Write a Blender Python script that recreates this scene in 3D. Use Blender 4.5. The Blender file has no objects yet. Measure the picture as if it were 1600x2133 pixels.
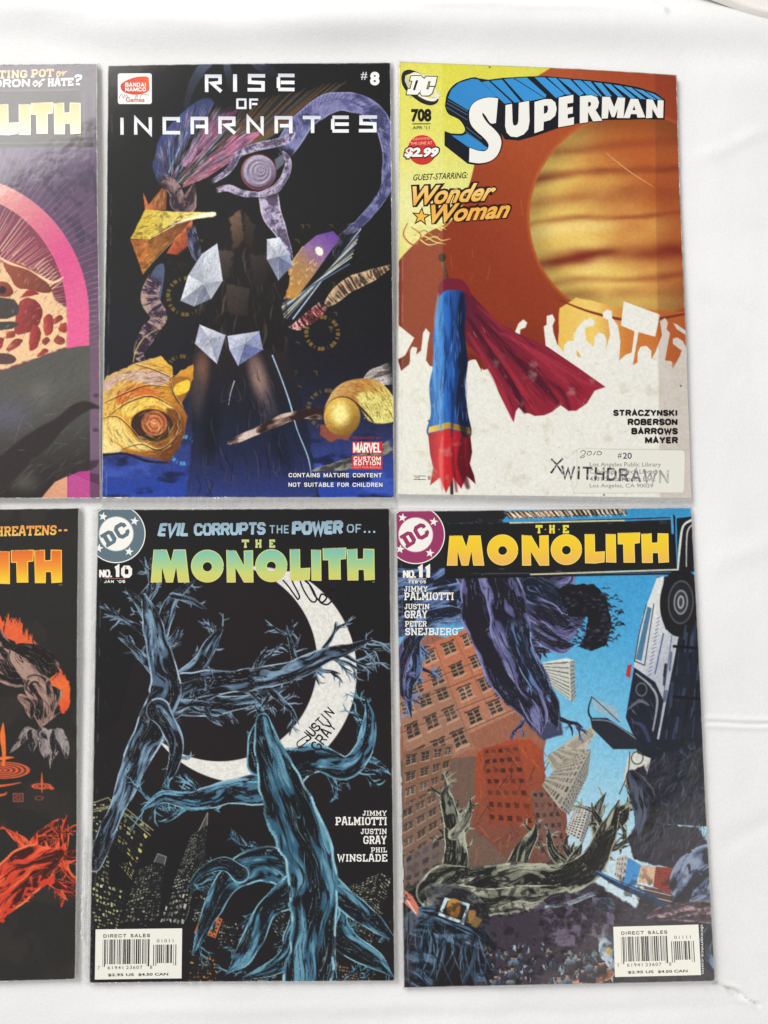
import bpy, math, random
import numpy as np
from mathutils import Matrix, Vector
from mathutils.geometry import tessellate_polygon

# ------------------------------------------------------------------ camera, lights, exposure
SC = bpy.context.scene
COL = SC.collection
F_PX, CAM_H, PITCH, YAW = 1600.0, 0.43965, 0.07975368, -0.00741054
ZC = 0.0025                                         # height of the covers above the sheet
_cx, _sx, _cy, _sy = math.cos(PITCH), math.sin(PITCH), math.cos(YAW), math.sin(YAW)
ROT = np.array([[1, 0, 0], [0, _cx, -_sx], [0, _sx, _cx]]) @ np.array([[_cy, 0, _sy], [0, 1, 0], [-_sy, 0, _cy]])
CAM = np.array([0, 0, CAM_H])
cd = bpy.data.cameras.new('camera')
cam = bpy.data.objects.new('camera', cd)
COL.objects.link(cam)
cd.sensor_fit = 'VERTICAL'
cd.sensor_height = 32.0
cd.lens = 32.0 * F_PX / 2133.0
cd.clip_start, cd.clip_end = 0.01, 50.0
m4 = Matrix([list(ROT[i]) + [CAM[i]] for i in range(3)] + [[0, 0, 0, 1]])
cam.matrix_world = m4
SC.camera = cam

world = bpy.data.worlds.new('World')
SC.world = world
world.use_nodes = True
wn, wl = world.node_tree.nodes, world.node_tree.links
bg = wn['Background']
tcn = wn.new('ShaderNodeTexCoord')
sep = wn.new('ShaderNodeSeparateXYZ')
ramp = wn.new('ShaderNodeValToRGB')
wl.new(tcn.outputs['Generated'], sep.inputs[0])
tilt = wn.new('ShaderNodeMath')
tilt.operation = 'MULTIPLY_ADD'
tilt.inputs[1].default_value = 0.45
wl.new(sep.outputs['X'], tilt.inputs[0])
wl.new(sep.outputs['Z'], tilt.inputs[2])
wl.new(tilt.outputs[0], ramp.inputs[0])
wl.new(ramp.outputs[0], bg.inputs['Color'])
ramp.color_ramp.elements[0].position, ramp.color_ramp.elements[0].color = 0.05, (0.86, 0.88, 0.92, 1)
ramp.color_ramp.elements[1].position, ramp.color_ramp.elements[1].color = 0.98, (0.30, 0.30, 0.31, 1)
bg.inputs['Strength'].default_value = 0.92


def area(name, loc, target, size, power, colour):
    l = bpy.data.lights.new(name, 'AREA')
    l.energy, l.size, l.color = power, size, colour
    o = bpy.data.objects.new(name, l)
    COL.objects.link(o)
    o.location = loc
    o.rotation_euler = (Vector(target) - Vector(loc)).to_track_quat('-Z', 'Y').to_euler()
    return o


area('window_light', (-1.35, 1.65, 1.5), (0, 0.05, 0), 1.2, 59.0, (1.0, 0.982, 0.945))
area('room_light', (1.1, -1.2, 1.6), (0.05, -0.05, 0), 1.2, 10.5, (1.0, 0.93, 0.84))
SC.view_settings.view_transform = 'Standard'
SC.view_settings.look = 'None'
SC.view_settings.exposure = 0.05
SC.view_settings.gamma = 1.0
SC.view_settings.use_curve_mapping = False

# ------------------------------------------------------------------ small maths


def lin(c):
    c = np.asarray(c, float) / 255.0
    return np.where(c <= 0.04045, c / 12.92, ((c + 0.055) / 1.055) ** 2.4)


def unproject(px, py, z):
    px, py, z = np.asarray(px, float), np.asarray(py, float), np.asarray(z, float)
    d = np.stack([(px - 800) / F_PX, -(py - 1066.5) / F_PX, -np.ones_like(px)], -1) @ ROT.T
    t = (z - CAM[2]) / d[..., 2]
    return CAM + d * t[..., None]


def project(P):
    q = (P - CAM) @ ROT
    return 800 + F_PX * q[..., 0] / -q[..., 2], 1066.5 - F_PX * q[..., 1] / -q[..., 2]


def homog(src, dst):
    A, b = [], []
    for (x, y), (u, v) in zip(src, dst):
        A += [[x, y, 1, 0, 0, 0, -u * x, -u * y], [0, 0, 0, x, y, 1, -v * x, -v * y]]
        b += [u, v]
    h = np.linalg.solve(np.array(A, float), np.array(b, float))
    return np.append(h, 1).reshape(3, 3)


def hmap(H, x, y):
    w = H[2, 0] * x + H[2, 1] * y + H[2, 2]
    return (H[0, 0] * x + H[0, 1] * y + H[0, 2]) / w, (H[1, 0] * x + H[1, 1] * y + H[1, 2]) / w


_lat = np.random.RandomState(7).rand(256, 256)


def noise(x, y, seed=0):
    x, y = np.asarray(x, float) + seed * 17.3, np.asarray(y, float) + seed * 9.7
    xi, yi = np.floor(x).astype(int), np.floor(y).astype(int)
    fx, fy = x - xi, y - yi
    fx, fy = fx * fx * (3 - 2 * fx), fy * fy * (3 - 2 * fy)
    a, b = _lat[xi & 255, yi & 255], _lat[(xi + 1) & 255, yi & 255]
    c, d = _lat[xi & 255, (yi + 1) & 255], _lat[(xi + 1) & 255, (yi + 1) & 255]
    return (a * (1 - fx) + b * fx) * (1 - fy) + (c * (1 - fx) + d * fx) * fy


def fbm(x, y, o=4, seed=0):
    t, a, n = 0, 0.5, 0
    for i in range(o):
        t = t + a * noise(x * 2 ** i, y * 2 ** i, seed + i * 3)
        n += a
        a *= 0.5
    return t / n


def sst(a, b, x):
    t = np.clip((x - a) / (b - a), 0, 1)
    return t * t * (3 - 2 * t)


def mixc(a, b, t):
    return np.asarray(a, float) * (1 - t[..., None]) + np.asarray(b, float) * t[..., None]


def spline(pts, closed=False, n=8):
    p = np.asarray(pts, float)
    k = len(p)
    if k < 3:
        return p
    out = []
    for i in range(k if closed else k - 1):
        if closed:
            a, b, c, d = p[(i - 1) % k], p[i], p[(i + 1) % k], p[(i + 2) % k]
        else:
            a, b, c, d = p[max(i - 1, 0)], p[i], p[i + 1], p[min(i + 2, k - 1)]
        t = np.linspace(0, 1, n, endpoint=False)[:, None]
        out.append(0.5 * (2 * b + (c - a) * t + (2 * a - 5 * b + 4 * c - d) * t ** 2 + (3 * b - a - 3 * c + d) * t ** 3))
    if not closed:
        out.append(p[-1:])
    return np.concatenate(out)


ZOOM = {1: (.40625, 200, 100), 2: (.40625, 200, 560), 3: (.40625, 800, 100), 4: (.40625, 800, 560), 5: (.425, 160, 1040),
        6: (.425, 160, 1540), 7: (.4375, 800, 1040), 8: (.4375, 800, 1540), 'A': (1 / 4.267, 0, 100), 'B': (1 / 4.1, 0, 560),
        'C': (1 / 4.1, 0, 1040), 'D': (1 / 3.596, 0, 1540), 'S': (.10625, 830, 150), 'L': (.19375, 1140, 900), 'M': (.2, 200, 1050),
        'N': (.175, 820, 1050), 'P': (.1375, 180, 1930), 'Q': (.2125, 1260, 1900)}


def Z(k, pts):
    """chart coordinates -> layout units (1 unit is about 0.27 mm on the covers)"""
    s, ox, oy = ZOOM[k]
    p = np.asarray(pts, float)
    r = p * s
    r[..., 0] += ox
    r[..., 1] += oy
    return r


def Zb(k, x0, y0, x1, y1):
    (a, b), (c, d) = Z(k, [(x0, y0), (x1, y1)])
    return (a, b, c, d)


def gradf(p0, c0, p1, c1):
    p0, p1 = np.asarray(p0, float), np.asarray(p1, float)
    d = p1 - p0

    def f(x, y):
        t = np.clip(((x - p0[0]) * d[0] + (y - p0[1]) * d[1]) / (d @ d), 0, 1)
        return mixc(c0, c1, t)
    return f


def gradm(p0, p1, stops):
    p0, p1 = np.asarray(p0, float), np.asarray(p1, float)
    d = p1 - p0
    ts = [s[0] for s in stops]
    cs = np.array([s[1] for s in stops], float)

    def f(x, y):
        t = ((x - p0[0]) * d[0] + (y - p0[1]) * d[1]) / (d @ d)
        return np.stack([np.interp(t, ts, cs[:, k]) for k in range(3)], -1)
    return f


# ------------------------------------------------------------------ printed picture: colours of a fine cover mesh
class Canvas:
    def __init__(s, quad, step=1.3):
        s.quad = np.asarray(quad, float)
        q = s.quad
        s.nu = int(max(np.linalg.norm(q[1] - q[0]), np.linalg.norm(q[2] - q[3])) / step)
        s.nv = int(max(np.linalg.norm(q[3] - q[0]), np.linalg.norm(q[2] - q[1])) / step)
        s.H = homog([(0, 0), (1, 0), (1, 1), (0, 1)], q)
        s.Hi = np.linalg.inv(s.H)
        u, v = np.meshgrid(np.linspace(0, 1, s.nu + 1), np.linspace(0, 1, s.nv + 1))
        s.U, s.V = u, v
        s.X, s.Y = hmap(s.H, u, v)
        s.C = np.zeros(s.X.shape + (3,))

    def win(s, x0, y0, x1, y1, pad=4):
        x0, y0, x1, y1 = x0 - pad, y0 - pad, x1 + pad, y1 + pad
        u, v = hmap(s.Hi, np.array([x0, x1, x1, x0]), np.array([y0, y0, y1, y1]))
        i0, i1 = int(np.floor(v.min() * s.nv)), int(np.ceil(v.max() * s.nv)) + 1
        j0, j1 = int(np.floor(u.min() * s.nu)), int(np.ceil(u.max() * s.nu)) + 1
        i0, j0, i1, j1 = max(i0, 0), max(j0, 0), min(i1, s.nv + 1), min(j1, s.nu + 1)
        if i0 >= i1 or j0 >= j1:
            return None
        return (slice(i0, i1), slice(j0, j1))

    def put(s, w, cov, col, a=1.0):
        x, y = s.X[w], s.Y[w]
        c = col(x, y) if callable(col) else np.broadcast_to(np.asarray(col, float), x.shape + (3,))
        k = (cov * a)[..., None]
        s.C[w] = s.C[w] * (1 - k) + c * k

    def all(s, col, a=1.0, mask=None):
        w = (slice(None), slice(None))
        s.put(w, np.ones_like(s.X) if mask is None else mask(s.X, s.Y), col, a)

    def poly(s, pts, col, feather=0.9, a=1.0, smooth=False, rough=0, rs=8.0, seed=0):
        p = spline(pts, True) if smooth else np.asarray(pts, float)
        w = s.win(p[:, 0].min() - feather - rough, p[:, 1].min() - feather - rough, p[:, 0].max() + feather + rough, p[:, 1].max() + feather + rough)
        if w is None:
            return
        x, y = s.X[w], s.Y[w]
        if rough:
            x = x + (fbm(s.X[w] / rs, s.Y[w] / rs, 3, seed) - 0.5) * 2 * rough
            y = y + (fbm(s.X[w] / rs, s.Y[w] / rs, 3, seed + 40) - 0.5) * 2 * rough
        ins = np.zeros(x.shape, bool)
        d2 = np.full(x.shape, 1e9)
        n = len(p)
        for i in range(n):
            ax, ay = p[i]
            bx, by = p[(i + 1) % n]
            if ay != by:
                c = ((ay > y) != (by > y)) & (x < (bx - ax) * (y - ay) / (by - ay) + ax)
                ins ^= c
            ex, ey = bx - ax, by - ay
            L = ex * ex + ey * ey
            if L < 1e-9:
                continue
            t = np.clip(((x - ax) * ex + (y - ay) * ey) / L, 0, 1)
            d2 = np.minimum(d2, (x - ax - t * ex) ** 2 + (y - ay - t * ey) ** 2)
        d = np.sqrt(d2) * np.where(ins, 1, -1)
        s.put(w, sst(-feather, feather, d), col, a)

    def _near(s, p, wd, w):
        x, y = s.X[w], s.Y[w]
        best = np.full(x.shape, 1e9)
        S, T, W = np.zeros(x.shape), np.zeros(x.shape), np.ones(x.shape)
        acc = 0.0
        for i in range(len(p) - 1):
            ax, ay = p[i]
            ex, ey = p[i + 1] - p[i]
            L = math.hypot(ex, ey)
            if L < 1e-9:
                continue
            t = np.clip(((x - ax) * ex + (y - ay) * ey) / (L * L), 0, 1)
            dx, dy = x - ax - t * ex, y - ay - t * ey
            dd = np.hypot(dx, dy)
            ww = wd[i] + (wd[i + 1] - wd[i]) * t
            r = dd / np.maximum(ww, 0.05)
            k = r < best
            best = np.where(k, r, best)
            S = np.where(k, acc + t * L, S)
            T = np.where(k, np.sign(ex * dy - ey * dx) * r, T)
            W = np.where(k, ww, W)
            acc += L
        return best, S, T, W

    def line(s, pts, w, col, feather=0.8, a=1.0, smooth=True):
        p0 = np.asarray(pts, float)
        p = spline(p0) if smooth else p0
        wd = np.interp(np.linspace(0, 1, len(p)), np.linspace(0, 1, np.size(w)), np.atleast_1d(w).astype(float)) if np.size(w) > 1 else np.full(len(p), float(w))
        wd = wd / 2
        m = wd.max() + feather
        wi = s.win(p[:, 0].min() - m, p[:, 1].min() - m, p[:, 0].max() + m, p[:, 1].max() + m)
        if wi is None:
            return
        best, S, T, W = s._near(p, wd, wi)
        d = (1 - best) * W
        s.put(wi, sst(-feather, feather, d), col, a)

    def limb(s, pts, w, dark, mid, hi, rim=None, fs=26.0, ft=2.6, thr=0.5, seed=0, ink=True, fade=True, rough=1.0, tip=True):
        """a gnarled, fibrous mass painted along a path, with inked hollows and lit ridges"""
        p = spline(pts)
        wd = np.interp(np.linspace(0, 1, len(p)), np.linspace(0, 1, np.size(w)), np.atleast_1d(w).astype(float)) / 2
        m = wd.max() * 1.25 + 3
        wi = s.win(p[:, 0].min() - m, p[:, 1].min() - m, p[:, 0].max() + m, p[:, 1].max() + m)
        if wi is None:
            return
        best, S, T, W = s._near(p, wd, wi)
        L = np.linalg.norm(np.diff(p, axis=0), axis=1).sum()
        wide = float(wd.max())
        lump = np.sin(S / (wide * 1.25) + seed) * .07 + np.sin(S / (wide * .62) + seed * 2.1 + T) * .05
        edge = 1 + rough * ((noise(S / 26, T * 0.3, seed) - 0.5) * 0.2 + lump)
        if tip:
            edge = edge * np.clip(sst(L * 1.03, L - wide * 1.6, S), 0, 1) ** .5
        r = best / np.maximum(edge, .02)
        cov = sst(-0.9, 0.9, (1 - r) * W)
        if fade:
            cov = cov * sst(0.0, wide * 1.1, S)
        x, y = s.X[wi], s.Y[wi]
        warp = (fbm(S / (fs * 1.2), T * 0.9, 2, seed + 11) - 0.5) * 2.0
        n = fbm(S / fs, T * ft * .55 + warp * 1.3, 3, seed + 2)
        n = n + 0.13 * sst(0.72, 0.97, r) - 0.07 * sst(0.6, 0.0, r) + .06 * np.sin(T * 2.2 + seed)
        f = np.abs(fbm(S / (fs * 1.6), T * ft + warp * 2, 2, seed + 21) - 0.5)
        c = mixc(dark, mid, sst(thr - 0.03, thr + 0.035, n))
        c = mixc(c, hi, sst(thr + 0.07, thr + 0.19, n) * 0.85)
        if ink:
            c = mixc(c, dark, sst(0.045, 0.012, f) * 0.9)
            g = np.abs(fbm(S / (fs * .9) + 5, T * ft * 1.6 + warp * 2.5, 2, seed + 51) - 0.5)
            c = mixc(c, hi if rim is None else rim, sst(0.03, 0.008, g) * sst(thr, thr - .1, n) * .55)
        if rim is not None:
            c = mixc(c, rim, sst(0.86, 0.93, r) * sst(1.02, 0.97, r) * (0.3 + 0.7 * sst(0.35, 0.55, noise(S / 22, T, seed + 31))))
        k = cov[..., None]
        s.C[wi] = s.C[wi] * (1 - k) + c * k

    def ell(s, cx, cy, rx, ry, col, rot=0, feather=0.9, a=1.0):
        R = max(rx, ry) + feather
        w = s.win(cx - R, cy - R, cx + R, cy + R)
        if w is None:
            return
        x, y = s.X[w] - cx, s.Y[w] - cy
        c, sn = math.cos(rot), math.sin(rot)
        r = np.hypot((x * c + y * sn) / rx, (-x * sn + y * c) / ry)
        s.put(w, sst(-feather, feather, (1 - r) * min(rx, ry)), col, a)

    def ring(s, cx, cy, rx, ry, wd, col, rot=0, a=1.0, dash=0):
        R = max(rx, ry) + wd
        w = s.win(cx - R, cy - R, cx + R, cy + R)
        if w is None:
            return
        x, y = s.X[w] - cx, s.Y[w] - cy
        c, sn = math.cos(rot), math.sin(rot)
        xx, yy = (x * c + y * sn) / rx, (-x * sn + y * c) / ry
        r = np.hypot(xx, yy)
        cov = sst(-0.8, 0.8, wd / 2 - np.abs(r - 1) * min(rx, ry))
        if dash:
            th = np.arctan2(yy, xx)
            cov = cov * sst(-.2, .2, np.sin(th * dash) * 0.6 + np.sin(th * dash * 0.37 + 1) * .6)
        s.put(w, cov, col, a)

    def facade(s, quad, nu, nv, wall, glass, lit=None, frac=0.0, mu=0.22, mv=0.25, seed=0, feather=0.9, wob=0.0, frame=None, panes=(2, 3)):
        q = np.asarray(quad, float)
        s.poly(q, wall, feather)
        w = s.win(q[:, 0].min(), q[:, 1].min(), q[:, 0].max(), q[:, 1].max())
        if w is None:
            return
        Hq = np.linalg.inv(homog([(0, 0), (1, 0), (1, 1), (0, 1)], q))
        u, v = hmap(Hq, s.X[w], s.Y[w])
        if wob:
            u = u + (noise(s.X[w] / 7, s.Y[w] / 7, seed) - .5) * wob / nu
            v = v + (noise(s.X[w] / 7, s.Y[w] / 7, seed + 3) - .5) * wob / nv
        ins = (u > 0) & (u < 1) & (v > 0) & (v < 1)
        iu, iv = np.floor(u * nu), np.floor(v * nv)
        fu, fv = u * nu - iu, v * nv - iv
        win = ins & (fu > mu) & (fu < 1 - mu) & (fv > mv) & (fv < 1 - mv)
        rnd = np.modf(np.abs(np.sin(iu * 12.9898 + iv * 78.233 + seed * 3.1) * 43758.5453))[0]
        x, y = s.X[w], s.Y[w]
        if callable(glass):
            g = glass(x, y)
        else:
            g = np.broadcast_to(np.asarray(glass, float), x.shape + (3,))
        c = g * (0.75 + 0.5 * rnd[..., None])
        if lit is not None:
            on = rnd < frac
            r2 = np.modf(rnd * 37.7)[0]
            c = np.where(on[..., None], np.asarray(lit, float) * (0.45 + 0.55 * r2[..., None]), c)
        if frame is not None:
            gu, gv = (fu - mu) / (1 - 2 * mu), (fv - mv) / (1 - 2 * mv)
            bar = win & ((np.abs(gu * panes[0] - np.round(gu * panes[0])) < .10) | (np.abs(gv * panes[1] - np.round(gv * panes[1])) < .13))
            c = np.where(bar[..., None], np.asarray(frame, float) * (.8 + .3 * rnd[..., None]), c)
            sill = ins & (fu > mu - .06) & (fu < 1 - mu + .06) & (fv > 1 - mv) & (fv < 1 - mv + .09)
            dk = ins & (fu > mu - .05) & (fu < 1 - mu + .05) & (fv > mv - .07) & (fv <= mv)
            s.C[w] = np.where(sill[..., None], s.C[w] * .6 + np.array([222, 180, 150]) * .4, s.C[w])
            s.C[w] = np.where(dk[..., None], s.C[w] * .45, s.C[w])
        k = win[..., None].astype(float)
        s.C[w] = s.C[w] * (1 - k) + np.clip(c, 0, 255) * k

    def grain(s, amt, sc, seed=0, mask=None):
        n = (fbm(s.X / sc, s.Y / sc, 3, seed) - 0.5) * 2 * amt
        if mask is not None:
            n = n * mask
        s.C = s.C * (1 + n[..., None])

    def wear(s, amt=1.0, seed=0):
        lu = np.linalg.norm(s.quad[1] - s.quad[0])
        lv = np.linalg.norm(s.quad[3] - s.quad[0])
        du, dv = np.minimum(s.U, 1 - s.U) * lu, np.minimum(s.V, 1 - s.V) * lv
        d = np.minimum(du, dv)
        n = fbm(s.X / 7, s.Y / 7, 3, seed)
        m = sst(3.2, .3, d - 2.4 * (n - .55)) * sst(.42, .62, fbm(s.X / 24, s.Y / 24, 2, seed + 4)) * .55
        m = np.maximum(m, sst(9, 2, du + dv) * sst(.35, .5, n) * .8)
        s.all((206, 202, 192), amt, lambda x, y: np.clip(m, 0, 1))
        cr = np.exp(-((s.U * lu - 9 - 2 * (fbm(s.Y / 90, s.Y * 0, 2, seed + 8) - .5)) / 1.1) ** 2) * sst(.48, .66, fbm(s.X / 4, s.Y / 22, 3, seed + 6))
        s.all((176, 172, 166), .35 * amt, lambda x, y: cr)

    def etch(s, pts, n, cols, ang, ln, w=1.4, a=.6, spread=.25, curve=.2, seed=1):
        """many short brush strokes inside an outline"""
        r = random.Random(seed)
        p = np.asarray(pts, float)
        x0, y0, x1, y1 = p[:, 0].min(), p[:, 1].min(), p[:, 0].max(), p[:, 1].max()

        def inside(x, y):
            k = False
            for i in range(len(p)):
                ax, ay = p[i - 1]
                bx, by = p[i]
                if (ay > y) != (by > y) and x < (bx - ax) * (y - ay) / (by - ay) + ax:
                    k = not k
            return k
        for _ in range(n):
            x, y = r.uniform(x0, x1), r.uniform(y0, y1)
            an = (ang(x, y) if callable(ang) else ang) + r.uniform(-spread, spread)
            L = ln * r.uniform(.4, 1.2)
            dx, dy = math.cos(an) * L / 2, math.sin(an) * L / 2
            if not (inside(x, y) and inside(x - dx, y - dy) and inside(x + dx, y + dy)):
                continue
            c_ = r.uniform(-curve, curve) * L
            s.line([(x - dx, y - dy), (x - dy / L * c_, y + dx / L * c_), (x + dx, y + dy)], [.4, w * r.uniform(.5, 1.5), .4], r.choice(cols), .8, a=a * r.uniform(.5, 1))

    def finish(s):
        c = np.clip(s.C, 0, 255)
        p = np.pad(c, ((1, 1), (1, 1), (0, 0)), 'edge')
        c = (p[1:-1, 1:-1] * 11 + p[:-2, 1:-1] * 1.2 + p[2:, 1:-1] * 1.2 + p[1:-1, :-2] * 1.2 + p[1:-1, 2:] * 1.2) / 15.8
        return c


# ------------------------------------------------------------------ materials
def mat_new(name):
    m = bpy.data.materials.new(name)
    m.use_nodes = True
    n, l = m.node_tree.nodes, m.node_tree.links
    return m, n, l, n['Principled BSDF']


def print_mat(name, rough, coat, coat_rough, speck=0.05, bump=0.05):
    m, n, l, b = mat_new(name)
    at = n.new('ShaderNodeAttribute')
    at.attribute_name = 'ink'
    tc = n.new('ShaderNodeTexCoord')
    nz = n.new('ShaderNodeTexNoise')
    nz.inputs['Scale'].default_value = 1500
    nz.inputs['Detail'].default_value = 3
    l.new(tc.outputs['Object'], nz.inputs['Vector'])
    mr = n.new('ShaderNodeMapRange')
    mr.inputs['From Min'].default_value, mr.inputs['From Max'].default_value = 0.25, 0.75
    mr.inputs['To Min'].default_value, mr.inputs['To Max'].default_value = 1 - speck, 1 + speck
    l.new(nz.outputs['Fac'], mr.inputs['Value'])
    vm = n.new('ShaderNodeVectorMath')
    vm.operation = 'SCALE'
    l.new(at.outputs['Color'], vm.inputs[0])
    l.new(mr.outputs[0], vm.inputs['Scale'])
    l.new(vm.outputs[0], b.inputs['Base Color'])
    n2 = n.new('ShaderNodeTexNoise')
    n2.inputs['Scale'].default_value = 22
    n2.inputs['Detail'].default_value = 4
    l.new(tc.outputs['Object'], n2.inputs['Vector'])
    m2 = n.new('ShaderNodeMapRange')
    m2.inputs['To Min'].default_value, m2.inputs['To Max'].default_value = rough - .1, rough + .12
    l.new(n2.outputs['Fac'], m2.inputs['Value'])
    l.new(m2.outputs[0], b.inputs['Roughness'])
    b.inputs['Coat Weight'].default_value = coat
    b.inputs['Specular IOR Level'].default_value = 0.12
    b.inputs['Coat Roughness'].default_value = coat_rough
    n3 = n.new('ShaderNodeTexNoise')
    n3.inputs['Scale'].default_value = 14
    n3.inputs['Detail'].default_value = 5
    l.new(tc.outputs['Object'], n3.inputs['Vector'])
    bp = n.new('ShaderNodeBump')
    bp.inputs['Strength'].default_value = bump
    bp.inputs['Distance'].default_value = 0.01
    l.new(n3.outputs['Fac'], bp.inputs['Height'])
    l.new(bp.outputs[0], b.inputs['Coat Normal'])
    return m


INK_BAG = print_mat('bagged_print', 0.5, 0.55, 0.12, 0.025, 0.10)
INK_BARE = print_mat('cover_print', 0.5, 0.25, 0.14, 0.03, 0.05)

PAGE, n, l, b = mat_new('page_paper')
tc = n.new('ShaderNodeTexCoord')
wv = n.new('ShaderNodeTexWave')
wv.bands_direction = 'Z'
wv.inputs['Scale'].default_value = 1400
wv.inputs['Distortion'].default_value = 2
cr = n.new('ShaderNodeValToRGB')
cr.color_ramp.elements[0].color = (0.42, 0.40, 0.35, 1)
cr.color_ramp.elements[1].color = (0.72, 0.70, 0.64, 1)
l.new(tc.outputs['Object'], wv.inputs['Vector'])
l.new(wv.outputs['Fac'], cr.inputs[0])
l.new(cr.outputs[0], b.inputs['Base Color'])
b.inputs['Roughness'].default_value = 0.8

FILM, n, l, b = mat_new('clear_plastic')
b.inputs['Base Color'].default_value = (0.66, 0.66, 0.64, 1)
b.inputs['Roughness'].default_value = 0.13
b.inputs['Alpha'].default_value = 0.38
b.inputs['Specular IOR Level'].default_value = 0.9
tc = n.new('ShaderNodeTexCoord')
nz = n.new('ShaderNodeTexNoise')
nz.inputs['Scale'].default_value = 160
nz.inputs['Detail'].default_value = 3
l.new(tc.outputs['Object'], nz.inputs['Vector'])
bp = n.new('ShaderNodeBump')
bp.inputs['Strength'].default_value = 0.35
bp.inputs['Distance'].default_value = 0.002
l.new(nz.outputs['Fac'], bp.inputs['Height'])
l.new(bp.outputs[0], b.inputs['Normal'])


def cloth_mat(name, c0, c1, weave=1.0):
    m, n, l, b = mat_new(name)
    tc = n.new('ShaderNodeTexCoord')
    nz = n.new('ShaderNodeTexNoise')
    nz.inputs['Scale'].default_value = 9
    nz.inputs['Detail'].default_value = 6
    l.new(tc.outputs['Object'], nz.inputs['Vector'])
    cr = n.new('ShaderNodeValToRGB')
    cr.color_ramp.elements[0].position, cr.color_ramp.elements[0].color = 0.3, c0 + (1,)
    cr.color_ramp.elements[1].position, cr.color_ramp.elements[1].color = 0.7, c1 + (1,)
    l.new(nz.outputs['Fac'], cr.inputs[0])
    fine = n.new('ShaderNodeTexNoise')
    fine.inputs['Scale'].default_value = 900
    fine.inputs['Detail'].default_value = 4
    l.new(tc.outputs['Object'], fine.inputs['Vector'])
    mr = n.new('ShaderNodeMapRange')
    mr.inputs['From Min'].default_value, mr.inputs['From Max'].default_value = 0.25, 0.75
    mr.inputs['To Min'].default_value, mr.inputs['To Max'].default_value = 0.955, 1.03
    l.new(fine.outputs['Fac'], mr.inputs['Value'])
    vm = n.new('ShaderNodeVectorMath')
    vm.operation = 'SCALE'
    l.new(cr.outputs[0], vm.inputs[0])
    l.new(mr.outputs[0], vm.inputs['Scale'])
    l.new(vm.outputs[0], b.inputs['Base Color'])
    b.inputs['Roughness'].default_value = 0.9
    b.inputs['Specular IOR Level'].default_value = 0.2
    bp = n.new('ShaderNodeBump')
    bp.inputs['Strength'].default_value = 0.25 * weave
    bp.inputs['Distance'].default_value = 0.0006
    l.new(fine.outputs['Fac'], bp.inputs['Height'])
    b2 = n.new('ShaderNodeBump')
    b2.inputs['Strength'].default_value = 0.18
    b2.inputs['Distance'].default_value = 0.012
    l.new(nz.outputs['Fac'], b2.inputs['Height'])
    l.new(bp.outputs[0], b2.inputs['Normal'])
    l.new(b2.outputs[0], b.inputs['Normal'])
    return m


SHEET = cloth_mat('white_cotton', (0.80, 0.80, 0.795), (0.86, 0.86, 0.855))
CREAM = cloth_mat('cream_cotton', (0.80, 0.765, 0.70), (0.86, 0.83, 0.77))

# ------------------------------------------------------------------ mesh helpers


def mesh_obj(name, verts, faces, mat, parent=None, cols=None, smooth=False):
    me = bpy.data.meshes.new(name)
    if isinstance(faces, np.ndarray):
        k = faces.shape[1]
        me.vertices.add(len(verts))
        me.vertices.foreach_set('co', np.asarray(verts, np.float32).ravel())
        me.loops.add(faces.size)
        me.loops.foreach_set('vertex_index', faces.astype(np.int32).ravel())
        me.polygons.add(len(faces))
        me.polygons.foreach_set('loop_start', np.arange(0, faces.size, k, dtype=np.int32))
        me.polygons.foreach_set('loop_total', np.full(len(faces), k, np.int32))
        me.update(calc_edges=True)
    else:
        me.from_pydata([tuple(v) for v in verts], [], faces)
    if cols is not None:
        at = me.color_attributes.new('ink', 'FLOAT_COLOR', 'POINT')
        rgba = np.ones((len(verts), 4), np.float32)
        rgba[:, :3] = cols
        at.data.foreach_set('color', rgba.ravel())
    if smooth:
        me.polygons.foreach_set('use_smooth', np.ones(len(me.polygons), bool))
    me.materials.append(mat)
    me.update()
    o = bpy.data.objects.new(name, me)
    COL.objects.link(o)
    if parent is not None:
        o.parent = parent
    return o


_glyph = {}


def text_mesh(body, bold=0.0, spacing=1.0, shear=0.0):
    key = (body, bold, spacing, shear)
    if key not in _glyph:
        c = bpy.data.curves.new('lettering', 'FONT')
        c.body, c.offset, c.space_character, c.shear = body, bold, spacing, shear
        c.resolution_u = 4
        o = bpy.data.objects.new('lettering', c)
        COL.objects.link(o)
        dg = bpy.context.evaluated_depsgraph_get()
        me = o.evaluated_get(dg).to_mesh()
        me.calc_loop_triangles()
        v = np.array([x.co[:2] for x in me.vertices])
        t = np.array([x.vertices[:] for x in me.loop_triangles])
        o.evaluated_get(dg).to_mesh_clear()
        bpy.data.objects.remove(o)
        bpy.data.curves.remove(c)
        v = (v - v.min(0)) / (v.max(0) - v.min(0))
        v[:, 1] = 1 - v[:, 1]
        _glyph[key] = (v, t)
    return _glyph[key]


def clip_poly(p, quad):
    q = np.asarray(quad, float)
    out = [np.asarray(a, float) for a in p]
    for i in range(4):
        a, e = q[i], q[(i + 1) % 4] - q[i]
        src, out = out, []
        for j in range(len(src)):
            c, d = src[j - 1], src[j]
            sc = e[0] * (c[1] - a[1]) - e[1] * (c[0] - a[0])
            sd = e[0] * (d[1] - a[1]) - e[1] * (d[0] - a[0])
            if (sc >= 0) != (sd >= 0):
                out.append(c + (d - c) * sc / (sc - sd))
            if sd >= 0:
                out.append(d)
        if not out:
            return None
    return np.array(out)


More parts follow.
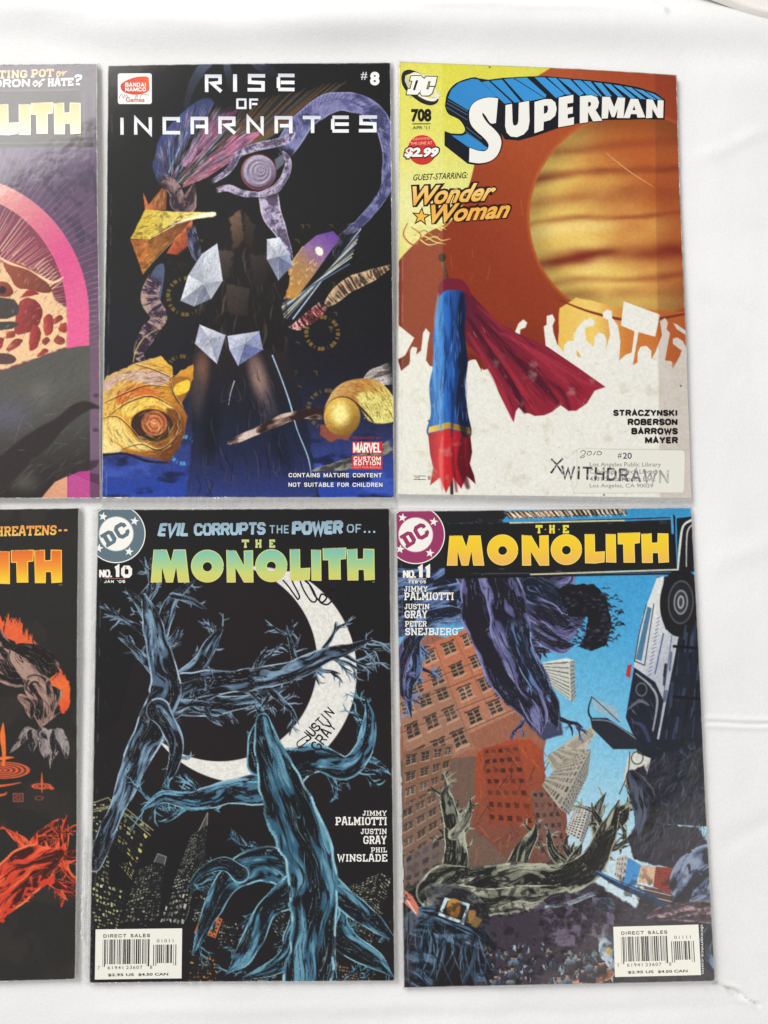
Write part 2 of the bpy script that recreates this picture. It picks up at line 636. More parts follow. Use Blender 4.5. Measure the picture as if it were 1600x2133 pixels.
SLAB = {  # block letters with slab feet: strokes on a unit square, (x, y) with y down
    'A': [[(.08, 1), (.42, 0), (.58, 0), (.92, 1)], [(.25, .66), (.75, .66)], [(0, .93), (.28, .93)], [(.72, .93), (1, .93)], [(.2, .07), (.55, .07)]],
    'B': [[(.22, 0), (.22, 1)], [(0, .08), (.7, .08), (.86, .2), (.86, .36), (.7, .48), (.22, .48)], [(.7, .48), (.9, .62), (.9, .8), (.72, .92), (0, .92)]],
    'D': [[(.22, 0), (.22, 1)], [(0, .08), (.66, .08), (.87, .28), (.87, .72), (.66, .92), (0, .92)]],
    'E': [[(.22, 0), (.22, 1)], [(0, .08), (.9, .08), (.9, .3)], [(.22, .5), (.7, .5)], [(0, .92), (.92, .92), (.92, .7)]],
    'G': [[(.88, .34), (.88, .22), (.7, .09), (.3, .09), (.12, .28), (.12, .72), (.3, .91), (.7, .91), (.88, .78), (.88, .56)], [(.55, .56), (1, .56)]],
    'H': [[(.2, 0), (.2, 1)], [(.8, 0), (.8, 1)], [(.2, .5), (.8, .5)], [(0, .07), (.4, .07)], [(.6, .07), (1, .07)], [(0, .93), (.4, .93)], [(.6, .93), (1, .93)]],
    'I': [[(.5, 0), (.5, 1)], [(.08, .08), (.92, .08)], [(.08, .92), (.92, .92)]],
    'J': [[(.66, 0), (.66, .75), (.52, .91), (.22, .91), (.1, .78), (.1, .62)], [(.35, .08), (1, .08)]],
    'L': [[(.25, 0), (.25, 1)], [(0, .08), (.55, .08)], [(0, .92), (.9, .92), (.9, .64)]],
    'M': [[(.17, 1), (.17, 0)], [(.17, .05), (.5, .68), (.83, .05)], [(.83, 0), (.83, 1)], [(0, .07), (.25, .07)], [(.75, .07), (1, .07)], [(0, .93), (.34, .93)], [(.66, .93), (1, .93)]],
    'N': [[(.17, 1), (.17, 0)], [(.17, .05), (.83, .95)], [(.83, 0), (.83, 1)], [(0, .07), (.25, .07)], [(.66, .07), (1, .07)], [(0, .93), (.34, .93)]],
    'O': [[(.3, .09), (.7, .09), (.88, .28), (.88, .72), (.7, .91), (.3, .91), (.12, .72), (.12, .28), (.3, .09), (.5, .09)]],
    'P': [[(.24, 0), (.24, 1)], [(0, .08), (.7, .08), (.88, .2), (.88, .45), (.7, .58), (.24, .58)], [(0, .93), (.5, .93)]],
    'R': [[(.22, 0), (.22, 1)], [(0, .08), (.7, .08), (.86, .2), (.86, .4), (.7, .52), (.22, .52)], [(.58, .52), (.84, .95)], [(0, .93), (.42, .93)], [(.72, .93), (1, .93)]],
    'S': [[(.85, .32), (.85, .2), (.7, .09), (.28, .09), (.13, .22), (.13, .36), (.28, .48), (.72, .52), (.87, .66), (.87, .78), (.7, .91), (.28, .91), (.13, .8), (.13, .68)]],
    'T': [[(.5, 0), (.5, 1)], [(.06, .32), (.06, .08), (.94, .08), (.94, .32)], [(.26, .93), (.74, .93)]],
    'U': [[(.17, 0), (.17, .74), (.34, .91), (.66, .91), (.83, .74), (.83, 0)], [(0, .07), (.38, .07)], [(.62, .07), (1, .07)]],
    'W': [[(.1, 0), (.3, .96), (.5, .25), (.7, .96), (.9, 0)], [(0, .07), (.26, .07)], [(.74, .07), (1, .07)]],
    'Y': [[(.12, 0), (.5, .54), (.88, 0)], [(.5, .5), (.5, 1)], [(0, .07), (.32, .07)], [(.68, .07), (1, .07)], [(.3, .93), (.7, .93)]],
}
SLABW = {'I': .5, 'J': .72, 'M': 1.25, 'W': 1.3, 'L': .85, 'E': .88, 'S': .9, 'N': 1.05}
# plain heavy capitals
SANS = {
    'A': [[(.08, 1), (.5, .02), (.92, 1)], [(.25, .68), (.75, .68)]], 'B': [[(.1, .08), (.72, .08), (.86, .2), (.86, .36), (.72, .48), (.1, .48)], [(.72, .48), (.9, .6), (.9, .8), (.76, .92), (.1, .92)], [(.12, 0), (.12, 1)]],
    'C': [[(.9, .34), (.9, .26), (.72, .09), (.28, .09), (.1, .28), (.1, .72), (.28, .91), (.72, .91), (.9, .74), (.9, .66)]],
    'D': [[(.12, .08), (.64, .08), (.88, .3), (.88, .7), (.64, .92), (.12, .92), (.12, .02)]], 'E': [[(.12, 0), (.12, 1)], [(.1, .08), (.95, .08)], [(.1, .5), (.85, .5)], [(.1, .92), (.97, .92)]],
    'F': [[(.12, 0), (.12, 1)], [(.1, .08), (.95, .08)], [(.1, .52), (.82, .52)]], 'G': [[(.9, .3), (.72, .09), (.28, .09), (.1, .28), (.1, .72), (.28, .91), (.72, .91), (.9, .78), (.9, .56), (.55, .56)]],
    'H': [[(.12, 0), (.12, 1)], [(.88, 0), (.88, 1)], [(.1, .5), (.9, .5)]], 'I': [[(.5, 0), (.5, 1)]], 'J': [[(.85, 0), (.85, .72), (.68, .91), (.3, .91), (.12, .74), (.12, .62)]],
    'K': [[(.12, 0), (.12, 1)], [(.9, 0), (.2, .58)], [(.36, .4), (.94, 1)]], 'L': [[(.14, 0), (.14, 1)], [(.12, .92), (.95, .92)]],
    'M': [[(.1, 1), (.1, 0)], [(.1, .04), (.5, .8), (.9, .04)], [(.9, 0), (.9, 1)]], 'N': [[(.12, 1), (.12, 0)], [(.12, .06), (.88, .94)], [(.88, 0), (.88, 1)]],
    'O': [[(.28, .09), (.72, .09), (.9, .28), (.9, .72), (.72, .91), (.28, .91), (.1, .72), (.1, .28), (.28, .09), (.5, .09)]], 'P': [[(.12, 0), (.12, 1)], [(.1, .08), (.72, .08), (.88, .22), (.88, .42), (.72, .56), (.1, .56)]],
    'Q': [[(.28, .09), (.72, .09), (.9, .28), (.9, .72), (.72, .91), (.28, .91), (.1, .72), (.1, .28), (.28, .09), (.5, .09)], [(.6, .66), (.95, 1)]],
    'R': [[(.12, 0), (.12, 1)], [(.1, .08), (.72, .08), (.88, .2), (.88, .38), (.72, .52), (.1, .52)], [(.56, .52), (.92, 1)]],
    'S': [[(.88, .3), (.88, .24), (.7, .09), (.28, .09), (.11, .22), (.11, .36), (.28, .48), (.72, .52), (.89, .65), (.89, .78), (.7, .91), (.28, .91), (.11, .76), (.11, .7)]],
    'T': [[(.5, 0), (.5, 1)], [(.02, .08), (.98, .08)]], 'U': [[(.12, 0), (.12, .72), (.3, .91), (.7, .91), (.88, .72), (.88, 0)]], 'V': [[(.06, 0), (.5, .98), (.94, 0)]],
    'W': [[(.06, 0), (.28, .96), (.5, .2), (.72, .96), (.94, 0)]], 'X': [[(.06, 0), (.94, 1)], [(.94, 0), (.06, 1)]], 'Y': [[(.06, 0), (.5, .54), (.94, 0)], [(.5, .5), (.5, 1)]],
    'Z': [[(.06, .08), (.88, .08), (.1, .92), (.96, .92)]], "'": [[(.5, 0), (.5, .3)]], '.': [[(.5, .8), (.5, 1)]], '-': [[(.1, .55), (.9, .55)]],
    '0': [[(.3, .09), (.7, .09), (.9, .28), (.9, .72), (.7, .91), (.3, .91), (.1, .72), (.1, .28), (.3, .09), (.5, .09)]], '1': [[(.15, .2), (.55, .06), (.55, 1)]],
    '5': [[(.88, .08), (.16, .08), (.14, .46), (.6, .4), (.86, .54), (.86, .76), (.66, .91), (.3, .91), (.1, .78)]],
}
SANSW = {'I': .34, 'M': 1.22, 'W': 1.35, 'L': .82, 'E': .86, 'F': .84, 'S': .9, "'": .25, '.': .25, '1': .6, 'J': .8}
# squared display letters cut from thick bars
TECH = {
    'R': [[(.12, 1), (.12, .1), (.88, .1), (.88, .46), (.42, .5), (.95, .97)]], 'I': [[(.5, 0), (.5, 1)]],
    'S': [[(1, .1), (.12, .1), (.12, .47), (.88, .5), (.88, .9), (0, .9)]],
    'E': [[(1, .1), (.1, .1)], [(.12, .2), (.12, .82)], [(.24, .5), (1, .5)], [(1, .9), (.1, .9)]],
    'O': [[(.1, .1), (.9, .1), (.9, .9), (.1, .9), (.1, .02)]], 'F': [[(1, .1), (.12, .1), (.12, 1)], [(.3, .52), (.9, .52)]],
    'N': [[(.1, 1), (.1, .06), (.88, .94), (.88, 0)]], 'C': [[(1, .1), (.12, .1), (.12, .9), (1, .9)], [(.9, .1), (.9, .3)]],
    'A': [[(.1, 1), (.1, .1), (.9, .1), (.9, 1)], [(.3, .56), (.9, .56)]], 'T': [[(0, .1), (1, .1)], [(.55, .1), (.55, 1)]],
}
# heavy gothic block letters, outlines on a unit square
BLOCK = {
    'M': [[(.07, 0), (.40, 0), (.52, .40), (.60, 0), (.90, 0), (1, 1), (.72, 1), (.66, .50), (.57, 1), (.40, 1), (.28, .50), (.27, 1), (0, 1)]],
    'N': [[(0, 0), (.34, .02), (.66, .50), (.66, .02), (.98, .01), (1, 1), (.66, 1), (.32, .52), (.33, 1), (.02, 1)]],
    'L': [[(.0, 0), (.48, 0), (.50, .62), (1, .60), (.98, .96), (.52, 1), (.02, .99)]],
    'I': [[(.02, 0), (.96, .01), (1, 1), (.05, .99)]],
    'T': [[(0, .02), (1, 0), (.98, .34), (.74, .36), (.76, 1), (.27, 1), (.25, .38), (.01, .38)]],
    'H': [[(0, .02), (.36, 0), (.37, .33), (.60, .32), (.61, .0), (.98, .01), (1, .98), (.64, 1), (.62, .66), (.40, .66), (.40, 1), (.03, 1)]],
}


class Part:
    def __init__(s, comic, name, mat=None):
        s.comic, s.name, s.mat = comic, name, mat or comic.ink
        s.v, s.c, s.t, s.n, s.k = [], [], [], 0, 0

    maxe = 14

    def tris(s, v, t, col, lift=0.0):
        """flat triangles in layout units, split finely enough to follow the cover"""
        v, t = np.asarray(v, float), np.asarray(t, int)
        for _ in range(40):
            p = v[t]
            e = np.linalg.norm(np.roll(p, -1, 1) - p, axis=2)
            k = e.argmax(1)
            big = e.max(1) > s.maxe
            if not big.any():
                break
            tb, kb = t[big], k[big]
            r = np.arange(len(tb))
            a, b_, c = tb[r, kb], tb[r, (kb + 1) % 3], tb[r, (kb + 2) % 3]
            mid = (v[a] + v[b_]) / 2
            mi = len(v) + r
            v = np.concatenate([v, mid])
            t = np.concatenate([t[~big], np.stack([a, mi, c], 1), np.stack([mi, b_, c], 1)])
        p = v[t]
        ar = (p[:, 1, 0] - p[:, 0, 0]) * (p[:, 2, 1] - p[:, 0, 1]) - (p[:, 1, 1] - p[:, 0, 1]) * (p[:, 2, 0] - p[:, 0, 0])
        t = t[np.abs(ar) > 1e-6]
        ar = ar[np.abs(ar) > 1e-6]
        t = np.where((ar > 0)[:, None], t[:, ::-1], t)
        cc = col(v[:, 0], v[:, 1]) if callable(col) else np.broadcast_to(np.asarray(col, float), (len(v), 3))
        s.k += 1
        w = s.comic.place(v[:, 0], v[:, 1], 0.00006 + lift * 0.00004 + s.k * 1.2e-6)
        s.v.append(w)
        s.c.append(lin(cc))
        s.t.append(t + s.n)
        s.n += len(v)

    def poly(s, pts, col, holes=(), smooth=False, lift=0.0, clip=False):
        p = spline(pts, True) if smooth else np.asarray(pts, float)
        if clip:
            p = clip_poly(p, s.comic.quad)
            if p is None:
                return
        loops = [p] + [np.asarray(h, float) for h in holes]
        t = tessellate_polygon([[Vector((a[0], a[1], 0)) for a in L] for L in loops])
        s.tris(np.concatenate(loops), np.array(t), col, lift)

    def ell(s, cx, cy, rx, ry, col, rot=0, lift=0.0, clip=False, n=56, hole=None):
        th = np.linspace(0, 2 * math.pi, n, endpoint=False)
        e = np.stack([np.cos(th), np.sin(th)], 1)
        R = np.array([[math.cos(rot), math.sin(rot)], [-math.sin(rot), math.cos(rot)]])
        hs = () if hole is None else ((e * hole * [rx, ry]) @ R + [cx, cy],)
        s.poly((e * [rx, ry]) @ R + [cx, cy], col, holes=hs, lift=lift, clip=clip)

    def star(s, cx, cy, r, col, rot=0, lift=0.0, clip=False, inner=.42):
        a = np.arange(10) * math.pi / 5 - math.pi / 2 + rot
        rr = np.where(np.arange(10) % 2 == 0, r, r * inner)
        s.poly(np.stack([cx + rr * np.cos(a), cy + rr * np.sin(a)], 1), col, lift=lift, clip=clip)

    def line(s, pts, w, col, smooth=False, lift=0.0, closed=False):
        p = spline(pts, closed) if smooth else np.asarray(pts, float)
        n = len(p)
        wd = np.interp(np.linspace(0, 1, n), np.linspace(0, 1, np.size(w)), np.atleast_1d(w).astype(float)) / 2 if np.size(w) > 1 else np.full(n, w / 2.0)
        d = np.diff(p, axis=0)
        d /= np.maximum(np.linalg.norm(d, axis=1, keepdims=True), 1e-9)
        nr = np.stack([-d[:, 1], d[:, 0]], 1)
        off = np.zeros_like(p)
        off[0], off[-1] = nr[0], nr[-1]
        for i in range(1, n - 1):
            b_ = nr[i - 1] + nr[i]
            L = np.linalg.norm(b_)
            b_ = b_ / L if L > 1e-6 else nr[i]
            off[i] = b_ / max(b_ @ nr[i], 0.45)
        a, c = p + off * wd[:, None], p - off * wd[:, None]
        v = np.concatenate([a, c])
        i = np.arange(n - 1)
        t = np.concatenate([np.stack([i, i + 1, n + i], 1), np.stack([i + 1, n + i + 1, n + i], 1)])
        s.tris(v, t, col, lift)

    def box(s, x0, y0, x1, y1, col, lift=0.0):
        s.poly([(x0, y0), (x1, y0), (x1, y1), (x0, y1)], col, lift=lift)

    @staticmethod
    def _quad(q):
        return np.array([(q[0], q[1]), (q[2], q[1]), (q[2], q[3]), (q[0], q[3])], float) if np.ndim(q) == 1 else np.asarray(q, float)

    def text(s, body, q, col, bold=0.0, lift=0.0, spacing=1.0, shear=0.0, grow=0.0):
        v, t = text_mesh(body, bold, spacing, shear)
        q = s._quad(q)
        if grow:
            ctr = q.mean(0)
            q = q + np.sign(q - ctr) * grow
        x, y = v[:, :1], v[:, 1:]
        p = (q[0] * (1 - x) + q[1] * x) * (1 - y) + (q[3] * (1 - x) + q[2] * x) * y
        s.tris(p, t, col, lift)

    def strokes(s, body, q, col, table, widths, sw, gap, lift=0.0):
        q = s._quad(q)
        ws = [widths.get(ch, 1.0) if ch != ' ' else .6 for ch in body]
        tot = sum(ws) + gap * (len(body) - 1)
        x0 = 0.0
        H = homog([(0, 0), (1, 0), (1, 1), (0, 1)], q)
        hgt = np.linalg.norm(q[3] - q[0])
        for ch, w in zip(body, ws):
            for st in table.get(ch, []):
                a = np.array(st, float)
                x, y = hmap(H, (x0 + a[:, 0] * w) / tot, a[:, 1])
                s.line(np.stack([x, y], 1), sw * hgt, col, lift=lift)
            x0 += w + gap

    def slab(s, body, q, col, sw=.17, gap=.16, lift=0.0):
        s.strokes(body, q, col, SLAB, SLABW, sw, gap, lift)

    def sans(s, body, q, col, sw=.2, gap=.2, lift=0.0):
        s.strokes(body, q, col, SANS, SANSW, sw, gap, lift)

    def block(s, ch, q, col, lift=0.0, edge=None, ew=2.2):
        q = s._quad(q)
        H = homog([(0, 0), (1, 0), (1, 1), (0, 1)], q)
        if ch == 'O':
            th = np.linspace(0, 2 * math.pi, 56, endpoint=False)
            o = np.stack([.5 + .5 * np.cos(th), .5 + .5 * np.sin(th)], 1)
            h = np.stack([.5 + .155 * np.cos(th), .52 + .155 * np.sin(th)], 1)
            loops = [o, h]
        else:
            loops = [np.array(BLOCK[ch][0])]
        loops = [np.stack(hmap(H, a[:, 0], a[:, 1]), 1) for a in loops]
        s.poly(loops[0], col, holes=loops[1:], lift=lift)
        if edge is not None:
            for a in loops:
                s.line(np.concatenate([a, a[:2]]), ew, edge, lift=lift + .3)

    def done(s):
        if not s.v:
            return None
        v, c, t = np.concatenate(s.v), np.concatenate(s.c), np.concatenate(s.t)
        return mesh_obj(s.name, v - s.comic.base, t, s.mat, s.comic.root, c)


class Comic:
    def __init__(s, label, quad, ink, amp=0.0004, ph=0.0, lift_corner=0.0, left_roll=0.0):
        s.quad = np.asarray(quad, float)
        s.ink, s.amp, s.ph, s.corner, s.roll = ink, amp * 1.6, ph, lift_corner, left_roll
        s.cv = Canvas(quad)
        ctr = unproject(*s.quad.mean(0), ZC)
        s.base = np.array([ctr[0], ctr[1], 0.0])
        s.root = bpy.data.objects.new('comic_book', None)
        s.root.empty_display_size = 0.02
        s.root.location = s.base
        COL.objects.link(s.root)
        s.root['label'], s.root['category'], s.root['group'] = label, 'comic book', 'comic books laid out in rows on the white sheet'

    def zoff(s, X, Y):
        u, v = hmap(s.cv.Hi, X, Y)
        z = s.amp * (np.sin(u * 4.1 + s.ph) * np.cos(v * 5.3 + s.ph * 1.7) + 0.6 * np.sin(v * 9.1 + u * 2.2 + s.ph * 3))
        z = z + s.corner * sst(0.7, 1.35, u) * sst(0.65, 1.2, v)
        return z - s.roll * sst(0.022, -0.004, u)

    def place(s, X, Y, lift=0.0):
        P = unproject(X, Y, ZC)
        P[..., 2] += s.zoff(X, Y) + lift
        return P

    def part(s, name, mat=None):
        return Part(s, name, mat)

    def build(s, rim, rim_noise=0.00045, sleeve=True):
        cv = s.cv
        cv.wear(1.0, int(s.ph * 10))
        P = s.place(cv.X, cv.Y) - s.base
        nv, nu = cv.X.shape
        idx = np.arange(nv * nu).reshape(nv, nu)
        faces = np.stack([idx[:-1, :-1], idx[1:, :-1], idx[1:, 1:], idx[:-1, 1:]], -1).reshape(-1, 4)
        cols = lin(cv.finish()).reshape(-1, 3)
        V = P.reshape(-1, 3)
        bd = np.concatenate([idx[0, :], idx[1:, -1], idx[-1, -2::-1], idx[-2:0:-1, 0]])
        n0 = len(V)
        Vb = V[bd].copy()
        Vb[:, 2] -= 0.00022
        V = np.concatenate([V, Vb])
        cols = np.concatenate([cols, np.clip(cols[bd] * .5 + .25, 0, 1)])
        k = np.arange(len(bd))
        k1 = (k + 1) % len(bd)
        sk = np.stack([bd[k], bd[k1], n0 + k1, n0 + k], 1)
        mesh_obj('front_cover', V, np.concatenate([faces, sk]), s.ink, s.root, cols)
        # the block of inner pages and back cover below it
        u, v = np.meshgrid(np.linspace(0.0025, 0.9975, 34), np.linspace(0.0018, 0.9982, 48))
        X, Y = hmap(cv.H, u, v)
        Q = s.place(X, Y, -0.00026) - s.base
        ib = np.arange(Q.shape[0] * Q.shape[1]).reshape(Q.shape[:2])
        f = np.stack([ib[:-1, :-1], ib[1:, :-1], ib[1:, 1:], ib[:-1, 1:]], -1).reshape(-1, 4)
        bd = np.concatenate([ib[0, :], ib[1:, -1], ib[-1, -2::-1], ib[-2:0:-1, 0]])
        W = Q.reshape(-1, 3)
        low = W[bd].copy()
        low[:, 2] = 0.0005
        k = np.arange(len(bd))
        k1 = (k + 1) % len(bd)
        n0 = len(W)
        W = np.concatenate([W, low])
        f = [tuple(a) for a in f] + [(bd[a], bd[c], n0 + c, n0 + a) for a, c in zip(k, k1)] + [tuple(n0 + k)]
        mesh_obj('page_block', W, [tuple(int(i) for i in a) for a in f], PAGE, s.root)
        if not sleeve:
            return
        # clear sleeve: the band of film that stands out round the comic
        l_, t_, r_, b_ = rim
        q = s.quad
        A, B = [], []
        per = 360
        for side, (a, c, oa, oc) in enumerate([(q[0], q[1], (-l_, -t_), (r_, -t_)), (q[1], q[2], (r_, -t_), (r_, b_)),
                                               (q[2], q[3], (r_, b_), (-l_, b_)), (q[3], q[0], (-l_, b_), (-l_, -t_))]):
            ins = [(1, 1), (-1, 1), (-1, -1), (1, -1)]
            for i in range(per):
                t = i / per
                inner = (a + np.array(ins[side]) * 1.6) * (1 - t) + (c + np.array(ins[(side + 1) % 4]) * 1.6) * t
                A.append(inner)
                B.append((a + oa) * (1 - t) + (c + oc) * t)
        A, B = np.array(A), np.array(B)
        N, rows = len(A), 9
        VV = []
        for j in range(rows):
            t = j / (rows - 1)
            X, Y = A[:, 0] * (1 - t) + B[:, 0] * t, A[:, 1] * (1 - t) + B[:, 1] * t
            p = s.place(X, Y, 0.00016)
            top = p[:, 2].copy()
            fall = sst(0.12, 1.0, np.full(N, t))
            p[:, 2] = top * (1 - fall) + 0.0007 * fall
            wr = (fbm(X / 34, Y / 34, 3, 5) - .5) * 2 + .8 * (fbm(X / 7, Y / 60, 2, 9) - .5)
            p[:, 2] += np.abs(wr) * rim_noise * math.sin(math.pi * min(1, t * 1.1)) * 2.2
            VV.append(p - s.base)
        VV = np.concatenate(VV)
        i = np.arange(N)
        i1 = (i + 1) % N
        ff = np.concatenate([np.stack([j * N + i, j * N + i1, (j + 1) * N + i1, (j + 1) * N + i], 1)[:, ::-1] for j in range(rows - 1)])
        mesh_obj('plastic_sleeve', VV, ff, FILM, s.root, smooth=True)


def crinkle(c, pts, seed):
    """puckered ridge of film along the welded edge of a sleeve"""
    q = spline(pts, n=90)
    yy = np.arange(len(q))
    wob = (fbm(yy / 9.0, yy * 0, 3, seed) - .5) * 5
    rad = 0.00042 * (0.35 + 1.1 * fbm(yy / 14.0, yy * 0 + 3, 2, seed + 2))
    P = unproject(q[:, 0] + wob, q[:, 1], ZC - 0.0004)
    P[:, 2] += (fbm(yy / 7.0, yy * 0 + 7, 3, seed + 5) - .5) * .0011
    P = P - c.base
    d = np.gradient(P, axis=0)
    d /= np.linalg.norm(d, axis=1, keepdims=True)
    sx = np.cross(d, [0, 0, 1.0])
    sx /= np.linalg.norm(sx, axis=1, keepdims=True)
    up = np.cross(sx, d)
    V = np.concatenate([P + rad[:, None] * (math.cos(a) * sx * 1.6 + math.sin(a) * up) for a in np.linspace(0, 2 * math.pi, 9)[:-1]])
    n, k = len(P), np.arange(len(P) - 1)
    F_ = np.concatenate([np.stack([j * n + k, j * n + k + 1, ((j + 1) % 8) * n + k + 1, ((j + 1) % 8) * n + k], 1) for j in range(8)])
    mesh_obj('sleeve_seam', V, F_, SEAM, c.root, smooth=True)


SEAM, n, l, b = mat_new('clear_seam')
b.inputs['Base Color'].default_value = (0.8, 0.8, 0.79, 1)
b.inputs['Roughness'].default_value = 0.2
b.inputs['Alpha'].default_value = 0.55
b.inputs['Specular IOR Level'].default_value = 1.0
b.inputs['Coat Weight'].default_value = 1.0
b.inputs['Coat Roughness'].default_value = 0.08

# ------------------------------------------------------------------ the white sheet
def axis(lo, hi, core_lo, core_hi, step):
    core = np.arange(core_lo, core_hi, step)
    a = core_lo - np.geomspace(step, core_lo - lo, 26)[::-1]
    c = core_hi + np.geomspace(step, hi - core_hi, 26)
    return np.concatenate([a, core, c])


gx, gy = np.meshgrid(axis(-1.3, 1.3, -0.26, 0.26, 0.00105), axis(-1.3, 1.3, -0.32, 0.34, 0.00105))
px, py = project(np.stack([gx, gy, np.zeros_like(gx)], -1))
h = np.zeros_like(gx)
wob = (fbm(gx * 9, gy * 9, 3, 3) - .5) * 2
crest = 52 - 34 * sst(260, 20, px) + 7 * np.sin(px / 210)
side = np.exp(-((px - 800) / 900) ** 4)
h += 0.0075 * np.exp(-(np.abs(py - crest) / 44) ** 2.2) * side * (0.75 + .4 * noise(px / 260, py * 0 + 2, 4))
h += 0.0018 * np.exp(-((py + 70) / 60) ** 2) * side
h += 0.0012 * np.exp(-((py - (150 + (px - 1430) * .1)) / 40) ** 2) * sst(1415, 1520, px)
far = np.clip(np.maximum(np.abs(gx) - 0.22, np.abs(gy) - .3) / 0.3, 0, 1)
h += 0.010 * wob * far
h += 0.0007 * (fbm(px / 170, py / 240, 3, 8) - .5) * 2 * np.maximum(sst(1440, 1520, px), sst(2060, 2110, py))
crease = np.abs(py - (1505 + (px - 1475) * 0.012 + 2 * np.sin(px / 40)))
h += (-0.0007 * np.exp(-(crease / 4.6) ** 2) + 0.0008 * np.exp(-((crease - 7) / 6) ** 2)) * sst(1440, 1480, px)
t = ((px - 1490) * 85 + (py - 2046) * 46) / (85 ** 2 + 46 ** 2)
dcr = np.abs((px - 1490) * 46 - (py - 2046) * 85) / math.hypot(85, 46) + 3 * np.sin(t * 9)
h += (-0.0022 * np.exp(-(dcr / 4.0) ** 2) + 0.0006 * np.exp(-((dcr - 8) / 6) ** 2)) * sst(-.1, .05, t) * sst(1.15, .9, t)
for x0, y0, x1, y1, wd_, am in [(1452, 330, 1600, 268, 16, .0006), (1470, 620, 1640, 690, 22, -.0007), (1480, 1180, 1640, 1120, 26, .0007), (1500, 1760, 1640, 1700, 20, -.0006), (200, 2110, 900, 2092, 18, .0006), (700, 2128, 1500, 2100, 16, -.0005), (40, 20, 420, 60, 16, .0009), (600, 8, 1300, 26, 10, .0012), (1340, 4, 1385, 34, 7, .0016)]:
    L_ = math.hypot(x1 - x0, y1 - y0)
    tt = ((px - x0) * (x1 - x0) + (py - y0) * (y1 - y0)) / L_ ** 2
    dd = ((px - x0) * (y1 - y0) - (py - y0) * (x1 - x0)) / L_ + 10 * (fbm(px / 70, py / 70, 2, 31) - .5)
    h += am * np.exp(-(dd / wd_) ** 2) * sst(-.15, .2, tt) * sst(1.15, .8, tt)
nyy, nxx = gx.shape
ii = np.arange(nyy * nxx).reshape(nyy, nxx)
fs_ = np.stack([ii[:-1, :-1], ii[:-1, 1:], ii[1:, 1:], ii[1:, :-1]], -1).reshape(-1, 4)
sheet = mesh_obj('white_sheet', np.stack([gx, gy, h - 0.0002], -1).reshape(-1, 3), fs_, SHEET, smooth=True)
sheet['kind'] = 'structure'

# cream cloth whose hem shows in the far corner
hem = spline([(1380, -60), (1425, -18), (1470, 2), (1520, 21), (1560, 36), (1600, 45), (1680, 52), (1900, 40)], n=12)
rows = []
for j, (dz, off) in enumerate([(0.0004, 0), (0.0016, -0.5), (0.0034, -3), (0.0042, -7), (0.0040, -12), (0.0036, -16), (0.0040, -22), (0.0044, -60), (0.005, -160), (0.006, -420)]):
    rows.append(unproject(hem[:, 0] - off * -0.25, hem[:, 1] + off, 0.0) + np.array([0, 0, dz + 0.0016]))
rows = np.array(rows)
nr, nc = rows.shape[:2]
ii = np.arange(nr * nc).reshape(nr, nc)
fc = np.stack([ii[:-1, :-1], ii[:-1, 1:], ii[1:, 1:], ii[1:, :-1]], -1).reshape(-1, 4)
cb = rows.reshape(-1, 3).mean(0) * [1, 1, 0]
cloth = mesh_obj('folded_cloth', rows.reshape(-1, 3) - cb, fc, CREAM, smooth=True)
cloth.location = cb
cloth['label'], cloth['category'] = 'cream cloth with a rolled hem showing at the far corner of the white sheet', 'cloth'

# ------------------------------------------------------------------ shared cover furniture
WHITE = (238, 236, 228)
INK = (24, 22, 20)


def bullet(c, cx, cy, main, stars):
    p = c.part('publisher_emblem')
    p.ell(cx, cy, 61, 61, WHITE, clip=True)
    p.ell(cx, cy, 59, 59, main, clip=True)
    p.ell(cx, cy, 36.5, 36.5, mixc(main, WHITE, np.array(.55)))
    p.ell(cx, cy, 35, 35, WHITE)
    for sx, sy in stars:
        p.star(sx, sy, 9.5, WHITE, rot=.15, clip=True)
    a = math.radians(-31)
    R = np.array([[math.cos(a), math.sin(a)], [-math.sin(a), math.cos(a)]])

    def L(pts):
        return np.asarray(pts, float) @ R + [cx, cy]
    p.poly(L([(-31, -15), (-11, -15), (-4, -9), (-4, 9), (-11, 15), (-31, 15), (-31, 8), (-28, 8), (-28, -8), (-31, -8)]), main,
           holes=[L([(-19, -7.5), (-13.5, -7.5), (-13.5, 7.5), (-19, 7.5)])])
    p.line(L([(23, -3), (23, -8), (18.5, -12), (8, -12), (3.5, -7.5), (3.5, 7.5), (8, 12), (18.5, 12), (23, 8), (23, 4)]), 8.2, main)
    p.done()


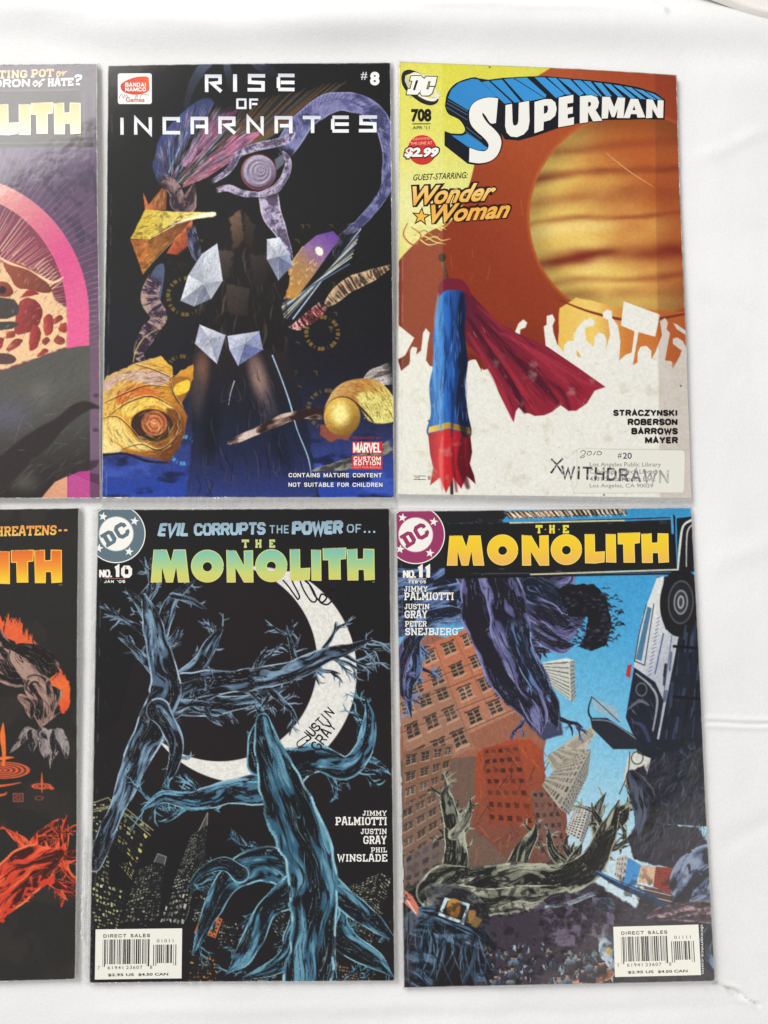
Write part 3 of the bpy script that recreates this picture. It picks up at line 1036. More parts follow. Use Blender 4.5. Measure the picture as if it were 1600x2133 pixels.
def barcode(c, quad, code, seed, digits):
    """quad: the white box; everything inside is laid out in its unit square"""
    p = c.part('barcode')
    q = np.asarray(quad, float)
    H = homog([(0, 0), (1, 0), (1, 1), (0, 1)], q)

    def M(pts):
        a = np.asarray(pts, float)
        return np.stack(hmap(H, a[:, 0], a[:, 1]), 1)

    def B(x0, y0, x1, y1):
        return M([(x0, y0), (x1, y0), (x1, y1), (x0, y1)])
    p.poly(q, (236, 235, 222))
    r = random.Random(seed)

    def bars(x0, x1, y0, y1, n):
        ws = [r.choice([1, 1, 2, 2, 3, 4]) for _ in range(n)]
        k = (x1 - x0) / sum(ws)
        x = x0
        for i, w in enumerate(ws):
            if i % 2 == 0:
                ext = .05 if (i < 4 or i > n - 5) else 0
                p.poly(B(x, y0, x + w * k, y1 + ext), (44, 40, 44))
            x += w * k
    bars(.085, .625, .205, .70, 59)
    bars(.67, .935, .32, .69, 23)
    p.sans('DIRECT SALES', B(.09, .10, .63, .165), (46, 44, 44), .2, .3)
    p.text(code, B(.71, .21, .90, .275), (100, 98, 96), bold=.0, spacing=1.3)
    p.text('7', B(.03, .735, .055, .80), (110, 106, 102))
    p.text('61941', B(.145, .735, .325, .80), (96, 92, 88), spacing=1.2)
    p.text('23607', B(.36, .735, .545, .80), (96, 92, 88), spacing=1.2)
    p.text(digits, B(.635, .735, .66, .80), (110, 106, 102))
    p.text('$2.95 US', B(.15, .885, .45, .945), (60, 58, 56), bold=.02)
    p.text('$4.50 CAN', B(.50, .885, .845, .945), (60, 58, 56), bold=.02)
    p.done()

# ================================================================== comic: dark machine picture, squared silver title
c = Comic('comic with squared silver title, purple ring and golden shapes on a black and blue cover',
          [(226, 138.6), (814, 129), (822, 1037), (212, 1037)], INK_BARE, 0.0004, 0.4)
cv = c.cv
rng = random.Random(5)
cv.all(gradm((0, 560), (0, 1040), [(0, (25, 24, 24)), (.45, (28, 28, 36)), (.66, (38, 40, 66)), (.82, (48, 62, 128)), (1, (36, 66, 160))]))
cv.all((70, 98, 190), .55, lambda x, y: sst(.52, .72, fbm(x / 60, y / 26, 4, 3)) * sst(900, 980, y))
cv.all((14, 14, 24), .6, lambda x, y: sst(.55, .75, fbm(x / 50, y / 20, 4, 13)) * sst(860, 960, y))
# feather strips and the long coloured fan
for pts, col in [([(600, 85), (530, 92), (480, 180), (450, 300), (475, 300), (505, 220), (560, 130)], (78, 88, 112)),
                 ([(655, 90), (690, 90), (700, 200), (680, 210)], (66, 74, 96)), ([(800, 80), (900, 85), (930, 140), (860, 135)], (62, 68, 88))]:
    cv.poly(Z(1, pts), gradf(Z(1, pts)[0], col, Z(1, pts)[3], np.array(col) * .5), smooth=True, rough=1.5)
for i in range(46):
    t = i / 45
    a = np.array([420 + 60 * t, 690])
    b_ = np.array([560 + 720 * t, 330 - 160 * t + rng.uniform(-10, 10)])
    colr = [(66, 74, 92), (120, 78, 54), (104, 96, 58), (84, 72, 60), (60, 54, 60)][rng.randrange(5)]
    cv.line(Z(1, [a, (a * .45 + b_ * .55) + [10, 22], b_]), [1, 6, 2], colr, 1.6, a=.55)
cv.poly(Z(1, [(290, 610), (300, 560), (335, 450), (470, 310), (560, 260), (600, 300), (470, 470), (380, 640), (330, 700)]),
        gradf(Z(1, [(330, 690)])[0], (52, 58, 92), Z(1, [(480, 330)])[0], (66, 82, 140)), smooth=True)
cv.poly(Z(1, [(430, 600), (500, 470), (610, 345), (730, 320), (640, 440), (560, 530), (470, 610)]), gradf(Z(1, [(450, 600)])[0], (196, 118, 158), Z(1, [(700, 330)])[0], (104, 60, 84)), rough=1)
cv.poly(Z(1, [(450, 690), (560, 580), (700, 450), (850, 425), (720, 560), (560, 665), (440, 715)]), gradf(Z(1, [(480, 680)])[0], (150, 88, 104), Z(1, [(720, 470)])[0], (196, 104, 140)), rough=1)
for a, b_, w, colr in [((350, 690), (470, 430), 5, (150, 196, 205)), ((372, 690), (545, 430), 4, (110, 160, 175)), ((395, 690), (600, 450), 7, (36, 40, 60)), ((415, 695), (650, 440), 4, (190, 226, 226)),
                       ((430, 700), (690, 440), 5, (44, 44, 60)), ((445, 695), (720, 450), 2.5, (222, 214, 180)), ((330, 680), (420, 440), 6, (40, 48, 84)), ((520, 680), (840, 440), 3, (220, 170, 170)), ((310, 660), (360, 470), 3, (98, 112, 170))]:
    cv.line(Z(1, [a, (np.array(a) * .5 + np.array(b_) * .5) + [-8, 6], b_]), [w * .3, w * .5, w * .34], colr, .8)
cv.limb(Z(1, [(310, 650), (400, 720), (430, 800), (470, 800), (500, 690)]), [18, 34, 36, 34, 10], (48, 38, 44), (104, 82, 84), (160, 130, 128), seed=3)
fan = Z(1, [(290, 620), (300, 540), (350, 430), (480, 300), (600, 250), (860, 420), (700, 580), (480, 700), (330, 700)])
fa = lambda x, y: math.atan2(y - 392, x - 355)
cv.etch(fan, 900, [(28, 28, 40), (44, 40, 56), (98, 66, 88), (150, 104, 128), (70, 84, 120), (190, 150, 160), (34, 30, 36), (110, 120, 150)], fa, 40, 2.2, .75, .06, .05, 2)
cv.etch(fan, 260, [(206, 190, 196), (160, 190, 200), (20, 20, 28)], fa, 26, 1.2, .8, .05, .05, 3)
cv.all((26, 24, 28), .35, lambda x, y: sst(60, 20, np.abs(y - 190)) * sst(240, 300, x) * sst(620, 480, x))
# big purple ring
cv.limb(Z(1, [(950, 540), (1020, 430), (1120, 320), (1240, 275), (1370, 290), (1460, 370), (1505, 520), (1495, 690), (1440, 800), (1340, 910), (1250, 965)]),
        [40, 46, 44, 40, 38, 38, 32, 26, 22, 18, 10], (62, 64, 100), (92, 94, 140), (128, 128, 172), rim=(158, 158, 200), fs=30, ft=1.0, thr=.44, seed=8, ink=False)
for i in range(34):
    t = i / 33
    th = math.radians(205 + 150 * t)
    x0, y0 = 1235 + 240 * math.cos(th), 560 + 300 * math.sin(th)
    cv.line(Z(1, [(x0, y0), (x0 + 50 * math.cos(th + .7), y0 + 50 * math.sin(th + .7))]), [2.2, .6], (52, 54, 92), .8, a=.6)
ringq = [(x, y) for x, y in Z(1, [(960, 580), (900, 500), (1000, 380), (1120, 260), (1260, 225), (1400, 250), (1500, 340), (1530, 520), (1520, 720), (1450, 840), (1300, 960), (1270, 930), (1410, 790), (1465, 680), (1470, 520), (1430, 400), (1350, 330), (1240, 320), (1150, 360), (1060, 460)])]
cv.etch(ringq, 620, [(52, 52, 84), (66, 66, 104), (132, 132, 176), (40, 40, 62), (164, 166, 204)], lambda x, y: math.atan2(y - 328, x - 702) + .9, 15, 2.0, .7, .3, .2, 4)
cv.etch(ringq, 240, [(30, 30, 46), (180, 182, 214)], lambda x, y: math.atan2(y - 328, x - 702) + 1.57, 22, 1.2, .7, .12, .2, 5)
lav = dict(dark=(84, 74, 96), mid=(140, 128, 158), hi=(196, 186, 206), rim=(210, 200, 218), fs=14, ft=2.2, thr=.43)
cv.limb(Z(1, [(585, 690), (660, 640), (705, 590), (740, 535), (850, 500), (960, 475), (1010, 440)]), [8, 12, 13, 15, 15, 20, 26], seed=12, **lav)
cv.limb(Z(1, [(610, 728), (680, 715), (740, 738), (840, 748), (925, 715), (975, 640), (985, 580), (960, 530)]), [9, 16, 13, 13, 17, 15, 13, 10], seed=15, **lav)
cv.limb(Z(1, [(880, 730), (895, 830), (935, 920), (975, 1000), (1010, 1080)]), [40, 38, 30, 20, 6], seed=19, **lav)
cv.poly(Z(1, [(915, 570), (960, 540), (965, 590), (925, 625)]), (96, 100, 112))
ox, oy = Z(1, [(833, 634)])[0]
cv.ell(ox, oy, 37, 37, (152, 66, 62))
cv.ell(ox + .5, oy, 35, 35, gradf((ox, oy - 34), (172, 168, 190), (ox, oy + 34), (62, 46, 66)))
for i, r in enumerate([31, 26, 21, 17, 13, 9, 6, 3]):
    cv.ell(ox + i * .9, oy - i * .6, r, r, gradf((ox - r, oy - r), [(196, 192, 210), (108, 96, 118)][i % 2], (ox + r, oy + r), [(88, 74, 96), (188, 170, 190)][i % 2]))
# golden crystal facets on the left
for pts, a, b_ in [([(240, 738), (268, 800), (335, 715), (362, 722), (358, 828), (250, 828)], (196, 112, 66), (120, 62, 40)),
                   ([(430, 930), (495, 868), (484, 1000), (415, 1058), (360, 1050)], (214, 110, 58), (150, 62, 44)),
                   ([(175, 980), (270, 975), (420, 885), (497, 868), (430, 950), (320, 1050), (240, 1158)], (176, 112, 48), (106, 58, 34)),
                   ([(175, 980), (270, 975), (255, 1060), (240, 1158)], (150, 86, 40), (196, 112, 48)),
                   ([(250, 825), (430, 838), (600, 838), (602, 862), (410, 885), (270, 976), (175, 976)], (206, 180, 62), (244, 232, 150))]:
    p = Z(1, pts)
    cv.poly(p, gradf(p[0], a, p[len(p) // 2], b_), rough=.8)
cv.line(Z(1, [(380, 905), (520, 862), (604, 848)]), [1, 6, 9], (250, 246, 222), 2)
cv.line(Z(1, [(270, 976), (400, 905)]), 1.6, (250, 236, 160))
cv.line(Z(1, [(250, 1140), (330, 1050), (430, 950)]), 1.3, (226, 160, 90))
for q_, an in ((Z(1, [(178, 975), (250, 828), (430, 840), (590, 840), (410, 880), (270, 972)]), -.35), (Z(1, [(178, 985), (270, 978), (420, 890), (490, 875), (430, 950), (320, 1045), (240, 1150)]), -.9), (Z(1, [(245, 745), (268, 800), (335, 720), (358, 726), (354, 826), (252, 826)]), -1.2)):
    cv.etch(q_, 170, [(90, 62, 30), (236, 212, 120), (140, 92, 40), (60, 40, 26), (222, 170, 80)], an, 20, 1.8, .55, .3, .25, 6)
cv.all((60, 40, 22), .5, lambda x, y: sst(.55, .75, fbm(x / 9, y / 9, 3, 33)) * sst(272, 290, x) * sst(400, 380, x) * sst(430, 445, y) * sst(570, 555, y) * .8)
# purple fin running down the left
cv.limb(np.concatenate([Z(1, [(480, 900), (500, 1000), (520, 1100)])]), [22, 26, 10], (32, 32, 44), (66, 68, 92), (110, 112, 140), seed=22)
cv.poly(Z(1, [(275, 1180), (310, 1115), (348, 1112), (340, 1230), (300, 1400), (270, 1300)]), (78, 88, 116), smooth=True)
cv.limb(Z(2, [(310, 20), (275, 150), (320, 250), (268, 330), (222, 430), (250, 480)]), [30, 34, 40, 36, 22, 26], (48, 34, 52), (118, 96, 106), (178, 150, 130), fs=5, ft=1.2, seed=25)
cv.line(Z(2, [(330, 300), (250, 350), (205, 420), (192, 480)]), [1, 2.4, 1.4], (190, 170, 96))
# faint wheels and signs in the dark
for x, y, r, colr in [(462, 140, 38, (124, 100, 44)), (1160, 330, 33, (132, 106, 46)), (440, 520, 29, (112, 90, 40)), (1185, 720, 39, (104, 88, 44)), (690, 1085, 29, (96, 176, 214)), (450, 930, 28, (84, 160, 206))]:
    p = Z(2, [(x, y)])[0]
    cv.ring(p[0], p[1], r, r, 8, colr, dash=22, a=.85)
for i in range(70):
    x, y = rng.choice([(rng.uniform(370, 560), rng.uniform(-200, 460)), (rng.uniform(1000, 1240), rng.uniform(-260, 640)), (rng.uniform(660, 760), rng.uniform(560, 720)), (rng.uniform(760, 960), rng.uniform(900, 1050))])
    y = round(y / 75) * 75
    p = Z(2, [(x, y), (x + rng.uniform(6, 18), y + rng.uniform(-3, 3)), (x + rng.uniform(4, 20), y + rng.uniform(8, 24))])
    cv.line(p, 2.0, rng.choice([(120, 96, 42), (92, 80, 50), (150, 118, 52)]), .8, a=.7, smooth=False)
# ribbed horn, tablet and blue slats
cv.limb(Z(2, [(1528, -20), (1430, 30), (1330, 70), (1240, 130), (1170, 200)]), [4, 20, 34, 30, 14], (70, 52, 44), (142, 116, 92), (216, 186, 140), fs=3.2, ft=.4, thr=.46, seed=31, ink=False)
cv.limb(Z(2, [(1175, 180), (1110, 240), (1040, 290), (990, 300)]), [16, 28, 22, 8], (66, 26, 32), (140, 60, 58), (232, 196, 190), fs=4, ft=.8, seed=33)
cv.limb(Z(1, [(1330, 915), (1270, 1000), (1230, 1100)]), [10, 40, 60], (26, 26, 32), (56, 56, 66), (96, 96, 104), seed=36)
for i in range(11):
    t = i / 10
    a = np.array([1330 - 30 * t + 28 * (1 - t), 930 + 60 * t])
    b_ = np.array([1010 - 165 * t, 1360 + 30 * (1 - t) + 20 * t])
    cv.line(Z(1, [a + [0, 120 * t], b_]), [2.2, 2.6], [(188, 204, 224), (36, 40, 56), (96, 112, 140), (204, 196, 130)][i % 4], .7, smooth=False)
tab = [(631, 514), (660, 490), (694, 482), (708, 497), (655, 572), (618, 621), (572, 625), (584, 580)]
cv.poly(tab, gradm((690, 488), (580, 622), [(0, (104, 66, 150)), (.28, (140, 104, 150)), (.5, (164, 124, 84)), (1, (196, 138, 58))]))
cv.line([(631, 514), (584, 580), (572, 625)], 1.6, (226, 190, 110), smooth=False)
cv.ell(*Z(1, [(1145, 1043)])[0], 7.5, 10, (250, 244, 220), rot=-.6, feather=1.6)
for i in range(18):
    x, y = 596 + rng.uniform(0, 60), 540 + rng.uniform(0, 76)
    if x + (y - 540) * .55 < 664:
        cv.line([(x, y), (x + rng.uniform(-6, 6), y + 5), (x + 6, y + rng.uniform(-6, 6))], 1.5, (236, 206, 150), a=.75)
# the central dark tower of rock set with pale crystals
cv.poly([(470, 452), (492, 424), (520, 440), (540, 480), (586, 520), (606, 580), (590, 640), (600, 740), (640, 900), (668, 1040), (392, 1040), (404, 900), (396, 760), (410, 640), (400, 560), (430, 510)], (27, 24, 24), rough=5, rs=16)
for i in range(150):
    x = rng.uniform(405, 600)
    y = rng.uniform(450, 760)
    cv.line([(x, y), (x + rng.uniform(-7, 7), y + rng.uniform(10, 26)), (x + rng.uniform(-12, 12), y + rng.uniform(24, 60))], [.5, rng.uniform(2, 7), .5], rng.choice([(66, 56, 54), (90, 76, 68), (18, 16, 18), (20, 18, 20), (112, 92, 80), (44, 38, 40)]), 1.4, a=.45 * sst(20, 90, np.float64(y - 430 - abs(x - 500) * .5)))
for pts, colr in [([(478, 450), (502, 436), (508, 500), (486, 520)], (132, 100, 78)), ([(508, 440), (530, 470), (524, 520), (510, 500)], (70, 54, 48)), ([(450, 520), (486, 524), (476, 580), (446, 570)], (84, 70, 62)), ([(520, 530), (560, 530), (556, 590), (528, 600)], (60, 50, 50)), ([(470, 590), (520, 600), (516, 660), (474, 650)], (74, 62, 58))]:
    cv.poly(pts, gradf(pts[0], colr, pts[2], np.array(colr) * .55), 3, rough=4, rs=9, a=.85)
lg = gradm((0, 740), (0, 1036), [(0, (36, 30, 32)), (.4, (28, 30, 42)), (.7, (32, 38, 66)), (1, (44, 56, 118))])
cv.poly([(400, 740), (450, 720), (600, 730), (618, 800), (644, 900), (662, 1040), (388, 1040), (402, 900)], lg, 6, rough=5, rs=14)
for x, y, rx, ry, colr, rot in [(835, 560, 16, 46, (150, 120, 110), -.25), (540, 530, 14, 40, (122, 84, 66), .1), (890, 730, 12, 34, (84, 76, 82), -.2), (520, 640, 14, 40, (66, 56, 60), 0), (590, 820, 18, 60, (22, 24, 34), .1), (930, 880, 16, 60, (24, 28, 46), -.3)]:
    q = Z(2, [(x, y)])[0]
    cv.ell(q[0], q[1], rx, ry, colr, rot=rot, feather=12, a=.9)
for i in range(90):
    x, y = rng.uniform(480, 1060), rng.uniform(430, 1120)
    if (x - 780) * (1 if x > 690 else -1) < (y - 300) * .42:
        cv.line(Z(2, [(x, y), (x + rng.uniform(-16, 26), y + rng.uniform(20, 80)), (x + rng.uniform(-20, 50), y + rng.uniform(60, 140))]), [.6, 2.6, .5], rng.choice([(16, 16, 24), (20, 22, 34), (70, 66, 84), (88, 74, 74)]), 1, a=.55)


def crystal(pts, mid, lights):
    """a faceted crystal: the outline fanned into flat facets round an inner point"""
    q = np.array(pts, float)
    for i in range(len(q)):
        f_ = np.array([q[i], q[(i + 1) % len(q)], mid])
        l_ = np.array(lights[i % len(lights)], float)
        cv.poly(f_, gradf(f_[0], l_, f_[2], l_ * .82), .8)
    for i in range(len(q)):
        cv.line([q[i], mid], [1.2, .5], (240, 242, 246), .7, a=.5, smooth=False)


crystal([(452, 506), (420, 528), (392, 572), (376, 626), (404, 638), (440, 622), (464, 584)], (424, 590), [(214, 220, 228), (188, 194, 206), (226, 230, 236), (150, 154, 168), (128, 132, 150), (176, 180, 192), (206, 210, 220)])
crystal([(556, 498), (582, 494), (604, 530), (610, 552), (580, 584), (556, 540)], (580, 534), [(226, 230, 236), (206, 212, 226), (150, 158, 188), (112, 120, 152), (140, 146, 168), (196, 200, 212)])
crystal([(416, 676), (470, 698), (452, 758), (406, 716)], (436, 706), [(228, 230, 240), (176, 182, 204), (206, 208, 222), (190, 194, 212)])
crystal([(474, 700), (540, 690), (548, 728), (496, 762), (478, 728)], (510, 716), [(214, 218, 236), (150, 160, 196), (108, 118, 168), (176, 184, 214), (196, 202, 224)])
for q_ in ([(452, 506), (420, 528), (392, 572), (376, 626), (404, 638), (440, 622), (464, 584)], [(556, 498), (582, 494), (604, 530), (610, 552), (580, 584), (556, 540)], [(416, 676), (470, 698), (452, 758), (406, 716)], [(474, 700), (540, 690), (548, 728), (496, 762), (478, 728)]):
    cv.etch(q_, 70, [(246, 247, 250), (120, 126, 146), (160, 166, 182), (96, 100, 120)], 2.0, 18, 1.6, .55, .35, .2, 45)
cv.line(Z(2, [(905, 445), (950, 560), (995, 690), (1030, 820), (1085, 960), (1105, 1060)]), [3, 2.2, 3, 2, 2.4, 1], (168, 204, 228), .9)
cv.line(Z(2, [(710, 575), (690, 640), (680, 700)]), [2, 1.4, .6], (200, 210, 220))
# golden dome with a bolt, lower left
cv.poly(Z(2, [(20, 600), (60, 550), (150, 510), (215, 480), (330, 448), (390, 500), (395, 560), (440, 520), (500, 490), (500, 560), (440, 690), (470, 760), (455, 850), (420, 930), (372, 990), (250, 965), (100, 930), (20, 950)]),
        gradm(Z(2, [(60, 520)])[0], Z(2, [(470, 960)])[0], [(0, (196, 160, 120)), (.25, (226, 178, 74)), (.5, (206, 142, 44)), (.75, (150, 90, 36)), (1, (74, 44, 26))]), rough=2)
for pts, colr, fe in [([(40, 590), (200, 520), (380, 545), (330, 600), (150, 570), (60, 620)], (200, 168, 164), 2), ([(110, 640), (230, 590), (330, 650), (180, 690), (120, 700)], (206, 104, 44), 5),
                      ([(110, 710), (250, 655), (380, 700), (400, 760), (300, 700), (180, 760)], (240, 206, 92), 3), ([(30, 790), (120, 770), (190, 860), (300, 920), (200, 930), (90, 890), (30, 880)], (238, 214, 128), 4),
                      ([(30, 880), (110, 900), (130, 935), (30, 945)], (248, 222, 150), 2), ([(380, 560), (480, 560), (470, 640), (420, 690), (385, 620)], (152, 96, 40), 3),
                      ([(405, 600), (475, 570), (475, 625), (410, 648)], (244, 208, 66), 1.2), ([(360, 720), (430, 740), (450, 830), (390, 940), (330, 960), (400, 850)], (104, 56, 30), 4)]:
    cv.poly(Z(2, pts), colr, fe, smooth=True, a=.9)
ox, oy = Z(2, [(292, 798)])[0]
cv.ell(ox - 2, oy + 2, 44, 34, (58, 38, 28), rot=.1, feather=2)
cv.ell(ox + 3, oy - 2, 27, 26, (176, 98, 58))
for r, colr in [(21, (128, 66, 40)), (18, (196, 112, 66)), (12, (122, 64, 38)), (10, (206, 122, 74))]:
    cv.ell(ox + 4, oy - 2, r, r, colr)
cv.line(Z(2, [(20, 955), (150, 950), (260, 985), (370, 995)]), [6, 3, 5, 2], (24, 20, 18), 2)
for i in range(50):
    x, y = rng.uniform(50, 400), rng.uniform(520, 700)
    cv.line(Z(2, [(x, y), (x + rng.uniform(10, 40), y - rng.uniform(-6, 16))]), [1.6, .4], rng.choice([(250, 226, 140), (150, 92, 40), (110, 64, 34)]), 1, a=.6)
dome = Z(2, [(45, 600), (150, 520), (330, 455), (385, 505), (390, 640), (460, 760), (440, 850), (370, 980), (240, 955), (90, 920), (45, 930)])
cv.etch(dome, 520, [(96, 60, 28), (120, 76, 32), (244, 214, 120), (180, 122, 44), (60, 38, 24), (250, 232, 160)], lambda x, y: math.atan2(y - 884, x - 318) + 1.5, 22, 2.0, .6, .35, .25, 7)
for q_, w_ in (([(40, 690), (150, 640), (260, 600), (385, 610)], 2.2), ([(60, 760), (160, 690), (280, 655), (390, 705)], 2.6), ([(30, 770), (110, 760), (190, 830), (240, 900)], 2), ([(120, 930), (230, 900), (320, 930), (400, 880), (440, 790)], 2.4), ([(200, 490), (300, 520), (390, 560)], 2), ([(385, 560), (400, 640), (450, 720)], 3)):
    cv.line(Z(2, q_), [.6, w_, w_, .6], (54, 34, 22), .9, a=.85)
    cv.line(Z(2, np.array(q_) - [0, 7]), [.5, 1.4, 1.2, .4], (250, 232, 160), .8, a=.7)
# brown spars, domed shell lower right
cv.limb(Z(2, [(1175, 740), (1060, 745), (960, 770), (820, 835), (680, 895)]), [22, 20, 18, 16, 10], (46, 32, 30), (110, 82, 70), (222, 204, 190), fs=40, ft=1.0, seed=51, ink=False)
cv.limb(Z(2, [(1530, 900), (1400, 960), (1250, 1010), (1110, 1035)]), [26, 24, 22, 8], (58, 58, 62), (118, 112, 104), (150, 146, 130), seed=52)
cv.limb(Z(2, [(1540, 530), (1430, 560), (1340, 590)]), [56, 40, 8], (90, 82, 80), (160, 148, 142), (214, 206, 200), fs=60, ft=5, thr=.42, seed=53)
cv.poly(Z(2, [(1170, 730), (1185, 680), (1225, 615), (1290, 575), (1400, 562), (1480, 600), (1535, 680), (1535, 775), (1420, 785), (1350, 715), (1280, 668), (1215, 690)]),
        gradm(Z(2, [(1200, 600)])[0], Z(2, [(1500, 780)])[0], [(0, (206, 170, 112)), (.4, (184, 126, 60)), (.7, (214, 188, 96)), (1, (226, 214, 130))]), smooth=True)
cv.poly(Z(2, [(1345, 640), (1430, 640), (1535, 690), (1535, 775), (1415, 785), (1360, 715)]), (222, 212, 120), 3, smooth=True, rough=2)
cv.etch(Z(2, [(1175, 725), (1225, 620), (1290, 580), (1400, 568), (1480, 605), (1530, 690), (1530, 770), (1420, 780), (1350, 710), (1280, 665)]), 260, [(110, 72, 34), (240, 222, 150), (150, 104, 48), (84, 56, 30)], lambda x, y: math.atan2(y - 880, x - 720) + 1.57, 18, 1.8, .6, .3, .25, 8)
cv.line(Z(2, [(1170, 725), (1220, 672), (1290, 662), (1360, 715), (1420, 780)]), [3, 5, 5, 6, 3], (70, 44, 34), 1.6)
ox, oy = Z(2, [(1262, 757)])[0]
cv.poly(Z(2, [(1150, 800), (1340, 800), (1290, 880), (1240, 870), (1200, 888), (1150, 850)]), (138, 74, 56), 2, rough=2)
cv.ell(ox, oy, 38, 40, gradf((ox - 20, oy - 34), (226, 184, 78), (ox + 24, oy + 40), (120, 84, 34)))
cv.ell(ox - 4, oy - 6, 18, 22, (250, 236, 150), feather=12)
for i in range(60):
    x, y = rng.uniform(1370, 1530), rng.uniform(660, 770)
    p = Z(2, [(x, y)])[0]
    cv.ell(p[0], p[1], rng.uniform(.8, 2), rng.uniform(.8, 2), rng.choice([(160, 140, 60), (250, 246, 190), (120, 100, 44)]), a=.7)
cv.grain(.14, 3.2, 4)
p = c.part('title')
sil = gradf((0, 150), (232, 234, 240), (0, 290), (226, 230, 232))
silver = lambda y0, y1: gradm((0, y0), (0, y1), [(0, (206, 210, 220)), (.45, (244, 245, 246)), (1, (226, 230, 230))])
for ch, x0, x1, dy in [('R', 558, 648, 0), ('I', 704, 724, -2), ('S', 778, 868, -4), ('E', 925, 1018, -7)]:
    y0, y1 = 140 + dy, 229 + dy
    if ch == 'I':
        p.box(*Zb(1, x0, y0, x1, y1), silver(157, 193))
    else:
        p.strokes(ch, Zb(1, x0, y0, x1, y1), silver(157, 193), TECH, {}, .2, 0)
for ch, x0, x1 in [('O', 720, 772), ('F', 786, 832)]:
    p.strokes(ch, Zb(1, x0, 260, x1, 314), silver(205, 228), TECH, {}, .2, 0)
for ch, x0, x1 in [('I', 126, 143), ('N', 195, 291), ('C', 340, 432), ('A', 485, 576), ('R', 625, 718), ('N', 771, 863), ('A', 915, 1008), ('T', 1060, 1152), ('E', 1203, 1296), ('S', 1348, 1441)]:
    dy = -15 * (x0 - 126) / 1220
    if ch == 'I':
        p.box(*Zb(1, x0, 359, x1, 446), silver(246, 281))
    else:
        p.strokes(ch, Zb(1, x0, 358 + dy, x1, 446 + dy), silver(242, 281), TECH, {}, .2, 0)
p.text('TM', Zb(1, 1452, 416, 1476, 426), (150, 150, 150))
p.done()
p = c.part('issue_number')
p.text('#', Zb(1, 1358, 120, 1391, 161), (206, 206, 206), bold=.01)
p.text('8', Zb(1, 1405, 119, 1454, 189), (236, 236, 236), bold=.05)
p.done()
p = c.part('publisher_emblem')
x0, y0, x1, y1 = Zb(1, 114, 134, 288, 290)
p.poly([(x0 + 3, y0), (x1 - 3, y0), (x1, y0 + 3), (x1, y1 - 3), (x1 - 3, y1), (x0 + 3, y1), (x0, y1 - 3), (x0, y0 + 3)], (240, 238, 234))
p.poly(Z(1, [(128, 205), (140, 180), (200, 155), (265, 152), (274, 185), (270, 225), (215, 243), (150, 232)]), gradf((252, 190), (196, 52, 34), (312, 180), (232, 96, 46)), smooth=True, lift=.3)
p.sans('BANDAI', Zb(1, 152, 182, 258, 202), WHITE, .24, .2, lift=.6)
p.sans('NAMCO', Zb(1, 152, 206, 258, 226), WHITE, .24, .2, lift=.6)
p.text('Games', Zb(1, 154, 256, 250, 280), (206, 92, 78), bold=.02, lift=.6)
for q in ([(120, 262), (132, 240), (142, 262)], [(142, 262), (150, 242)], [(152, 256), (158, 246), (166, 254), (158, 260)], [(205, 262), (208, 246), (216, 250), (208, 256)], [(228, 258), (240, 242), (272, 246)]):
    p.line(Z(1, q), .8, (96, 84, 86), smooth=True, lift=.9)
p.done()
p = c.part('rating_notice')
p.sans('CONTAINS MATURE CONTENT', Zb(2, 988, 1047, 1466, 1068), WHITE, .19, .22)
p.sans('NOT SUITABLE FOR CHILDREN', Zb(2, 987, 1096, 1469, 1117), WHITE, .19, .22)
p.done()
p = c.part('edition_badge')
p.text('PRESENTED BY', Zb(2, 1316, 860, 1462, 872), (150, 48, 52))
p.box(*Zb(2, 1314, 885, 1468, 946), (200, 40, 46))
p.sans('MARVEL', Zb(2, 1320, 891, 1463, 941), WHITE, .17, .12, lift=.3)
p.box(*Zb(2, 1314, 955, 1468, 1028), (200, 52, 52))
p.sans('CUSTOM', Zb(2, 1322, 962, 1460, 983), WHITE, .22, .24, lift=.3)
p.sans('EDITION', Zb(2, 1322, 986, 1460, 1006), WHITE, .22, .24, lift=.3)
p.text('NOT FOR RESALE', Zb(2, 1322, 1012, 1460, 1022), (236, 170, 160), lift=.3)
p.done()
c.build((5, 5, 5, 20))

# ================================================================== comic: orange planet over a white crowd
c = Comic('worn library comic with yellow corner, white and blue block title and a stamped sticker',
          [(832, 127), (1409, 157), (1441, 1038), (827, 1030)], INK_BARE, 0.0005, 2.1, lift_corner=0.0016)
cv = c.cv
rng = random.Random(11)
cv.all(gradm((830, 760), (1420, 160), [(0, (128, 46, 26)), (.35, (138, 54, 30)), (.6, (164, 74, 38)), (.8, (168, 80, 42)), (1, (150, 60, 36))]))
cv.all((120, 40, 24), .55, lambda x, y: sst(.5, .8, fbm(x / 130, y / 150, 3, 4)) * sst(330, 560, y))
pcx, pcy, pr = 1318, 452, 214


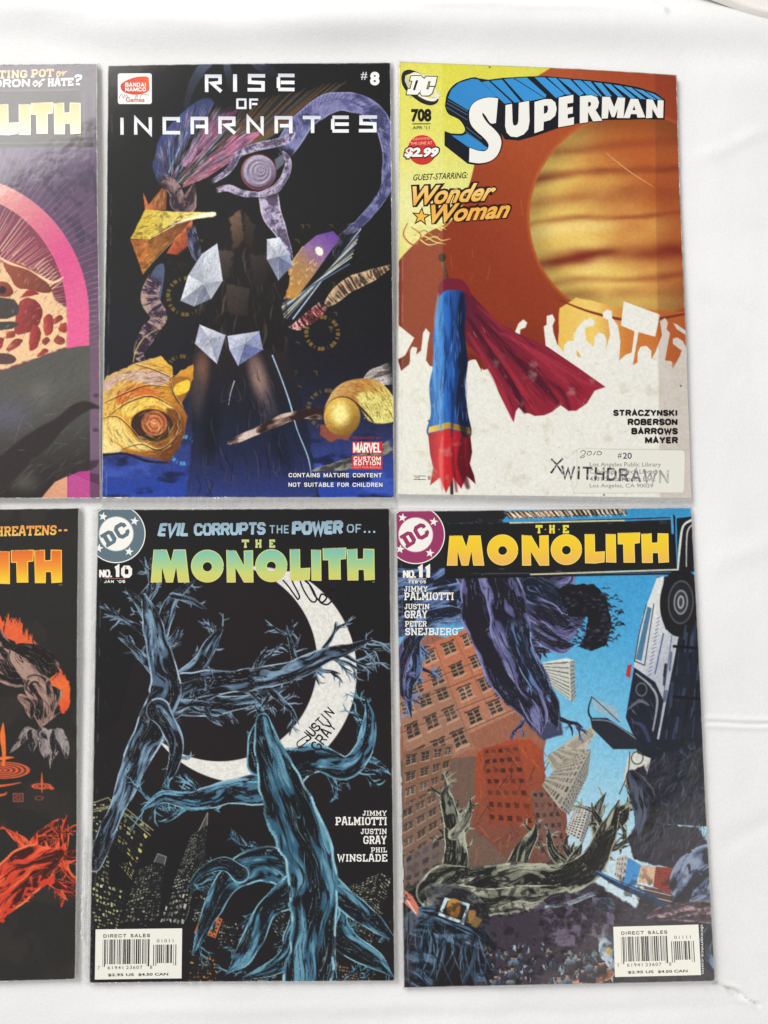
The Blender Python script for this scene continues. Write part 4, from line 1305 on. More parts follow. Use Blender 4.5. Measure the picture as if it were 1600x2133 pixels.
def planet(x, y):
    dx, dy = (x - pcx) / pr, (y - pcy) / pr
    r = np.hypot(dx, dy)
    v = y + 20 * (fbm(x / 130, y / 45, 3, 6) - .5) + (x - pcx) * .05 + 16 * np.sqrt(np.clip(1 - dx * dx, 0, 1))
    t = sst(-.6, .5, dx * .85 - dy * .55 + .5 * (fbm(x / 90, y / 60, 3, 9) - .5))
    c_ = mixc((226, 190, 98), (176, 92, 42), t)
    c_ = mixc(c_, (238, 212, 126), sst(.30, .0, np.hypot(dx + .42, dy - .42)) * .8)
    band = np.zeros_like(x)
    for yy, w, a in [(300, 12, .35), (352, 9, .75), (404, 20, .4), (446, 7, .5), (528, 17, 1.0), (577, 8, .45), (610, 14, .35)]:
        band = np.maximum(band, a * np.exp(-((v - yy - 16) / w) ** 2) * (0.45 + .75 * noise(x / 46, v / 30, 12)))
    c_ = mixc(c_, (122, 44, 28), np.clip(band, 0, 1))
    c_ = mixc(c_, (246, 226, 166), .35 * np.exp(-((v - 480) / 12) ** 2) * sst(.2, -.5, dx))
    return c_ * (0.80 + .20 * sst(1.0, .7, r))[..., None]


cv.ell(pcx, pcy, pr + 5, pr + 5, (196, 116, 52), a=.5, feather=5)
cv.ell(pcx, pcy, pr, pr, planet, feather=1.4)
cv.poly([(1166, 640), (1200, 618), (1290, 640), (1420, 650), (1450, 640), (1450, 800), (1160, 800)], gradm((1170, 0), (1440, 0), [(0, (226, 186, 88)), (.25, (232, 198, 106)), (.5, (198, 122, 54)), (1, (186, 92, 42))]), 1.5, rough=2, rs=30)
cv.line([(1160, 622), (1240, 652), (1330, 668), (1440, 652)], [2, 5, 6, 4], (116, 48, 28), 1.6)
yel = gradm((0, 127), (0, 560), [(0, (212, 206, 70)), (.35, (216, 212, 90)), (.7, (226, 224, 150)), (1, (218, 208, 104))])
cv.poly(np.concatenate([Z(3, [(20, 40), (850, 40), (852, 108)]), spline(Z(3, [(846, 112), (730, 190), (640, 290), (545, 420), (480, 540), (440, 690), (370, 860), (220, 950), (120, 1040), (70, 1100)])), Z(3, [(20, 1100)])]), yel, 1)
for i in range(9):
    x, y = rng.uniform(90, 220), rng.uniform(880, 1040)
    cv.line(Z(3, [(x, y), (x + rng.uniform(20, 60), y - rng.uniform(10, 60)), (x + rng.uniform(80, 150), y + rng.uniform(-20, 20)), (x + rng.uniform(120, 210), y - rng.uniform(0, 40))]), [1.6, 2.6, .8], rng.choice([(230, 216, 110), (240, 232, 150), (170, 120, 50)]), .8)
cv.line(Z(3, [(120, 900), (100, 960), (150, 1010), (190, 960), (140, 920)]), [2, 3, 1.6], (168, 62, 38))
paper = (226, 225, 214)
crowd = [(60, 400), (75, 290), (155, 355), (110, 440), (135, 480), (130, 425), (145, 400), (170, 405), (165, 440), (190, 420), (200, 330), (215, 305), (235, 330), (225, 380), (215, 470), (235, 500),
         (420, 520), (425, 480), (455, 462), (480, 470), (490, 500), (510, 520), (640, 480), (665, 340), (690, 280), (715, 258), (735, 275), (725, 300), (700, 310), (695, 350), (720, 420), (800, 400),
         (830, 400), (820, 295), (835, 285), (835, 240), (865, 232), (878, 260), (865, 290), (870, 330), (890, 390), (920, 425), (925, 390), (945, 370), (975, 368), (972, 340), (1000, 290), (1030, 262), (1060, 250), (1082, 268), (1075, 290),
         (1035, 300), (1030, 330), (1040, 370), (1075, 400), (1080, 350), (1100, 325), (1130, 335), (1142, 370), (1135, 420), (1160, 340), (1150, 260), (1125, 250), (1122, 225), (1145, 207), (1170, 215), (1170, 250), (1200, 290), (1212, 370),
         (1205, 470), (1240, 440), (1270, 430), (1285, 320), (1215, 290), (1230, 165), (1415, 235), (1390, 348), (1305, 325), (1275, 495), (1300, 480), (1300, 430), (1315, 400), (1345, 395), (1370, 420), (1370, 465), (1390, 430),
         (1425, 340), (1415, 270), (1440, 252), (1455, 275), (1448, 310), (1465, 330), (1440, 470), (1475, 475), (1478, 515), (1515, 450), (1525, 420), (1480, 385), (1480, 360), (1500, 352), (1530, 370), (1560, 430), (1600, 430), (1600, 1300), (40, 1300)]
cv.poly(Z(4, crowd), paper, .8)
cv.poly(Z(4, [(1482, 280), (1500, 285), (1560, 330), (1560, 350), (1500, 310)]), paper)
cv.poly(Z(4, [(70, 465), (100, 450), (135, 420), (130, 490), (88, 525)]), (110, 40, 26))
cv.poly(Z(4, [(425, 470), (440, 430), (500, 470), (500, 525), (470, 465)]), (112, 38, 26))
cv.poly(Z(4, [(988, 415), (1000, 430), (1012, 455), (990, 450)]), (214, 170, 80))
# blue and red banner post with a wind-blown crimson banner
cv.poly(Z(4, [(400, 70), (450, 130), (560, 250), (640, 310), (840, 400), (1000, 510), (1135, 606), (1080, 625), (1040, 690), (985, 728), (945, 728), (905, 700), (860, 735), (820, 752), (770, 755), (745, 742), (720, 740), (690, 712), (676, 730), (664, 788), (640, 740), (590, 640), (560, 560), (500, 460), (430, 390), (395, 330)]),
        gradm(Z(4, [(430, 120)])[0], Z(4, [(1000, 700)])[0], [(0, (88, 26, 44)), (.4, (116, 30, 48)), (1, (146, 34, 52))]), 1)
for pts, w, colr, a in [([(430, 250), (560, 450), (660, 600), (720, 735)], [3, 12, 16, 6], (58, 16, 32), .8), ([(470, 230), (640, 420), (780, 560), (890, 690)], [4, 14, 18, 8], (66, 18, 34), .8),
                        ([(480, 190), (700, 380), (900, 540), (1010, 700)], [2, 10, 12, 4], (162, 44, 64), .7), ([(430, 330), (520, 470), (600, 620), (660, 770)], [3, 9, 12, 3], (168, 46, 62), .7),
                        ([(600, 330), (820, 450), (1000, 570), (1110, 608)], [3, 8, 8, 2], (164, 50, 68), .7), ([(560, 330), (760, 520), (900, 620), (950, 720)], [2, 8, 12, 6], (84, 20, 36), .7),
                        ([(500, 320), (640, 520), (720, 640), (790, 745)], [2, 8, 10, 4], (172, 44, 60), .7)]:
    cv.line(Z(4, pts), w, colr, 4, a=a)
for x, y in [(505, 300), (460, 325), (680, 670)]:
    p = Z(4, [(x, y), (x + 14, y + 26)])
    cv.line(p, [.6, 2, .5], (226, 170, 180), 1, smooth=False)
cv.line(Z(3, [(300, 1085), (318, 1160), (330, 1230)]), [7, 8, 9], gradf(Z(3, [(300, 0)])[0], (120, 84, 60), Z(3, [(345, 0)])[0], (36, 26, 26)))
cv.ell(*Z(3, [(298, 1074)])[0], 8, 9, (60, 42, 34))
blue = gradm(Z(4, [(225, 0)])[0], Z(4, [(425, 0)])[0], [(0, (30, 74, 150)), (.3, (52, 124, 206)), (.6, (38, 88, 164)), (1, (20, 30, 60))])
cv.poly(Z(4, [(300, 80), (345, 70), (398, 84), (420, 200), (412, 330), (430, 470), (416, 600), (430, 740), (444, 860), (330, 900), (222, 850), (240, 740), (232, 600), (254, 480), (252, 340), (276, 210)]), blue, 1, smooth=True)
cv.line(Z(4, [(336, 860), (342, 1000), (348, 1152)]), 7, gradf(Z(4, [(330, 0)])[0], (112, 80, 58), Z(4, [(356, 0)])[0], (40, 30, 28)))
redc = gradm(Z(4, [(230, 0)])[0], Z(4, [(440, 0)])[0], [(0, (150, 28, 36)), (.3, (210, 42, 48)), (.65, (176, 30, 40)), (1, (84, 14, 26))])
cv.poly(Z(4, [(226, 846), (330, 820), (442, 852), (452, 940), (440, 1000), (462, 1060), (470, 1104), (424, 1062), (396, 1128), (356, 1070), (318, 1150), (288, 1070), (236, 1110), (252, 1020), (236, 950)]), redc, 1)
cv.poly(Z(4, [(288, 70), (335, 48), (410, 62), (450, 140), (400, 112), (320, 110), (280, 140)]), (112, 28, 46), 1, smooth=True)
cv.poly(Z(4, [(230, 812), (330, 786), (440, 816), (442, 846), (330, 818), (226, 842)]), gradf(Z(4, [(240, 0)])[0], (224, 192, 84), Z(4, [(430, 0)])[0], (120, 84, 34)), 1)
for pts, w, colr in [([(280, 130), (268, 260), (276, 400)], [2, 9, 2], (92, 160, 226)), ([(400, 130), (392, 260), (408, 400)], [6, 18, 8], (16, 20, 40)), ([(340, 130), (352, 280), (336, 400)], [1, 8, 2], (22, 44, 92)), ([(300, 560), (286, 700), (292, 830)], [2, 9, 2], (90, 156, 224)),
                     ([(396, 540), (390, 690), (412, 850)], [8, 20, 12], (16, 20, 38)), ([(340, 570), (352, 700), (346, 860)], [1, 9, 3], (20, 40, 86)), ([(300, 860), (290, 980), (300, 1130)], [2, 9, 3], (232, 90, 84)), ([(400, 870), (396, 1000), (430, 1120)], [6, 18, 8], (76, 12, 24)),
                     ([(350, 860), (356, 1000), (372, 1140)], [1, 8, 4], (112, 18, 30)), ([(310, 300), (322, 480), (300, 640)], [1, 7, 1], (20, 36, 80)), ([(360, 380), (372, 520), (356, 700)], [1, 6, 1], (20, 40, 88)), ([(262, 380), (256, 520), (266, 660)], [1, 6, 1], (96, 164, 230)), ([(404, 400), (400, 480), (410, 560)], [8, 20, 8], (16, 20, 40))]:
    cv.line(Z(4, pts), w, colr, 3, a=.75)
cape = Z(4, [(440, 140), (560, 260), (840, 405), (1120, 606), (1000, 720), (900, 695), (800, 745), (690, 705), (660, 770), (560, 550), (440, 380)])
cv.etch(cape, 300, [(70, 18, 34), (170, 52, 70), (50, 14, 28), (130, 32, 50)], lambda x, y: math.atan2(y - 590, x - 930), 46, 2.2, .6, .1, .1, 12)
cv.etch(Z(4, [(290, 100), (400, 100), (420, 480), (435, 830), (240, 830), (260, 480)]), 150, [(16, 22, 46), (24, 56, 116), (96, 164, 228)], 1.57, 40, 2.2, .6, .12, .12, 13)
# tape bands, scuffs and dirt of a library copy
cv.all((246, 244, 214), .13, lambda x, y: sst(923, 920, x - (y - 130) * 0.004) * sst(834, 838, x) * (y > 0))
cv.all((70, 20, 20), .16, lambda x, y: sst(1362, 1366, x - (y - 150) * .012))
cv.all((190, 184, 160), .5, lambda x, y: sst(.62, .82, fbm(x / 26, y / 26, 4, 21)) * sst(700, 780, y) * .8)
for i in range(120):
    x, y = rng.uniform(832, 1436), rng.uniform(740, 1034)
    cv.ell(x, y, rng.uniform(.4, 1.6), rng.uniform(.4, 1.6), (150, 146, 128), a=.5)
for i in range(16):
    x, y = rng.uniform(840, 1200), rng.uniform(240, 720)
    cv.line([(x, y), (x + rng.uniform(-8, 8), y + rng.uniform(6, 40))], [.4, 1.4, .3], (222, 180, 140), .8, a=.5, smooth=False)
cv.line([(1262, 318), (1310, 355), (1362, 388)], [.5, 1.6, .4], (240, 210, 160), 1, a=.8)
for x, y in [(1258, 1036), (1418, 804), (893, 877), (1020, 141)]:
    cv.ell(x, min(y, 1031), 2, 1.8, (40, 38, 34), a=.8)
cv.grain(.05, 4, 4)
p = c.part('title')
K, BLUE = (22, 24, 32), gradm((930, 160), (1390, 260), [(0, (46, 128, 190)), (.5, (56, 146, 208)), (1, (78, 156, 206))])
# black body of the block lettering
p.poly(np.concatenate([spline(Z(3, [(312, 300), (325, 232), (372, 180), (452, 153), (485, 158)])), Z(3, [(535, 166), (610, 157), (745, 151), (825, 150), (960, 163), (1060, 172), (1190, 186), (1300, 205), (1390, 232), (1440, 268), (1438, 368), (1330, 366), (1240, 370),
         (1125, 372), (1000, 388), (890, 414), (770, 455), (690, 476), (618, 470)]), spline(Z(3, [(600, 440), (608, 490), (590, 545), (545, 585), (480, 600), (428, 594)])), Z(3, [(310, 502), (310, 428)]), spline(Z(3, [(345, 440), (400, 440), (414, 415), (385, 370), (330, 340), (312, 300)]))]), K)
for pts in ([(328, 258), (345, 215), (385, 180), (452, 160), (482, 164), (560, 236), (580, 255), (520, 256), (470, 276), (440, 310), (430, 322)],
            [(500, 178), (535, 172), (655, 284), (618, 290)], [(546, 172), (604, 166), (700, 282), (668, 284)], [(614, 164), (660, 160), (820, 262), (720, 282)],
            [(668, 160), (730, 156), (830, 246), (826, 262)], [(770, 156), (822, 156), (925, 244), (880, 262)], [(836, 158), (880, 160), (960, 244), (930, 244)], [(890, 162), (952, 168), (1022, 240), (1000, 252)],
            [(966, 170), (1008, 174), (1098, 252), (1040, 250)], [(1018, 176), (1056, 178), (1120, 258), (1108, 254)], [(1072, 182), (1112, 186), (1166, 252), (1140, 256)], [(1124, 188), (1160, 192), (1228, 258), (1200, 256)],
            [(1172, 194), (1214, 200), (1290, 262), (1262, 262)], [(1226, 202), (1266, 208), (1342, 266), (1312, 264)], [(1280, 212), (1326, 222), (1396, 268), (1366, 266)], [(1340, 226), (1384, 240), (1428, 268), (1406, 268)],
            [(345, 450), (400, 452), (425, 440), (540, 520), (520, 526), (470, 524), (440, 516)]):
    p.poly(Z(3, pts), BLUE, lift=.5)
for a, b_ in [((326, 270), (430, 330)), ((322, 285), (428, 346)), ((318, 305), (428, 372)), ((420, 408), (500, 470)), ((416, 428), (505, 494))]:
    p.line(Z(3, [a, b_]), 1.6, (72, 100, 124), lift=.7)
TW = (232, 230, 222)


def letter(pts, holes=(), smooth=False):
    q = spline(Z(3, pts), True) if smooth else Z(3, pts)
    p.line(np.concatenate([q, q[:2]]), 2.6, (30, 16, 22), lift=.9)
    p.poly(q, TW, holes=[Z(3, h_) for h_ in holes], lift=1.3)


s_out = np.concatenate([Z(3, [(584, 262)]), spline(Z(3, [(573, 388), (545, 388), (520, 352), (505, 336), (506, 352), (530, 388), (570, 425), (596, 462), (600, 500), (582, 548), (545, 580), (490, 592), (436, 586)])), Z(3, [(438, 514)]), spline(Z(3, [(480, 528), (518, 530), (535, 510), (532, 488), (506, 458), (468, 424), (444, 392), (436, 350), (444, 306), (476, 274), (530, 258), (584, 262)]))[:-1]])
p.line(np.concatenate([s_out, s_out[:2]]), 2.6, (30, 16, 22), lift=.9)
p.poly(s_out, TW, lift=1.3)
letter([(622, 297), (655, 291), (658, 380), (662, 398), (672, 402), (684, 394), (688, 378), (690, 286), (742, 276), (745, 380), (738, 420), (715, 446), (680, 460), (648, 456), (628, 436), (620, 404)])
letter([(770, 282), (770, 440), (816, 424), (818, 382), (850, 374), (876, 352), (884, 318), (876, 284), (856, 268), (820, 268)], [[(818, 302), (836, 300), (840, 318), (834, 336), (818, 342)]])
letter([(894, 260), (968, 246), (968, 286), (938, 290), (938, 312), (966, 306), (966, 340), (940, 344), (940, 366), (972, 358), (972, 396), (892, 410)])
letter([(1002, 254), (1060, 248), (1090, 258), (1100, 284), (1094, 310), (1082, 322), (1118, 376), (1070, 380), (1044, 332), (1044, 384), (1002, 390)], [[(1044, 282), (1056, 282), (1060, 294), (1054, 304), (1044, 306)]])
letter([(1116, 256), (1156, 256), (1178, 308), (1196, 258), (1234, 260), (1226, 362), (1192, 362), (1196, 318), (1180, 358), (1166, 358), (1150, 316), (1146, 364), (1114, 366)])
letter([(1262, 264), (1300, 266), (1338, 358), (1298, 360), (1294, 342), (1264, 342), (1258, 362), (1226, 362)], [[(1281, 300), (1288, 322), (1272, 322)]])
letter([(1344, 266), (1376, 268), (1400, 314), (1402, 270), (1432, 272), (1430, 360), (1402, 360), (1374, 314), (1374, 360), (1342, 362)])
p.done()

p = c.part('publisher_emblem')


def ZS(pts):
    return Z('S', pts)


p.line(spline(ZS([(560, 120), (400, 40), (230, -10), (130, 20), (100, 120), (120, 250), (200, 370), (320, 470), (470, 570), (620, 615), (730, 590), (790, 510)])), [3, 6, 9, 10, 9, 8, 7, 8, 9, 9, 7, 2], (34, 32, 34))
p.line(spline(ZS([(150, 60), (160, 170), (220, 280)])), [2, 7, 3], (196, 194, 186), lift=.3)
p.line(spline(ZS([(220, 60), (330, 30), (520, 90)])), [3, 7, 3], (228, 226, 206), lift=.3)
p.line(spline(ZS([(400, 450), (560, 530), (700, 550), (770, 500)])), [3, 6, 6, 2], (232, 230, 222), lift=.3)
p.line(spline(ZS([(640, 480), (730, 450), (720, 330)])), [4, 6, 2], (226, 222, 196), lift=.3)
p.star(*ZS([(765, 470)])[0], 8.5, (224, 222, 206), rot=.3, lift=.5)
D = ZS([(250, 75), (440, 75), (500, 130), (490, 210), (430, 380), (370, 445), (160, 440), (185, 330), (235, 330), (275, 170), (225, 165)])
Cc = ZS([(540, 90), (755, 95), (715, 275), (610, 272), (635, 185), (590, 180), (545, 340), (590, 345), (605, 295), (700, 295), (655, 420), (600, 465), (460, 465), (430, 410), (490, 160)])
for q in (D, Cc):
    p.line(np.concatenate([q, q[:2]]), 3.4, (30, 28, 28), lift=.8)
    p.poly(q, (236, 234, 228), lift=1.2)
p.poly(ZS([(345, 160), (390, 160), (325, 360), (285, 355)]), (30, 28, 28), lift=1.6)
p.text('TM', Zb('S', 215, 485, 265, 505), (140, 130, 60))
p.done()
p = c.part('issue_number')
p.text('708', Zb('S', 250, 725, 645, 985), INK, bold=.05)
p.box(*Zb('S', 268, 1012, 630, 1032), (84, 78, 40))
p.text("APR '11", Zb('S', 275, 1065, 610, 1130), (92, 84, 52), bold=.02)
p.done()
p = c.part('price_badge')
x, y = ZS([(465, 1535)])[0]
p.ell(x, y, 30, 31, gradf((x, y - 30), (206, 48, 52), (x, y + 30), (196, 52, 40)))
p.text('DRAWING', ZS([(290, 1305), (620, 1280), (625, 1330), (285, 1345)]), (236, 176, 150), bold=.0, lift=.4)
p.text('THE LINE AT', ZS([(225, 1385), (665, 1365), (660, 1425), (235, 1435)]), (236, 176, 150), bold=.015, lift=.4)
pq = ZS([(128, 1490), (800, 1490), (765, 1700), (112, 1700)])
for g, colr, lf in ((3.4, (44, 24, 26), .8), (0, (240, 238, 232), 1.3)):
    p.text('$2.99', pq, colr, bold=.055 + (.045 if g else 0), lift=lf, shear=.12, grow=g * .8)
p.done()
p = c.part('guest_title')
p.text('GUEST-STARRING:', Z(3, [(152, 650), (430, 636), (428, 668), (148, 682)]), (36, 32, 22), bold=.01, shear=.15)
for body, q in (('Wonder', Z(3, [(146, 712), (590, 686), (555, 780), (135, 812)])), ('Woman', Z(3, [(242, 806), (660, 776), (635, 868), (230, 902)]))):
    for g, colr, lf in ((6.0, (34, 22, 20), .3), (2.2, (60, 30, 18), .8), (0, gradm((0, 385), (0, 470), [(0, (240, 208, 130)), (.5, (232, 168, 72)), (1, (236, 186, 96))]), 1.4)):
        p.text(body, q, colr, bold=.03 + g * .016, lift=lf + (.05 if body == 'Woman' else 0), shear=.22, grow=g * .55)
p.star(*Z(3, [(190, 866)])[0], 21, (34, 22, 20), rot=.1, lift=.5)
p.star(*Z(3, [(190, 866)])[0], 15, (236, 178, 70), rot=.1, lift=1.6)
p.done()
p = c.part('credits')
for body, q in (('STRACZYNSKI', (1177, 725, 1503, 753)), ('ROBERSON', (1250, 771, 1503, 800)), ('BARROWS', (1269, 818, 1504, 847)), ('MAYER', (1339, 864, 1505, 893))):
    p.sans(body, Zb(4, *q), (26, 22, 24), .33, .22)
p.done()
p = c.part('artist_mark')
for q in ([(152, 1062), (215, 1062)], [(152, 1080), (215, 1080)], [(180, 1060), (180, 1082)], [(158, 1071), (176, 1071)]):
    p.line(Z(4, q), 1.1, (70, 60, 56))
p.box(*Zb(4, 224, 1062, 240, 1082), (180, 150, 140))
p.done()
p = c.part('library_sticker')
tape, edge = (224, 223, 211), (198, 196, 182)
a0, b0, a1, b1 = Zb('L', 315, 182, 1480, 655)
a2, _, _, b2 = Zb('L', 262, 200, 0, 645)
p.poly([(a0, b0), (a1 - 4, b0 + 3), (a1, b0 + 8), (a1 - 1, b1 - 6), (a1 - 6, b1), (a0 - 6, b1), (a0 - 8, b1 - 4), (a0, b1 - 20)], tape)
for q in ([(320, 182), (1440, 190), (1478, 220), (1470, 620), (1440, 655)], [(318, 184), (322, 560), (290, 610)], [(262, 240), (285, 205), (318, 200)], [(262, 540), (280, 640), (330, 656), (840, 655), (1440, 652)], [(840, 660), (838, 706)]):
    p.line(Z('L', q), .9, edge, smooth=len(q) > 3, lift=.3)
p.text('#', Zb('L', 757, 224, 800, 284), (60, 56, 76), lift=.5)
p.text('20', Zb('L', 812, 222, 908, 288), (60, 56, 76), bold=.012, lift=.5)
GR = (140, 138, 136)
for body, q in (('Los Angeles Public Library', (455, 325, 1222, 385)), ('Cahuenga Branch Library', (455, 400, 1195, 462)), ('4591 Santa Monica Blvd.', (455, 478, 1165, 530)), ('Los Angeles, CA 90029', (455, 556, 1138, 608))):
    p.text(body, Zb('L', *q), GR, bold=.004, lift=.5)
stamp = gradm(Z('L', [(150, 400)])[0], Z('L', [(1310, 480)])[0], [(0, (70, 66, 74)), (.35, (58, 55, 62)), (.6, (92, 88, 94)), (.8, (136, 132, 134)), (1, (172, 170, 164))])
for q in ([(352, 222), (380, 200), (408, 212), (398, 240), (350, 272), (380, 276), (402, 256)], [(425, 240), (440, 212), (472, 214), (468, 240), (440, 250), (425, 240)], [(522, 204), (494, 250)], [(530, 236), (548, 208), (582, 222), (572, 244), (540, 244), (530, 236)]):
    p.line(Z('L', q), [.8, 1.5, .9, 1.3], (58, 58, 60), smooth=True, lift=.8)
p.done()
p = c.part('library_stamp')
p.maxe = 3.5
stamp_ink = lambda x, y: mixc(stamp(x, y), (206, 204, 194), np.clip(sst(.5, .75, fbm(x / 6, y / 6, 3, 77)) * .8, 0, 1))
p.sans('WITHDRAWN', Z('L', [(150, 362), (1310, 412), (1306, 550), (146, 500)]), stamp_ink, .16, .2, lift=2.2)
for q, w in (([(42, 290), (100, 350), (165, 450)], [4, 3, 4]), ([(165, 285), (100, 350), (38, 442)], [4, 2.4, 4])):
    p.line(Z('L', q), w, lambda x, y: mixc((44, 42, 46), (150, 148, 142), sst(.5, .7, fbm(x / 4, y / 4, 2, 5))), lift=2.4)
p.done()
c.build((5, 4, 3, 18))

# ================================================================== comic: night city and moon, green title
c = Comic('sleeved comic with pale green title, white crescent moon and lit night towers',
          [(204, 1061), (812, 1059), (823, 2043), (186, 2048)], INK_BAG, 0.0003, 4.0)
cv = c.cv
rng = random.Random(21)
cv.all(gradm((0, 1060), (0, 2045), [(0, (26, 25, 24)), (.3, (25, 23, 23)), (.55, (30, 25, 26)), (.75, (24, 22, 24)), (1, (26, 22, 24))]))
# moon
cv.ell(512, 1400, 231, 231, (224, 222, 214))
cv.ell(458, 1380, 203, 206, (30, 25, 27))
cv.poly([(180, 1060), (830, 1060), (830, 1160), (600, 1190), (540, 1178), (430, 1190), (300, 1290), (250, 1500), (180, 1540)], (25, 23, 23), 2)
cv.poly([(310, 1560), (372, 1590), (335, 1640), (300, 1600)], (30, 25, 27))
# lit towers
lit, dk = (206, 204, 150), (26, 25, 25)
F = lambda k, q, *a, **kw: cv.facade(Z(k, q), *a, **kw)
for k, q, nu, nv, fr, lt, sd in [
    (6, [(80, 300), (160, 290), (160, 720), (70, 660)], 5, 22, .55, (200, 196, 140), 1), (6, [(160, 290), (370, 430), (270, 690), (160, 560)], 9, 14, .6, (196, 190, 120), 2),
    (6, [(75, 690), (250, 740), (190, 960), (75, 930)], 9, 12, .5, (200, 204, 150), 3), (6, [(300, 640), (375, 610), (330, 890), (215, 900)], 6, 22, .62, (160, 168, 140), 4),
    (6, [(375, 610), (435, 610), (400, 880), (330, 890)], 5, 20, .45, (120, 130, 116), 5), (6, [(560, 470), (600, 440), (525, 920), (405, 900)], 7, 44, .72, (190, 192, 176), 6),
    (6, [(600, 440), (642, 400), (628, 600), (525, 920)], 6, 44, .5, (150, 156, 146), 7), (6, [(630, 700), (700, 730), (620, 880), (560, 900)], 6, 10, .6, (190, 194, 180), 8),
    (6, [(1330, 720), (1490, 650), (1400, 960), (1280, 920)], 9, 24, .7, (176, 180, 150), 9), (6, [(1490, 650), (1545, 680), (1440, 1010), (1400, 960)], 4, 26, .6, (186, 188, 160), 10),
    (6, [(820, 1140), (960, 1150), (980, 1195), (800, 1195)], 10, 3, .7, (190, 188, 120), 12), (6, [(1090, 1040), (1170, 1040), (1190, 1195), (1060, 1150)], 6, 9, .55, (200, 140, 100), 13),
    (6, [(1170, 1060), (1400, 1140), (1380, 1195), (1190, 1195)], 14, 6, .5, (180, 140, 112), 14), (6, [(880, 800), (1000, 820), (1120, 1010), (980, 960)], 10, 12, .45, (170, 196, 200), 15),
    (6, [(560, 1040), (700, 1080), (680, 1195), (540, 1195)], 9, 7, .4, (210, 140, 80), 16), (6, [(700, 880), (800, 900), (760, 1040), (690, 1030)], 8, 10, .35, (150, 150, 140), 17)]:
    F(k, q, nu, nv, dk, (32, 31, 32), lit=lt, frac=fr, mu=.20, mv=.27, seed=sd, wob=.55)
for pts in ([(80, 312), (155, 285), (165, 300), (180, 330), (80, 355)], [(80, 345), (165, 325), (240, 380)], [(165, 295), (250, 345), (375, 445)], [(170, 320), (250, 375), (360, 470)]):
    cv.line(Z(6, pts), 2.0, (168, 162, 120), .8, smooth=False, a=.9)
for pts in ([(150, 470), (270, 590), (165, 640)],):
    cv.poly(Z(6, pts), (22, 22, 22), 4)
for pts in ([(600, 445), (642, 358), (640, 420)], [(380, 600), (398, 560), (440, 575), (430, 612)]):
    cv.poly(Z(6, pts), (70, 72, 70), 1)
    cv.line(Z(6, pts), 1.4, (160, 162, 150), .8, smooth=False)
F(6, [(670, 865), (715, 880), (680, 975), (640, 960)], 2, 5, (186, 104, 52), (60, 34, 22), mu=.3, mv=.28, seed=4)
F(6, [(615, 850), (632, 855), (590, 955), (575, 950)], 1, 1, (206, 120, 60), (196, 130, 70), mu=.3, mv=.1)
F(6, [(1285, 715), (1320, 730), (1295, 830), (1248, 810)], 2, 5, (86, 82, 60), (40, 38, 30), mu=.3, mv=.25, seed=6)
for i in range(260):
    x, y = rng.uniform(80, 1540), rng.uniform(700, 1195)
    if abs(x - 760) > 90 + rng.random() * 200 and rng.random() < .6:
        q = Z(6, [(x, y), (x + rng.uniform(3, 10), y + rng.uniform(-3, 5))])
        cv.line(q, rng.uniform(1, 2.2), rng.choice([(196, 196, 150), (150, 150, 140), (206, 150, 96), (110, 112, 110)]), .6, a=.7, smooth=False)
# two gnarled thorn trees lit by the moon, one leaping over the other
G = dict(dark=(22, 22, 26), mid=(78, 98, 120), hi=(132, 162, 182), rim=(176, 200, 214))
T = dict(dark=(20, 22, 27), mid=(66, 108, 132), hi=(122, 172, 196), rim=(156, 196, 208))


def L5(pts, w, seed, st=G, k=5, **kw):
    w = np.array(w, float) * 1.08
    if w.max() < 44 or seed in (139, 140, 141, 151, 152):
        kw.setdefault('fade', False)
    o = dict(fs=62, ft=4.6, thr=.545)
    o.update(kw)
    cv.limb(Z(k, pts), np.array(w, float), seed=seed, **o, **st)


def cv_outline(pts, w):
    q = spline(pts)
    d = np.gradient(q, axis=0)
    d /= np.linalg.norm(d, axis=1, keepdims=True)
    k = np.interp(np.linspace(0, 1, len(q)), np.linspace(0, 1, len(w)), w)[:, None] * .5
    nrm = np.stack([-d[:, 1], d[:, 0]], 1) * k
    return np.concatenate([q + nrm, (q - nrm)[::-1]])


def twig(x, y, ang, ln, w, st, depth):
    p_ = [(x, y)]
    a_ = ang
    for _ in range(4):
        a_ += rng.uniform(-.38, .38)
        p_.append((p_[-1][0] + ln / 4 * math.cos(a_), p_[-1][1] + ln / 4 * math.sin(a_)))
    if depth and w > 3:
        for _ in range(3 if ln > 40 else 2):
            q_ = p_[rng.randrange(1, 4)]
            twig(q_[0], q_[1], a_ + rng.choice((-1, 1)) * rng.uniform(.35, .9), ln * rng.uniform(.4, .6), w * .55, st, depth - 1)
    if w > 6:
        cv.limb(np.array(p_), [w, w * .7, w * .25], seed=rng.randrange(900), fs=30, ft=2.6, thr=.52, fade=False, **st)
    else:
        cv.line(p_, [w, w * .7, .8], st['mid'], .8)
        cv.line(np.array(p_) + [.8, -.6], [w * .4, w * .3, .4], st['rim'], .7, a=.9)


